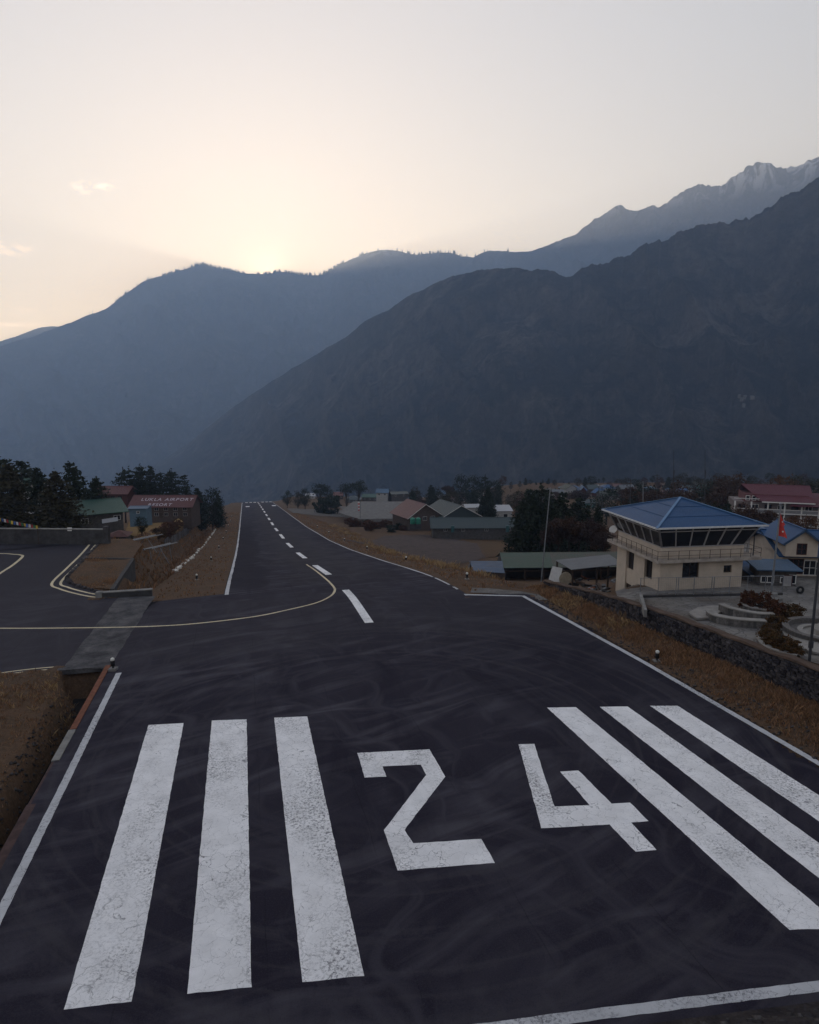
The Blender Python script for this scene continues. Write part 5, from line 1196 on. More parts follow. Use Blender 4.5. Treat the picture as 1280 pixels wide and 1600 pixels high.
    # houses beside the helicopter plaza
    house('red_hip_house', 'stone house with faded red hip roof beside the grey plaza', 'house', 636, 692, 818, 806, 788, 205, 12, 'gable_y', M_WALLBR, M_RED2, .45, .8, [('f', .25, .9, 1.4, 1.3, (2, 1)), ('f', .5, .9, 1.4, 1.3, (2, 1)), ('f', .75, .9, 1.4, 1.3, (2, 1))], trim=M_FRAME_W)
    house('teal_gable_house', 'large dark teal gable-roofed hall right of the red-roofed house', 'hall', 686, 752, 822, 807, 790, 208, 14, 'gable_y', M_TEAL, M_TEAL, .4, .8, [('f', .3, .7, 1.6, 1.0), ('f', .7, .7, 1.6, 1.0)], trim=M_FRAME_W)
    T = house('long_teal_shed', 'long low shed with dull teal roof along the edge of the field', 'shed', 676, 812, 831, 824, 809, 178, 8, 'gable_x', M_WALLST, M_TEAL, .02, .6, [('f', u, .2, 1.0, .7) for u in (.15, .35, .62, .9)])
    for u in (-.28, .36): MB().box(u * 23 - .4, u * 23 + .4, -1.6, -.9, .2, 1.9).build('roof_vent', mat('teal_vent', (.03, .09, .10), .6, .2, 3), T)
    for i, px in enumerate((645, 653.5)):
        p = spot(px, 188); p.z = at(px, 817.5, 188).z; t = thing('water_tank', ['green plastic water tank, left of the pair below the red-roofed house', 'green plastic water tank, right of the pair below the red-roofed house'][i], 'tank', tuple(p), 0, 'green water tanks')
        m = MB(); m.lathe([(.72, -.2), (.75, .15), (.72, .2), (.75, .25), (.75, .75), (.72, .8), (.75, .85), (.74, 1.3), (.45, 1.55), (.2, 1.62)], 16); m.build('tank_body', mat('tank_green', (.02, .17, .11), .45, .15, 2), t, True); m = MB(); m.lathe([(.22, 1.60), (.22, 1.72), (.05, 1.74)], 12); m.build('lid', mat('tank_lid', (.02, .13, .09), .5, .15, 2), t); m = MB(); m.box(-.85, .85, -.85, .85, -1.6, -.2); m.build('plinth', M_CONC_D, t)
    # white sheds / tarps further off
    house('white_shed', 'white walled shed with pale roof right of the teal hall', 'shed', 775, 800, 812, 799, 793, 225, 5, 'shed', M_WALLW, mat('pale_sheet', (.36, .36, .38), .7, .1, 1), .1, .4, [('f', .6, .8, 1.5, 1.2, (1, 1))])
    house('white_store', 'small white store half hidden behind the dark trees by the teal hall', 'store', 728, 752, 806, 793, 788, 240, 6, 'gable_x', M_WALLW, mat('pale_sheet', (.5, .5, .52)), .1, .4, [('f', .4, .9, 1.0, .9)])
def hotel():
    c = at(1205, 838, 176); T = thing('hotel', 'large balconied hotel with maroon roof on the right', 'hotel', tuple(c), -.30); W2 = 30.0; D = 12.0; X = Vector((1, 0, 0)); Yv = Vector((0, 1, 0))
    x0 = -9.5; fl = 3.1; n = 3
    MB().box(x0 + .2, x0 + W2, 1.6, D, -6, fl * n - .4).build('wall', mat('hotel_wall', (.16, .13, .125), .85, .25, 1.2), T)
    for k in range(n):
        z = k * fl
        MB().box(x0, x0 + W2 + .2, 0, 1.58, z - .18, z + .10).build('balcony_slab', M_FRAME_W, T); MB().box(x0, x0 + W2 + .2, 0, .10, z + .95, z + 1.12).build('handrail', M_FRAME_W, T); MB().box(x0 + .1, x0 + W2, .03, .08, z + .12, z + .94).build('balustrade', mat('hotel_balustrade', (.20, .20, .215), .8, .2, 1), T)
        for i in range(8): x = x0 + i * W2 / 7.5; MB().box(x, x + .34, -.06, .28, z + .1, z + fl - .18).build('column', M_FRAME_W, T)
        for i in range(9): window(T, (x0 + 1.2 + i * 3.2, 1.59, z + .55), X, -Yv, 1.8, 1.55, M_FRAME_W if i % 2 else M_WALLR, M_GLASS, (2, 1), .12)
    z = fl * n - .4; a = 1.0
    # left gable end, balconied block with main roof
    rz = z + 4.2
    P = [(x0 + 6.5, -.8, z + .3), (x0 + 19, -.8, z + .3), (x0 + 19, D / 2, rz), (x0 + 2.2, D / 2, rz)]
    rf = MB().slab(P, -.14).build('roof', M_MAROON, T); MB().slab([(x0 + 19, D + .8, z + .3), (x0 + 3, D + .8, z + .3), (x0 + 2.2, D / 2, rz), (x0 + 19, D / 2, rz)], -.14).build('back_roof', M_MAROON, T)
    MB().slab([(x0 + 13, -1.2, z - .5), (x0 + W2 + 1, -1.2, z - .5), (x0 + W2 - 2, D / 2, z + 2.0), (x0 + 17, D / 2, z + 2.4)], -.14).build('lower_roof', M_MAROON, T); MB().bar((x0 + 2.2, D / 2, rz + .1), (x0 + 19, D / 2, rz + .1), .3, .1).build('ridge_cap', M_MAROON, rf); MB().bar((x0 + 6.5, -.85, z + .34), (x0 + 19, -.85, z + .34), .08, .3).build('fascia', M_FRAME_W, rf)
    MB().box(x0 + 2.6, x0 + 18, 1.7, D - .5, z, z + 2.1).build('attic_wall', mat('hotel_attic', (.13, .05, .05), .85, .25, 1.2), T)
    for i in range(3): window(T, (x0 + 2.9 + i * 1.5, 1.68, z + .35), X, -Yv, 1.1, 1.3, M_FRAME_W, M_GLASS, (1, 1), .14)
    MB().box(x0 - .2, x0 + 6, -.02, .10, z + .95, z + 1.1).build('roof_terrace_rail', M_FRAME_W, T)
M_RED2 = corrugated('faded_red_sheet', (.105, .040, .040), (.125, .052, .050), (.08, .05, .045), .4)
M_GREEN2 = corrugated('green_shed_sheet', (.016, .055, .038), (.024, .050, .036), (.055, .04, .03), .5)
right_buildings()

# ------------------------------------------------------------------ trees and plants
def make_leaf(name, cols):
    g = NG(name); n = g.noise(g.pos, .55, 3); r = g.math('ADD', g.math('MULTIPLY', g.geo.outputs['Random Per Island'], .65), g.math('MULTIPLY', n, .35))
    col = g.ramp(r, [(i / (len(cols) - 1), c) for i, c in enumerate(cols)]); return g.done(col, .8, .15)
M_LEAF = make_leaf('conifer_needles', [(.006, .010, .008), (.014, .022, .014), (.026, .034, .020), (.018, .026, .018)])
M_LEAF_B = make_leaf('brownish_needles', [(.012, .012, .009), (.028, .026, .015), (.045, .038, .020), (.022, .026, .016)])
M_LEAF_R = make_leaf('autumn_leaves', [(.022, .012, .010), (.045, .022, .015), (.065, .034, .019), (.034, .020, .015)])
M_LEAF_O = make_leaf('orange_leaves', [(.04, .019, .010), (.08, .036, .016), (.11, .05, .018), (.05, .03, .017)])
M_TWIG = make_leaf('bare_twigs', [(.022, .013, .013), (.042, .026, .024), (.055, .036, .032), (.03, .02, .02)])
M_BARK = mat('bark', (.035, .026, .022), .95, .4, 4, .5, 14)
def sprays(P, size, rng, up=.35, squash=.6):
    """one bent leaf-shaped quad per point"""
    n = len(P); d = rng.normal(size=(n, 3)); d[:, 2] = d[:, 2] * squash + up * rng.random(n); d /= np.linalg.norm(d, axis=1)[:, None]
    e = rng.normal(size=(n, 3)); e -= (e * d).sum(1)[:, None] * d; e /= np.linalg.norm(e, axis=1)[:, None]; s = size * rng.uniform(.6, 1.35, n)[:, None]
    V = np.empty((n, 4, 3)); V[:, 0] = P - d * s * .5; V[:, 1] = P + e * s * .30; V[:, 2] = P + d * s * .55; V[:, 3] = P - e * s * .30 - d * s * .05
    V[:, 1, 2] -= s[:, 0] * .1
    return V.reshape(-1, 3), np.arange(n * 4).reshape(n, 4)
TREES = {}
def tree_proto(key, style, seed, leaf):
    rng = np.random.default_rng(seed); H = 10.0; tr = MB(); lim = MB(); P = []; size = .38
    bend = rng.normal(0, .18, 2)
    def axis(z): q = z / H; return np.array([bend[0] * q * q * 2, bend[1] * q * q * 2, z])
    if style in ('fir', 'pine', 'slim'):
        base = {'fir': .06, 'pine': .34, 'slim': .30}[style]; wid = {'fir': .27, 'pine': .24, 'slim': .15}[style] * H
        z = base * H
        while z < H * .985:
            q = (z / H - base) / (1 - base)
            prof_ = (1 - q) ** .75 * (.55 + .45 * min(1, q * 6)) if style == 'fir' else ((1 - q ** 2.2) * (.45 + .55 * min(1, q * 3)) + .05)
            nb = 7 if style == 'fir' else 5; a0 = rng.random() * 6.28
            for b in range(nb):
                if style != 'fir' and rng.random() < .16: continue
                a = a0 + b * 6.283 / nb + rng.normal(0, .25); L = wid * prof_ * rng.uniform(.55, 1.25) + .15; tilt = rng.uniform(-.05, .22) if style != 'fir' else rng.uniform(-.22, .12)
                o = axis(z + rng.uniform(-.15, .15)); dv = np.array([math.cos(a), math.sin(a), tilt]); tip = o + dv * L + np.array([0, 0, L * .10])
                lim.tube(o, tip, .045 * (1 - q * .7), .012, 4)
                k = int(6 + L * (12 if style == 'fir' else 15))
                u = rng.uniform(.22, 1.04, k) ** .8; pts = o + dv * (L * u)[:, None] + np.array([0, 0, 1]) * (L * .10 * u * u)[:, None]
                sp_ = .10 + .17 * L * np.minimum(u, 1.1 - u * .6); pts = pts + rng.normal(size=(k, 3)) * np.stack([sp_, sp_, sp_ * (.42 if style != 'fir' else .55)], -1); P.append(pts)
            z += (.36 if style == 'fir' else .50) * rng.uniform(.75, 1.3)
        P.append(axis(H) + rng.normal(size=(14, 3)) * [.10, .10, .35] - [0, 0, .35])
        tr.tube(axis(-.5), axis(H * .45), .19, .12, 8); tr.tube(axis(H * .45), axis(H * .98), .12, .02, 7)
    elif style in ('round', 'umbrella', 'shrub'):
        cz, rx, rz, zb = {'round': (6.0, 3.3, 4.0, 2.2), 'umbrella': (8.2, 2.4, 1.7, 6.4), 'shrub': (4.8, 5.2, 5.0, .3)}[style]
        n = {'round': 46, 'umbrella': 22, 'shrub': 46}[style]
        for i in range(n):
            d = rng.normal(size=3); d /= np.linalg.norm(d); rr = rng.uniform(.45, 1.0) ** .6; c = np.array([d[0] * rx * rr, d[1] * rx * rr, cz + d[2] * rz * rr])
            if c[2] < zb: c[2] = zb + rng.random() * .5
            st = np.array([rng.normal(0, .2), rng.normal(0, .2), rng.uniform(.25, .75) * c[2]]); lim.tube(st, c, .07, .02, 4)
            k = 46; P.append(c + rng.normal(size=(k, 3)) * np.array([.62, .62, .45]) * rng.uniform(.7, 1.3))
        tr.tube((0, 0, -.6), (bend[0], bend[1], cz), .22, .09, 8); size = .95 if style == 'shrub' else .42
        if style == 'umbrella': tr.tube((.4, 0, -.6), (1.1, .2, cz - .6), .16, .07, 6)
    elif style == 'bare':
        size = .30
        def grow(o, d, L, r, lev):
            e = o + d * L; lim.tube(o, e, r, r * .62, 5 if lev < 2 else 3)
            if lev >= 3: k = 9; P.append(o + (e - o) * rng.random((k, 1)) + rng.normal(size=(k, 3)) * .22)
            if lev < 5:
                for _ in range(3 if lev else 5):
                    nd = d + rng.normal(size=3) * (.42 + .05 * lev) + np.array([0, 0, .12]); nd /= np.linalg.norm(nd); grow(o + (e - o) * rng.uniform(.55, 1), nd, L * rng.uniform(.58, .82), r * .58, lev + 1)
        tr.tube((0, 0, -.5), (bend[0] * .3, bend[1] * .3, 3.0), .17, .12, 7); grow(np.array([bend[0] * .3, bend[1] * .3, 2.7]), np.array([0, 0, 1.0]), 2.3, .11, 0)
    V, Fc = sprays(np.concatenate(P), size, rng)
    me = bpy.data.meshes.new('crown'); me.from_pydata(V.tolist(), [], Fc.tolist()); me.update(); me.materials.append(leaf)
    TREES[key] = (tr.mesh('trunk', M_BARK, True), lim.mesh('limbs', M_BARK), me)
for k_, st_, sd_, lf_ in (('fir1', 'fir', 1, M_LEAF), ('fir2', 'fir', 2, M_LEAF_B), ('fir3', 'fir', 3, M_LEAF), ('pine1', 'pine', 4, M_LEAF), ('pine2', 'pine', 5, M_LEAF), ('pine3', 'pine', 6, M_LEAF_B), ('slim1', 'slim', 7, M_LEAF), ('slim2', 'slim', 8, M_LEAF),
                          ('round1', 'round', 9, M_LEAF), ('round2', 'round', 10, M_LEAF_B), ('roundr', 'round', 11, M_LEAF_R), ('roundo', 'round', 12, M_LEAF_O), ('umb1', 'umbrella', 13, M_LEAF), ('umb2', 'umbrella', 14, M_LEAF), ('bare1', 'bare', 15, M_TWIG), ('bare2', 'bare', 16, M_TWIG), ('bare3', 'bare', 17, M_LEAF_R),
                          ('shrub1', 'shrub', 18, M_LEAF), ('shrubr', 'shrub', 19, M_BLADE_R), ('shrubo', 'shrub', 20, M_BLADE_O)): tree_proto(k_, st_, sd_, lf_)
TRNG = random.Random(31)
def tree(key, name, label, px, py_top, Y, wide=1.0, group=None, cat='tree', limbs=True, sink=.1, height=None, pos=None):
    p = pos.copy() if pos is not None else spot(px, Y); h = height if height else max(.6, at(px, py_top, Y).z - p.z)
    t = thing(name, label, cat, (p.x, p.y, p.z - sink), TRNG.uniform(0, 6.28), group); s = h / 10.0; t.scale = (s * wide, s * wide, s)
    tk, lm, cr = TREES[key]
    for nm, me in (('trunk', tk), ('crown', cr)) + ((('limbs', lm),) if limbs else ()):
        o = bpy.data.objects.new(nm, me); C.objects.link(o); o.parent = t
    return t
def tree_row(rows, name, fmt, group, cat='tree', side='from the left', limbs=True):
    """rows sorted by photo column; fmt gets the ordinal"""
    rows = sorted(rows, key=lambda r: r[1]); n = len(rows)
    for i, (key, px, py, Y, wide) in enumerate(rows):
        tree(key, name, fmt.format(nth(i, n, side=side)), px, py, Y, wide, group, cat, limbs)
def nth_word(i, n):
    ones = ['first', 'second', 'third', 'fourth', 'fifth', 'sixth', 'seventh', 'eighth', 'ninth', 'tenth', 'eleventh', 'twelfth', 'thirteenth', 'fourteenth', 'fifteenth', 'sixteenth', 'seventeenth', 'eighteenth', 'nineteenth']
    if i < 19: return ones[i]
    t, o = divmod(i + 1, 10); T = {2: 'twent', 3: 'thirt', 4: 'fort', 5: 'fift', 6: 'sixt', 7: 'sevent'}[t]
    return T + ('ieth' if o == 0 else 'y-' + ones[o - 1])
def plant():
    tree_row([('fir1', -28, 716, 99, 1.2), ('fir2', 22, 724, 98, 1.25), ('fir2', 97, 736, 97, 1.45), ('fir1', 72, 731, 106, 1.0), ('fir3', 147, 744, 108, .9)], 'fir_tree', 'brown-green fir behind the apron wall, {} of its row', 'firs behind the apron wall')
    tree_row([('pine1', 8, 705, 116, 1.2), ('pine2', 40, 719, 122, 1.1), ('fir3', 131, 719, 116, 1.0), ('pine1', 158, 745, 124, .9)], 'pine_tree', 'tall dark pine rising above the left firs, {} of four', 'tall pines above the left firs')
    tree('fir3', 'fir_tree', 'hazy far fir showing between the tall pines on the left', 60, 723, 215, 1.0)
    tree_row([('pine1', 197, 731, 203, .85), ('slim1', 207, 732, 206, 1.1), ('slim2', 216, 728, 203, 1.2), ('slim1', 227, 726, 206, 1.2), ('slim2', 234, 731, 203, 1.1), ('pine2', 242, 727, 205, .6)], 'pine_tree', 'slender pine behind lettered red roof, {} of left clump', 'pines behind the lettered lodge')
    tree_row([('slim2', 259, 736, 203, 1.2), ('pine3', 266, 736, 206, .8), ('pine1', 274, 733, 203, .85), ('pine2', 288, 742, 205, .95)], 'pine_tree', 'dense pine behind lettered red roof, {} of right clump', 'pines right of the lettered roof')
    tree_row([('round1', 303, 770, 206, .95), ('fir1', 314, 763, 209, 1.1), ('round1', 333, 763, 212, .8), ('fir3', 342, 772, 215, 1.0)], 'fir_tree', 'dark bushy tree at end of lettered lodge, {} of four', 'trees at the end of the lettered lodge')
    p = on_ground(222, 837); tree('round1', 'small_tree', 'small round dark tree alone in the golden field', 222, 0, p.y, .9, height=mpp(p.y, p.z) * 31, pos=p)
    tree_row([('shrub1', 192, 826, 104, .7), ('shrub1', 206, 834, 102, .5)], 'shrub', 'dark shrub beside the rusty pyramid hut, {} of two', 'shrubs beside the pyramid hut', 'shrub')
    # beyond the runway, right of its far end
    tree_row([('round1', 449, 767, 350, .8), ('round2', 466, 768, 345, 1.0), ('round1', 477, 764, 348, .8), ('umb1', 500, 757, 335, 1.1), ('round1', 512, 760, 332, .8), ('shrub1', 502, 776, 322, .9), ('shrub1', 517, 771, 318, .9)], 'broad_tree', 'dark tree right of the far runway end, {} of the clump', 'clump right of the far runway end')
    tree_row([('umb1', 541, 756, 345, 1.0), ('umb2', 561, 751, 340, 1.05)], 'tufted_tree', 'bare-trunked tree with tufted crown beyond the grey plaza, {} of two', 'tufted trees beyond the plaza')
    tree_row([('bare1', 700, 752, 330, 1.0), ('round2', 682, 763, 330, 1.0), ('round1', 720, 743, 330, .7), ('round1', 739, 745, 325, .9), ('pine1', 757, 742, 325, .9), ('round1', 772, 752, 322, .9), ('round2', 706, 768, 318, 1.2)], 'broad_tree', 'tree on the rise behind the teal hall, {} of the group', 'trees behind the teal hall')
    tree_row([('fir1', 755, 776, 222, 1.1), ('fir3', 766, 780, 220, 1.2), ('fir1', 762, 762, 226, .9)], 'fir_tree', 'dark fir beside the white shed, {} of three', 'firs beside the white shed')
    tree_row([('fir3', 812, 782, 116, 1.1), ('fir1', 828, 765, 115, 1.05), ('pine1', 842, 755, 117, 1.1), ('fir3', 856, 768, 116, 1.0), ('fir1', 874, 770, 119, 1.1), ('fir3', 893, 774, 121, 1.15), ('fir1', 915, 790, 123, .9), ('fir3', 934, 789, 124, .9)], 'fir_tree', 'tall dark fir in grove left of control tower, {}', 'dark grove left of the control tower')
    tree_row([('bare1', 858, 812, 107, 1.0), ('bare2', 872, 803, 105, 1.2), ('bare3', 888, 797, 104, 1.2), ('bare1', 903, 806, 105, 1.1), ('bare2', 916, 803, 103, 1.2), ('bare3', 930, 812, 102, 1.1), ('bare1', 941, 820, 100, 1.0)], 'bare_tree', 'leafless reddish tree before the dark grove, {} of seven', 'leafless trees in front of the dark grove')
    p = on_ground(799, 846); tree('bare2', 'bare_tree', 'tiny bare stump-like tree at the edge of the brown field', 799, 0, p.y, .7, height=mpp(p.y, p.z) * 20, pos=p)
    # far tree line along the edge of the plateau
    ks = ['round1', 'round2', 'fir1', 'pine1', 'round1', 'roundr', 'fir3', 'pine3', 'round2']; r = random.Random(3); rows = []
    px = 786
    while px < 1300:
        big = r.random() < .25; top = 748 - (6 if big else 0) + r.uniform(-3, 5) + (0 if px < 1000 else -2); rows.append((ks[r.randrange(9)], px, top, r.uniform(405, 465), r.uniform(.9, 1.5))); px += r.uniform(7, 15)
    rows = sorted(rows, key=lambda q: q[1]); n = len(rows)
    for i, (k, px, py, Y, w) in enumerate(rows):
        tree(k, 'far_tree', f'small far tree on the dark plateau tree line, {nth_word(i, n)} from the left', px, py, Y, w, 'far tree line on the plateau edge', limbs=False)
    rows = []; rr = random.Random(19)
    for i in range(30): rows.append((['round2', 'round1', 'roundr', 'fir1', 'pine3', 'bare1'][rr.randrange(6)], rr.uniform(640, 985), rr.uniform(757, 775), rr.uniform(250, 400), rr.uniform(.9, 1.5)))
    rows.sort(key=lambda q: q[1])
    for i, (k, px, py, Y, w) in enumerate(rows): tree(k, 'plateau_tree', f'tree scattered on the plateau between hall and tower, {nth_word(i, 30)} from the left', px, py, Y, w, 'scattered plateau trees', limbs=False)
    rows = []; rr = random.Random(9)
    for i in range(26): rows.append((['roundr', 'round2', 'bare3', 'round1', 'fir1', 'roundr'][rr.randrange(6)], rr.uniform(985, 1165), rr.uniform(752, 772), rr.uniform(190, 300), rr.uniform(.9, 1.4)))
    rows.sort(key=lambda q: q[1])
    for i, (k, px, py, Y, w) in enumerate(rows): tree(k, 'village_tree', f'tree among village houses behind the tower, {nth_word(i, 26)} from the left', px, py, Y, w, 'village trees behind the control tower', limbs=False)
    tree_row([('roundr', 1122, 748, 210, 1.0), ('roundr', 1138, 743, 208, 1.2), ('roundr', 1156, 752, 205, 1.0)], 'autumn_tree', 'rust-brown tree left of the maroon hotel, {} of three', 'rust trees left of the hotel')
    tree_row([('roundo', 1222, 744, 215, 1.1), ('round2', 1244, 748, 214, 1.0), ('round1', 1266, 752, 212, 1.1)], 'autumn_tree', 'tree showing above maroon hotel roof, {} of three', 'trees above the hotel roof')
    tree_row([('roundr', 1160, 790, 150, 1.1), ('bare3', 1176, 786, 150, 1.2), ('bare3', 1193, 790, 148, 1.1), ('roundo', 1236, 806, 140, .9), ('roundo', 1262, 806, 138, .8)], 'autumn_tree', 'orange-brown tree in front of the maroon hotel, {} of five', 'autumn trees in front of the hotel')
    tree_row([('fir3', 1130, 785, 120, .9), ('round1', 1110, 790, 125, 1.0)], 'dark_tree', 'dark tree right behind the control tower roof, {} of two', 'dark trees behind the tower roof')
    # courtyard shrubs
    for i, (px, py, hgt, w, k) in enumerate(((1174, 957, 1.7, .85, 'shrubr'), (1190, 962, 1.8, .9, 'shrubr'), (1208, 970, 1.5, .9, 'shrubr'))):
        p = on_c(px, py); tree(k, 'shrub', f'rusty shrub at the foot of the flagpole, {nth(i, 3)} of three', px, 0, p.y, w, 'rusty shrubs at the flagpole', 'shrub', height=hgt, pos=p)
    hedge = [(1238, 966), (1226, 972), (1214, 983), (1205, 991), (1200, 1000), (1204, 1009), (1213, 1016), (1225, 1022), (1238, 1027)]
    for i, (px, py) in enumerate(hedge):
        p = on_c(px, py); tree('shrubo', 'shrub', f'ochre shrub in curved courtyard bed, {nth(i, 9, "farthest from the stone wall", "nearest the stone wall", "along from the flagpole")}', px, 0, p.y, 1.15, 'ochre shrubs in the curved bed', 'shrub', height=TRNG.uniform(.8, 1.25), pos=p)
    # bushes along the ditch fence and plaza edge
    r = random.Random(14); rows = []
    for i in range(16):
        q = i / 15; px = 252 + q * 78 + r.uniform(-5, 5); py = 842 - q * 48 + r.uniform(-6, 2); p = on_ground(px, py); rows.append((px, py, p))
    rows.sort()
    for i, (px, py, p) in enumerate(rows): tree('shrubr' if i % 3 else 'shrubo', 'shrub', f'rusty bush behind grey ditch fence, {nth(i, 16)}', px, 0, p.y, 1.2, 'rusty bushes behind the ditch fence', 'shrub', height=r.uniform(1.6, 2.8), pos=p)
    rows = []
    for i in range(13):
        px = 548 + i * 7 + r.uniform(-3, 3); py = 826 + r.uniform(-4, 6) ; p = on_ground(px, py); rows.append((px, py, p))
    for i, (px, py, p) in enumerate(rows): tree('shrub1' if i % 2 else 'shrubr', 'shrub', f'dark bush below the grey plaza, {nth(i, 13)} of the row', px, 0, p.y, 1.3, 'dark bushes below the plaza', 'shrub', height=r.uniform(1.8, 3.6), pos=p)
plant()

# ------------------------------------------------------------------ ground sheets
def sheets():
    structure(drape('golden_field', [(196, 838), (204, 812), (300, 809), (306, 815), (262, 838), (225, 846)], M_GOLD, .10, 2.0))
    structure(drape('grey_field', [(540, 846), (600, 838), (700, 836), (745, 850), (760, 872), (700, 884), (640, 872), (585, 855)], M_FIELD_G, .10, 2.5))
    structure(drape('brown_field', [(690, 838), (800, 834), (818, 850), (800, 866), (764, 872), (748, 850)], M_FIELD_B, .12, 2.5))
    z = -33.5
    P = [at(527, 0, 1)] and [plz(p, z) for p in [(530, 806), (552, 788), (640, 788), (656, 800), (650, 815), (562, 816)]]
    pl = MB(); pl.slab([(p.x, p.y, z + .2) for p in P], 1.2); structure(pl.build('helicopter_plaza', M_PLAZA))
    b = MB(); q = [plz(p, z + .22) for p in [(536, 797), (530, 791), (541, 791), (547, 797)]]; b.slab([(p.x, p.y, z + .215) for p in q], .01); b.build('pale_slab', M_ROADC, bpy.data.objects['helicopter_plaza'])
    structure(drape('plaza_road', [(459, 802), (448, 795.5), (490, 795.5), (535, 797.5), (548, 803), (536, 809), (495, 806)], M_ROADC, .18, 4.0))
    # terraced fields on the far slope behind the grove
    for i, px in enumerate([[(862, 790), (880, 777), (960, 776), (965, 789)], [(905, 772), (915, 766), (985, 765), (990, 771)], [(770, 774), (775, 766), (818, 764), (822, 772)]]):
        try: structure(drape('terraced_field', px, M_GOLD if i == 1 else M_FIELD_B, .15, 5.0))
        except Exception: pass
    # near drain channel, with the ditch's shade put into its dark colour
    m = MB(); s0, s1 = 12.0, 43.4
    def pt(s, t, dz): x, y = st2xy(s, t); return (x, y, -SLOPE * s + dz)
    m.add([pt(s0, -10.7, -1.75), pt(s1, -10.7, -1.75), pt(s1, -9.0, -1.75), pt(s0, -9.0, -1.75), pt(s0, -8.97, -.1), pt(s1, -8.97, -.1)], [(0, 1, 2, 3), (3, 2, 5, 4)])
    structure(m.build('drain_channel', mat('shaded_drain_bed', (.018, .016, .017), .95, .4, 2, .4, 15)))
def plz(p, z):
    d = pixray(*p); k = (z - HCAM) / d.z; return Vector((d.x * k, d.y * k, z))
sheets()

# ------------------------------------------------------------------ runway lights
def runway_lights():
    def light(label, group, p):
        t = thing('runway_light', label, 'runway light', tuple(p), 0, group); m = MB(); m.box(-.22, .22, -.22, .22, -.12, .05); m.build('base', M_CONC, t)
        m = MB(); m.lathe([(.05, .05), (.05, .18), (.12, .2), (.13, .48), (.10, .52)], 12); m.build('housing', M_BLACK, t, True)
        m = MB(); m.lathe([(.105, .52), (.12, .58), (.11, .66), (.04, .71)], 12); m.build('lamp', M_LAMPW, t, True)
    near = ['beside the culvert corner', 'on the bank edge below the stone wall']
    x, y = st2xy(42.4, -8.25); light('black runway light with white cap beside the culvert corner', 'runway edge lights', (x, y, float(prof(42.4)) + .1))
    x, y = st2xy(35.2, 24.7); light('black runway light with white cap on bank below the stone wall', 'runway edge lights', (x, y, gz(x, y)))
    for i, s in enumerate((77.1, 109.4, 141.7, 169.7, 198.2, 225.7, 255, 285)):
        x, y = st2xy(s, -5.6); light(f'runway light on the left verge, {"nearest" if i == 0 else ORD[i] + " nearest"} of eight', 'runway edge lights', (x, y, gz(x, y)))
    for i, s in enumerate((61.8, 87.6, 117.8, 146, 174.4, 203)):
        x, y = st2xy(s, 21.2); light(f'runway light on the right verge, {"nearest" if i == 0 else ORD[i] + " nearest"} of six', 'runway edge lights', (x, y, gz(x, y)))
runway_lights()
def white_stones():
    rng = random.Random(5); n = 30
    for i in range(n):
        s = 91 + (215 - 91) * (i / (n - 1)) ** 1.25 + rng.uniform(-.8, .8); x, y = st2xy(s, -9.35 + rng.uniform(-.15, .15)); z = gz(x, y)
        o = bpy.data.objects.new('white_stone', ROCKS_W[i % 5]); C.objects.link(o); o.location = (x, y, z + .08); k = rng.uniform(.35, .75); o.scale = (k * .8, k * 1.6, k * .7); o.rotation_euler = (0, 0, rng.uniform(-.4, .4) + .24)
        tag(o, f'whitewashed stone on the drain edge left of runway, {nth_word(i, n)} from the near end', 'stone', 'whitewashed stones along the drain')
ROCKS_W = [rock_mesh(40 + i, mat('whitewash', (.60, .56, .50), .9, .25, 2)) for i in range(5)]
white_stones()

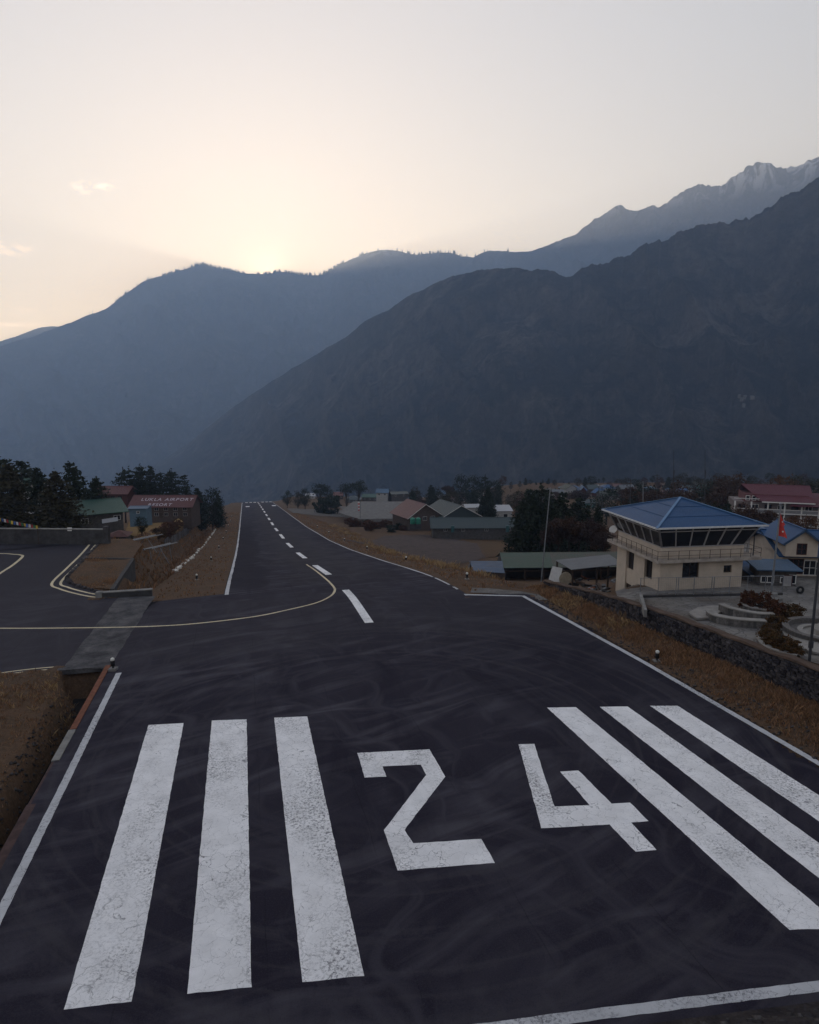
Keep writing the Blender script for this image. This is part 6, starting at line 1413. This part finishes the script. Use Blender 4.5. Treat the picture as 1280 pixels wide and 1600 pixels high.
# ------------------------------------------------------------------ left: fence, scrap frames, prayer flags
def left_things():
    P = [on_ground(*p) for p in [(258, 856), (276, 847), (292, 836), (306, 822), (322, 808), (345, 796)]]; f = thing('sheet_fence', 'grey upright sheet fence along the far side of the ditch', 'fence', (0, 0, 0)); rng = random.Random(3)
    M_S = [mat(f'fence_sheet_{k}', c, .75, .3, 1.5) for k, c in (('pale', (.17, .18, .20)), ('mid', (.12, .125, .14)), ('brown', (.10, .085, .08)))]
    for p, q in zip(P, P[1:]):
        L = (q - p).length; n = max(2, int(L / 1.6))
        for i in range(n):
            a, b = p.lerp(q, i / n), p.lerp(q, (i + .94) / n); za, zb = gz(a.x, a.y), gz(b.x, b.y); h = 1.7 + rng.uniform(-.12, .15)
            MB().slab([(a.x, a.y, za - .3), (b.x, b.y, zb - .3), (b.x, b.y, zb + h), (a.x, a.y, za + h)], .05).build('fence_sheet', M_S[rng.choice((0, 0, 1, 2))], f)
            MB().tube((a.x, a.y + .08, za - .3), (a.x, a.y + .08, za + h + .1), .05, n=5).build('post', M_WOOD_D, f)
    # two fallen lattice frames in the ditch
    def frame(label, p0, p1, wdt, legs):
        t = thing('steel_frame', label, 'scrap', tuple(p0)); d = p1 - p0; m = MB(); o = Vector((0, 0, 0))
        m.tube(o, d, .10, n=8); m.build('main_pipe', M_STEEL, t); e = Vector((wdt * .3, wdt, -.2)); MB().tube(o + e, d + e, .07, n=7).build('second_pipe', M_STEEL, t)
        for k in range(6): q = k / 5.0; MB().tube(d * q, d * q + e, .04, n=6).build('rung', M_STEEL_D, t)
        for a, b in legs: MB().tube(d * a, d * a + Vector(b), .05, n=6).build('strut', M_STEEL, t)
    Yb = 88
    frame('long grey steel frame propped over the ditch, upper of two', at(192, 847, Yb), at(243, 836, 97), 1.6, [(.65, (-1.6, .4, -2.6)), (.7, (1.3, .2, -2.4)), (.3, (-.3, .5, -2.0))])
    frame('grey steel frame with crossed legs in the ditch, lower of two', at(224, 859, 84), at(266, 849, 92), 1.5, [(.55, (1.4, -.3, -2.4)), (.75, (-1.2, -.2, -2.2)), (.2, (.2, .2, -1.8)), (.95, (.2, .2, -2.5))])
    # prayer flags
    a, b = at(-60, 790, 82), at(58, 821, 82.5); t = thing('prayer_flags', 'string of coloured prayer flags sagging over the apron wall', 'prayer flags', (0, 0, 0)); pts = []
    for i in range(61): q = i / 60; p = a.lerp(b, q); p.z -= .55 * 4 * q * (1 - q) * .5; pts.append(p)
    m = MB(); [m.tube(p, q, .012, n=4) for p, q in zip(pts, pts[1:])]; m.build('rope', M_WOOD_D, t)
    cols = [mat('flag_blue', (.05, .10, .30)), mat('flag_white', (.55, .53, .52)), mat('flag_red', (.30, .035, .04)), mat('flag_green', (.04, .15, .07)), mat('flag_yellow', (.50, .34, .05))]; rng = random.Random(4)
    for i in range(1, 60, 2):
        p, q = pts[i], pts[i + 1].lerp(pts[i], .15) + (pts[i + 1] - pts[i]) * .7; h = .42; sw = rng.uniform(-.12, .12)
        MB().add([p, q, q + Vector((0, sw, -h)), p + Vector((0, sw, -h)), p + Vector((0, .012, 0)), q + Vector((0, .012, 0)), q + Vector((0, sw + .012, -h)), p + Vector((0, sw + .012, -h))], [(0, 1, 2, 3), (7, 6, 5, 4), (0, 4, 5, 1), (1, 5, 6, 2), (2, 6, 7, 3), (3, 7, 4, 0)]).build('flag', cols[(i // 2) % 5], t)
    for p, nm in ((a, 0), (b, 1)): MB().tube((p.x, p.y, gz(p.x, p.y) - 1.5), p, .04, n=6).build('pole', M_WOOD_D, t)
    p = on_ground(279, 821); h = thing('haystack', 'small golden haystack in the field before the lettered lodge', 'haystack', tuple(p)); m = MB(); m.lathe([(1.3, -.2), (1.35, .4), (1.0, 1.0), (.45, 1.5), (.05, 1.75)], 14); m.build('hay', mat('hay', (.34, .22, .09), .95, .3, 5, .8, 16), h, True); MB().tube((0, 0, 1.5), (0, 0, 2.0), .04, n=6).build('pole', M_WOOD_D, h)
left_things()

# ------------------------------------------------------------------ right: poles, flag, courtyard
def pole(name, label, base, top, r0, r1, m=None, cat='pole', extra=None):
    t = thing(name, label, cat, tuple(base)); d = Vector(top) - Vector(base); MB().tube((0, 0, -.4), d, r0, r1, 8).build('shaft', m or M_STEEL, t); return t, d
def right_things():
    b = on_c(1204, 938); p = at(1220, 789, b.y)
    t, d = pole('flagpole', 'grey flagpole with red pennant flag in the courtyard', b, p, .09, .05, M_STEEL, 'flagpole'); m = MB(); m.lathe([(.75, -.2), (.75, .28), (.45, .40), (.42, .58), (.14, .62)], 12); m.build('plinth', M_CONC, t)
    m = MB(); m.lathe([(.05, 0), (.10, .08), (.03, .16)], 10, d); m.build('finial', M_STEEL, t)
    # the double-pennant flag hangs limp from the top
    def cloth(out):
        V = []; Fc = []; n = len(out)
        for k, (u, v) in enumerate(out): V.append((u, .10 * math.sin(u * 9 + v * 3) , v))
        V2 = [(x, y + .015, z) for x, y, z in V]; Fc = [tuple(range(n)), tuple(range(2 * n - 1, n - 1, -1))] + [(i, i + n, (i + 1) % n + n, (i + 1) % n) for i in range(n)]
        return V + V2, Fc
    top = Vector(d) * .93; o_ = [(0, 0), (.12, -.35), (.34, -.75), (.50, -.98), (.30, -1.0), (.42, -1.35), (.62, -1.72), (.66, -1.95), (.40, -1.82), (.05, -1.75)]
    V, Fc = cloth(o_); f = mesh_obj('flag', V, Fc, mat('flag_crimson', (.50, .045, .035), .75, .15, 4), t); f.location = top + Vector((.03, 0, 0))
    V, Fc = cloth([(.04, -.02), (.0, -.02), (.0, -1.75), (.04, -1.75)]); g = mesh_obj('flag_border', V, Fc, mat('flag_border_blue', (.03, .05, .25)), f); g.location = (-.04, -.002, 0)
    m = MB(); m.lathe([(.065, -.01), (.065, .01)], 10); w = m.build('white_emblem', M_FRAME_W, f); w.location = (.26, -.09, -1.42); w.rotation_euler = (math.pi / 2, 0, 0)
    m = MB(); m.lathe([(.05, -.01), (.05, .01)], 10); w = m.build('white_emblem', M_FRAME_W, f); w.location = (.18, -.08, -.72); w.rotation_euler = (math.pi / 2, 0, 0)
    b = on_c(1264, 1041); t, d = pole('lamp_post', 'tall dark steel post at the right edge beside the stone wall', b, at(1284, 840, b.y), .075, .06, M_STEEL_D)
    MB().box(-.16, .16, -.16, .16, -.1, .12).build('base_plate', M_CONC_D, t); MB().box(-.10, .10, -.06, .06, 1.0, 1.35).build('junction_box', M_STEEL_D, t)
    b = at(846, 903, 70); t, d = pole('utility_pole', 'thin grey pole in front of the green shed and dark grove', b, at(860, 762, 70), .075, .05, M_STEEL); MB().bar(d + Vector((-.5, 0, -.15)), d + Vector((.5, 0, -.15)), .07, .07).build('cross_arm', M_STEEL, t)
    for i, (px, pt_, pb, Y, lab) in enumerate(((1052, 703, 790, 130, 'tall dark antenna mast behind the tower roof, left of two'), (1101, 703, 790, 128, 'tall dark antenna mast behind the tower roof, right of two'))):
        g = spot(px, Y); t, d = pole('antenna_mast', lab, g, at(px + 1, pt_, Y), .11, .03, M_STEEL_D, 'mast'); q = d * .80
        MB().tube(q + Vector((.12, 0, -1.2)), q + Vector((.12, 0, .4)), .06, n=6).build('dipole', M_STEEL_D, t); MB().tube(q, q + Vector((.14, 0, 0)), .03, n=5).build('bracket', M_STEEL_D, t)
    for i, (px, pt_, Y, lab) in enumerate(((985, 748, 150, 'thin village power pole with cross arm, leftmost behind the tower'), (1005, 752, 140, 'pale village pole just left of the tower roof peak'), (1027, 741, 160, 'dark village pole with lamp behind the tower roof'), (936, 758, 200, 'paired dark pole near the far blue-roofed hall, left one'), (941, 760, 202, 'paired dark pole near the far blue-roofed hall, right one'))):
        g = spot(px, Y); t, d = pole('village_pole', lab, g, at(px, pt_, Y), .12, .08, M_STEEL if i == 1 else M_STEEL_D); MB().bar(d + Vector((-.6, 0, -.3)), d + Vector((.6, 0, -.3)), .10, .10).build('cross_arm', M_STEEL_D, t)
    # obstruction light mast on the plaza
    g = plz((563, 814), -33.4); t = thing('windsock_mast', 'thin mast with red and white banded sock at the grey plaza', 'mast', tuple(g)); d = at(563, 785, g.y) - g; MB().tube((0, 0, 0), d, .10, .07, 7).build('shaft', M_STEEL_D, t)
    for k in range(6): MB().tube(d * 1.0 + Vector((-.6, 0, .3 - k * .65)), d + Vector((-.6, 0, -.30 - k * .65)), .42 - .03 * k, .40 - .03 * k, 10).build('sock_band', mat('sock_red', (.42, .04, .05), .8, .1) if k % 2 else mat('sock_white', (.62, .56, .56), .8, .1), t)
    MB().bar(d + Vector((-.95, 0, .32)), d + Vector((.1, 0, .32)), .08, .08).build('arm', M_STEEL, t)
    # curved steps and garden walls of the courtyard
    st = thing('curved_steps', 'two curved stone step walls below the flagpole in the courtyard', 'steps', (0, 0, 0))
    def arc(pts, w, h, m, nm, parent, capm=None, z0=0.0):
        P = [on_c(*p) for p in pts]; Q = []
        for i in range(len(P) - 1):
            p0 = P[max(i - 1, 0)]; p1 = P[i]; p2 = P[i + 1]; p3 = P[min(i + 2, len(P) - 1)]
            for k in range(5): q = k / 5; Q.append(.5 * ((2 * p1) + (p2 - p0) * q + (2 * p0 - 5 * p1 + 4 * p2 - p3) * q * q + (3 * p1 - p0 - 3 * p2 + p3) * q ** 3))
        Q.append(P[-1]); sm = MB(); cp = MB()
        for i, (a, b_) in enumerate(zip(Q, Q[1:])):
            ta = (Q[min(i + 1, len(Q) - 1)] - Q[max(i - 1, 0)]); tb = (Q[min(i + 2, len(Q) - 1)] - Q[i]); na = Vector((-ta.y, ta.x, 0)).normalized() * (w / 2); nb = Vector((-tb.y, tb.x, 0)).normalized() * (w / 2); up = Vector((0, 0, h)); dn = Vector((0, 0, -.4))
            sm.add([a - na + dn, b_ - nb + dn, b_ + nb + dn, a + na + dn, a - na + up, b_ - nb + up, b_ + nb + up, a + na + up], [(4, 5, 6, 7), (0, 1, 5, 4), (2, 3, 7, 6)])
            if capm: u2 = Vector((0, 0, h + .07)); u1 = Vector((0, 0, h + .002)); cp.add([a - na * 1.25 + u1, b_ - nb * 1.25 + u1, b_ + nb * 1.25 + u1, a + na * 1.25 + u1, a - na * 1.25 + u2, b_ - nb * 1.25 + u2, b_ + nb * 1.25 + u2, a + na * 1.25 + u2], [(4, 5, 6, 7), (0, 1, 5, 4), (2, 3, 7, 6)])
        o = sm.build(nm, m, parent)
        if capm: cp.build('coping', capm, o)
        return Q
    M_PALE = mat('pale_coping', (.25, .23, .21), .9, .25, 2); M_GS = make_stone('garden_stone', (.08, .075, .072), (.2, .18, .17))
    arc([(1108, 966), (1116, 972), (1132, 976), (1152, 979), (1176, 981), (1196, 982)], .42, .48, M_GS, 'lower_step_wall', st, M_PALE)
    arc([(1126, 958), (1140, 964), (1160, 969), (1182, 973), (1208, 974)], .35, .62, M_GS, 'upper_step_wall', st, M_PALE)
    arc([(1158, 953), (1166, 960), (1178, 964), (1200, 968)], .3, .6, M_GS, 'bed_wall', st, M_PALE)
    q = [on_c(*p) for p in [(1076, 962), (1090, 954), (1115, 951), (1140, 952), (1112, 970), (1088, 971)]]; MB().slab([p + Vector((0, 0, .10)) for p in q], .14).build('pale_landing', M_PALE, st)
    bd = thing('garden_bed_wall', 'curved pale stone wall of the ochre garden bed beside the stone wall', 'wall', (0, 0, 0))
    arc([(1190, 996), (1187, 1003), (1190, 1011), (1198, 1018), (1212, 1024), (1228, 1029), (1246, 1033)], .3, .30, M_GS, 'bed_wall', bd, M_PALE)
    q = [on_c(*p) for p in [(1218, 985), (1240, 978), (1300, 975), (1300, 1030), (1262, 1022), (1232, 1008)]]; structure(MB().slab([p + Vector((0, 0, .09)) for p in q], .12).build('garden_terrace', M_PALE))
    c = on_c(1290, 995); t = thing('round_fountain', 'round stone basin with pale rim at the right edge of the courtyard', 'fountain', tuple(c)); m = MB(); m.lathe([(2.25, -.1), (2.25, .42), (2.32, .43), (2.32, .52), (1.95, .52), (1.95, .2), (.6, .18)], 40); m.build('basin', M_GS, t); m = MB(); m.lathe([(.8, .15), (.7, .5), (.35, .8), (.3, 1.1)], 20); m.build('pedestal', M_PALE, t); m = MB(); m.lathe([(1.5, .19), (1.5, .3), (1.2, .31), (1.2, .2)], 30); m.build('inner_ring', M_PALE, t)
    # parked bits beside the hut
    b = on_c(1250, 928); t = thing('stacked_tyre', 'dark tyre leaning beside the guard hut', 'tyre', (b.x, b.y, b.z + .31)); m = MB(); n = 20
    V = [((.22 + .09 * math.cos(a)) * math.cos(u), .09 * math.sin(a), (.22 + .09 * math.cos(a)) * math.sin(u)) for u in [i * 2 * math.pi / n for i in range(n)] for a in [j * math.pi / 4 for j in range(8)]]
    m.add(V, [(i * 8 + j, ((i + 1) % n) * 8 + j, ((i + 1) % n) * 8 + (j + 1) % 8, i * 8 + (j + 1) % 8) for i in range(n) for j in range(8)]); m.build('tyre_ring', M_BLACK, t, True)
right_things()

# ------------------------------------------------------------------ the village beyond
def village():
    rows = [  # px0, px1, py_base, py_eave, py_ridge, Y, depth, roof kind, wall, roof, label
        (598, 632, 785, 778.5, 773, 345, 10, 'gable_x', M_WALLW, M_BLUE, 'long low house with bright blue roof right behind the grey plaza'),
        (588, 606, 776, 770, 764, 372, 8, 'gable_x', M_WALLW, M_BLUE2, 'house with light blue roof standing highest behind the plaza'),
        (612, 638, 777, 772, 768, 372, 9, 'gable_x', M_WALLST, M_TEAL, 'dark teal-roofed house right of the light blue one'),
        (540, 562, 786, 781, 774, 352, 9, 'hip', M_WALLST, M_TEAL, 'dark hip-roofed house at the far edge of the grey plaza'),
        (566, 590, 783, 777, 772, 362, 9, 'gable_x', M_WALLST, M_GREEN, 'dull green-roofed house between the two far plaza houses'),
        (478, 492, 779, 775, 771, 380, 7, 'gable_x', M_WALLW, mat('pale_sheet', (.5, .5, .52)), 'small white-roofed house right of the far runway end'),
        (522, 536, 780, 774, 769, 375, 7, 'gable_x', M_WALLBR, M_RED2, 'small brownish house left of the tufted trees'),
        (636, 652, 785, 780, 776, 340, 7, 'gable_x', M_WALLW, M_BLUE2, 'small blue house right of the long blue roof'),
        (680, 700, 785, 779, 774, 300, 8, 'gable_x', M_WALLBR, M_GREYR, 'grey-roofed house on the rise behind the red hip roof'),
        (708, 726, 786, 779, 775, 290, 8, 'gable_x', M_WALLW, M_RED2, 'pinkish-roofed house above the teal hall'),
        (879, 912, 770, 764, 758, 330, 9, 'hip', M_WALLST, M_BLUE2, 'long hall with pale blue hip roof beyond the dark grove'),
        (913, 940, 766, 763, 760, 345, 7, 'shed', M_WALLW, mat('pale_sheet', (.5, .5, .52)), 'long white-roofed shed right of the far blue hall'),
        (940, 972, 782, 774, 767, 250, 9, 'gable_x', M_WALLST, M_GREENW, 'grey-green roofed house left of the tower roof'),
        (905, 930, 793, 786, 780, 200, 8, 'gable_x', mat('teal_wall', (.05, .12, .12), .8, .2, 2), M_TEAL, 'teal walled house between grove and tower'),
        (1046, 1074, 775, 768, 763, 300, 8, 'gable_x', M_WALLBR, M_BLUE, 'house with vivid blue roof between the two masts'),
        (1100, 1120, 772, 762, 757, 290, 8, 'gable_x', mat('aqua_wall', (.14, .26, .27), .8, .2, 2), M_TEAL, 'pale aqua two-storey house right of the right mast'),
        (1024, 1046, 778, 771, 767, 295, 8, 'gable_x', M_WALLR, M_RED2, 'rust-roofed house left of the vivid blue roof'),
        (1076, 1098, 779, 773, 768, 280, 8, 'gable_x', M_WALLW, M_GREYR, 'white house with grey roof below the right mast'),
        (950, 975, 764, 760, 756, 380, 8, 'gable_x', M_WALLW, M_RED2, 'far small house with reddish roof on the tree line'),
        (1196, 1232, 828, 815, 806, 140, 8, 'gable_x', M_WALLST, M_TEAL, 'dark teal-roofed house in front of the hotel'),
        (1240, 1290, 828, 816, 806, 138, 8, 'gable_x', M_WALLST, M_TEAL, 'second dark teal-roofed house in front of the hotel, at the right edge'),
        (856, 880, 776, 770, 765, 320, 7, 'gable_x', M_WALLW, M_GREYR, 'small white house left of the far blue hall'),
    ]
    for i, (a, b, pb, pe, pr, Y, dp, rk, wm, rm, lab) in enumerate(rows):
        g_ = on_ground((a + b) / 2, pb, 100, 480)
        if 110 < g_.y < 470: Y = g_.y
        c = at((a + b) / 2, pb, Y); fnd = max(3.0, c.z - gz(c.x, Y + dp / 2) + 2, c.z - gz(c.x, Y) + 2)
        w = (b - a) * mpp(Y, c.z); H = max(1.2, at(0, pe, Y).z - c.z); n = max(2, int(w / 3.2)); hw = min(1.1, H * .5)
        house('village_house', lab, 'house', a, b, pb, pe, pr, Y, dp, rk, wm, rm, random.Random(i).uniform(-.15, .25), .5, [('f', (k + .5) / n, H * .32, 1.0, hw, (2, 1)) for k in range(n)], None, 'houses of the village', fnd)
    r = random.Random(21); extra = []
    for i in range(26):
        px = r.uniform(645, 1150); py = r.uniform(770, 786) if px < 860 else r.uniform(762, 780); extra.append((px, py, r.uniform(11, 24), r.choice([M_WALLST, M_WALLW, M_WALLBR, M_WALLR]), r.choice([M_BLUE2, M_TEAL, M_GREYR, M_RED2, M_GREENW, M_BLUE, M_GREYR])))
    extra.sort(key=lambda q: q[0]); n = len(extra)
    for i, (px, py, w, wm, rm) in enumerate(extra):
        g_ = on_ground(px, py, 150, 480); Y = g_.y if 180 < g_.y < 465 else 300.0; k = mpp(Y, g_.z); H = r.uniform(2.2, 3.4) / k; c = at(px, py, Y); fnd = max(2.5, c.z - gz(c.x, Y) + 2); nw = max(1, int(w * k / 3.5))
        house('scattered_house', f'small house scattered across the far village plateau, {nth_word(i, n)} from the left', 'house', px - w / 2, px + w / 2, py, py - H, py - H - r.uniform(1.2, 2.0) / k - 2, Y, r.uniform(6, 9), r.choice(['gable_x', 'hip', 'gable_y']), wm, rm, r.uniform(-.4, .4), .5, [('f', (q + .5) / nw, .9, 1.0, .9, (2, 1)) for q in range(nw)], None, 'scattered houses of the far village', fnd)
    # hamlet high on the forested mountain
    rng = random.Random(2)
    for i, (px, py, w) in enumerate(((1157, 618, 8), (1166, 619.5, 9), (1177, 620, 11), (1161, 623, 10), (1164, 632.5, 9))):
        d = pixray(px, py).normalized(); hit, loc, nrm, *_ = sc.ray_cast(bpy.context.evaluated_depsgraph_get(), Vector((0, 0, HCAM)) + d * 700, d)
        if not hit: continue
        k = mpp(loc.y, loc.z); ww = w * k * .75; h = 1.1 * k; t = thing('hillside_house', f'tiny pale house in the hamlet high on the dark mountain, {nth(i, 5)}', 'house', tuple(loc), 0, 'hamlet on the mountain')
        MB().box(-ww / 2, ww / 2, -2.5, 2.5, -5, h).build('wall', mat('hamlet_wall', (.15, .15, .155), .9, .15, 1), t); MB().add([(-ww / 2 - .5, -3, h), (ww / 2 + .5, -3, h), (ww / 2 + .5, 3, h), (-ww / 2 - .5, 3, h), (-ww / 2, 0, h + 1.2), (ww / 2, 0, h + 1.2)], [(0, 1, 5, 4), (2, 3, 4, 5), (1, 2, 5), (3, 0, 4), (3, 2, 1, 0)]).build('roof', mat('hamlet_roof', (.12, .125, .135), .8, .15, 1), t)
village()

# ------------------------------------------------------------------ put every thing's origin at its base
def settle():
    ch = {}
    for o in bpy.data.objects:
        if o.parent: ch.setdefault(o.parent.name, []).append(o)
    for o in list(C.objects):
        if o.type == 'EMPTY' and o.parent is None and o.location.length < 1e-6:
            pts = [c.matrix_local @ Vector(b) for c in ch.get(o.name, []) for b in c.bound_box]
            if not pts: continue
            loc = Vector((sum(p.x for p in pts) / len(pts), sum(p.y for p in pts) / len(pts), min(p.z for p in pts))); o.location = loc
            for c in ch[o.name]: c.location = c.location - loc
settle()
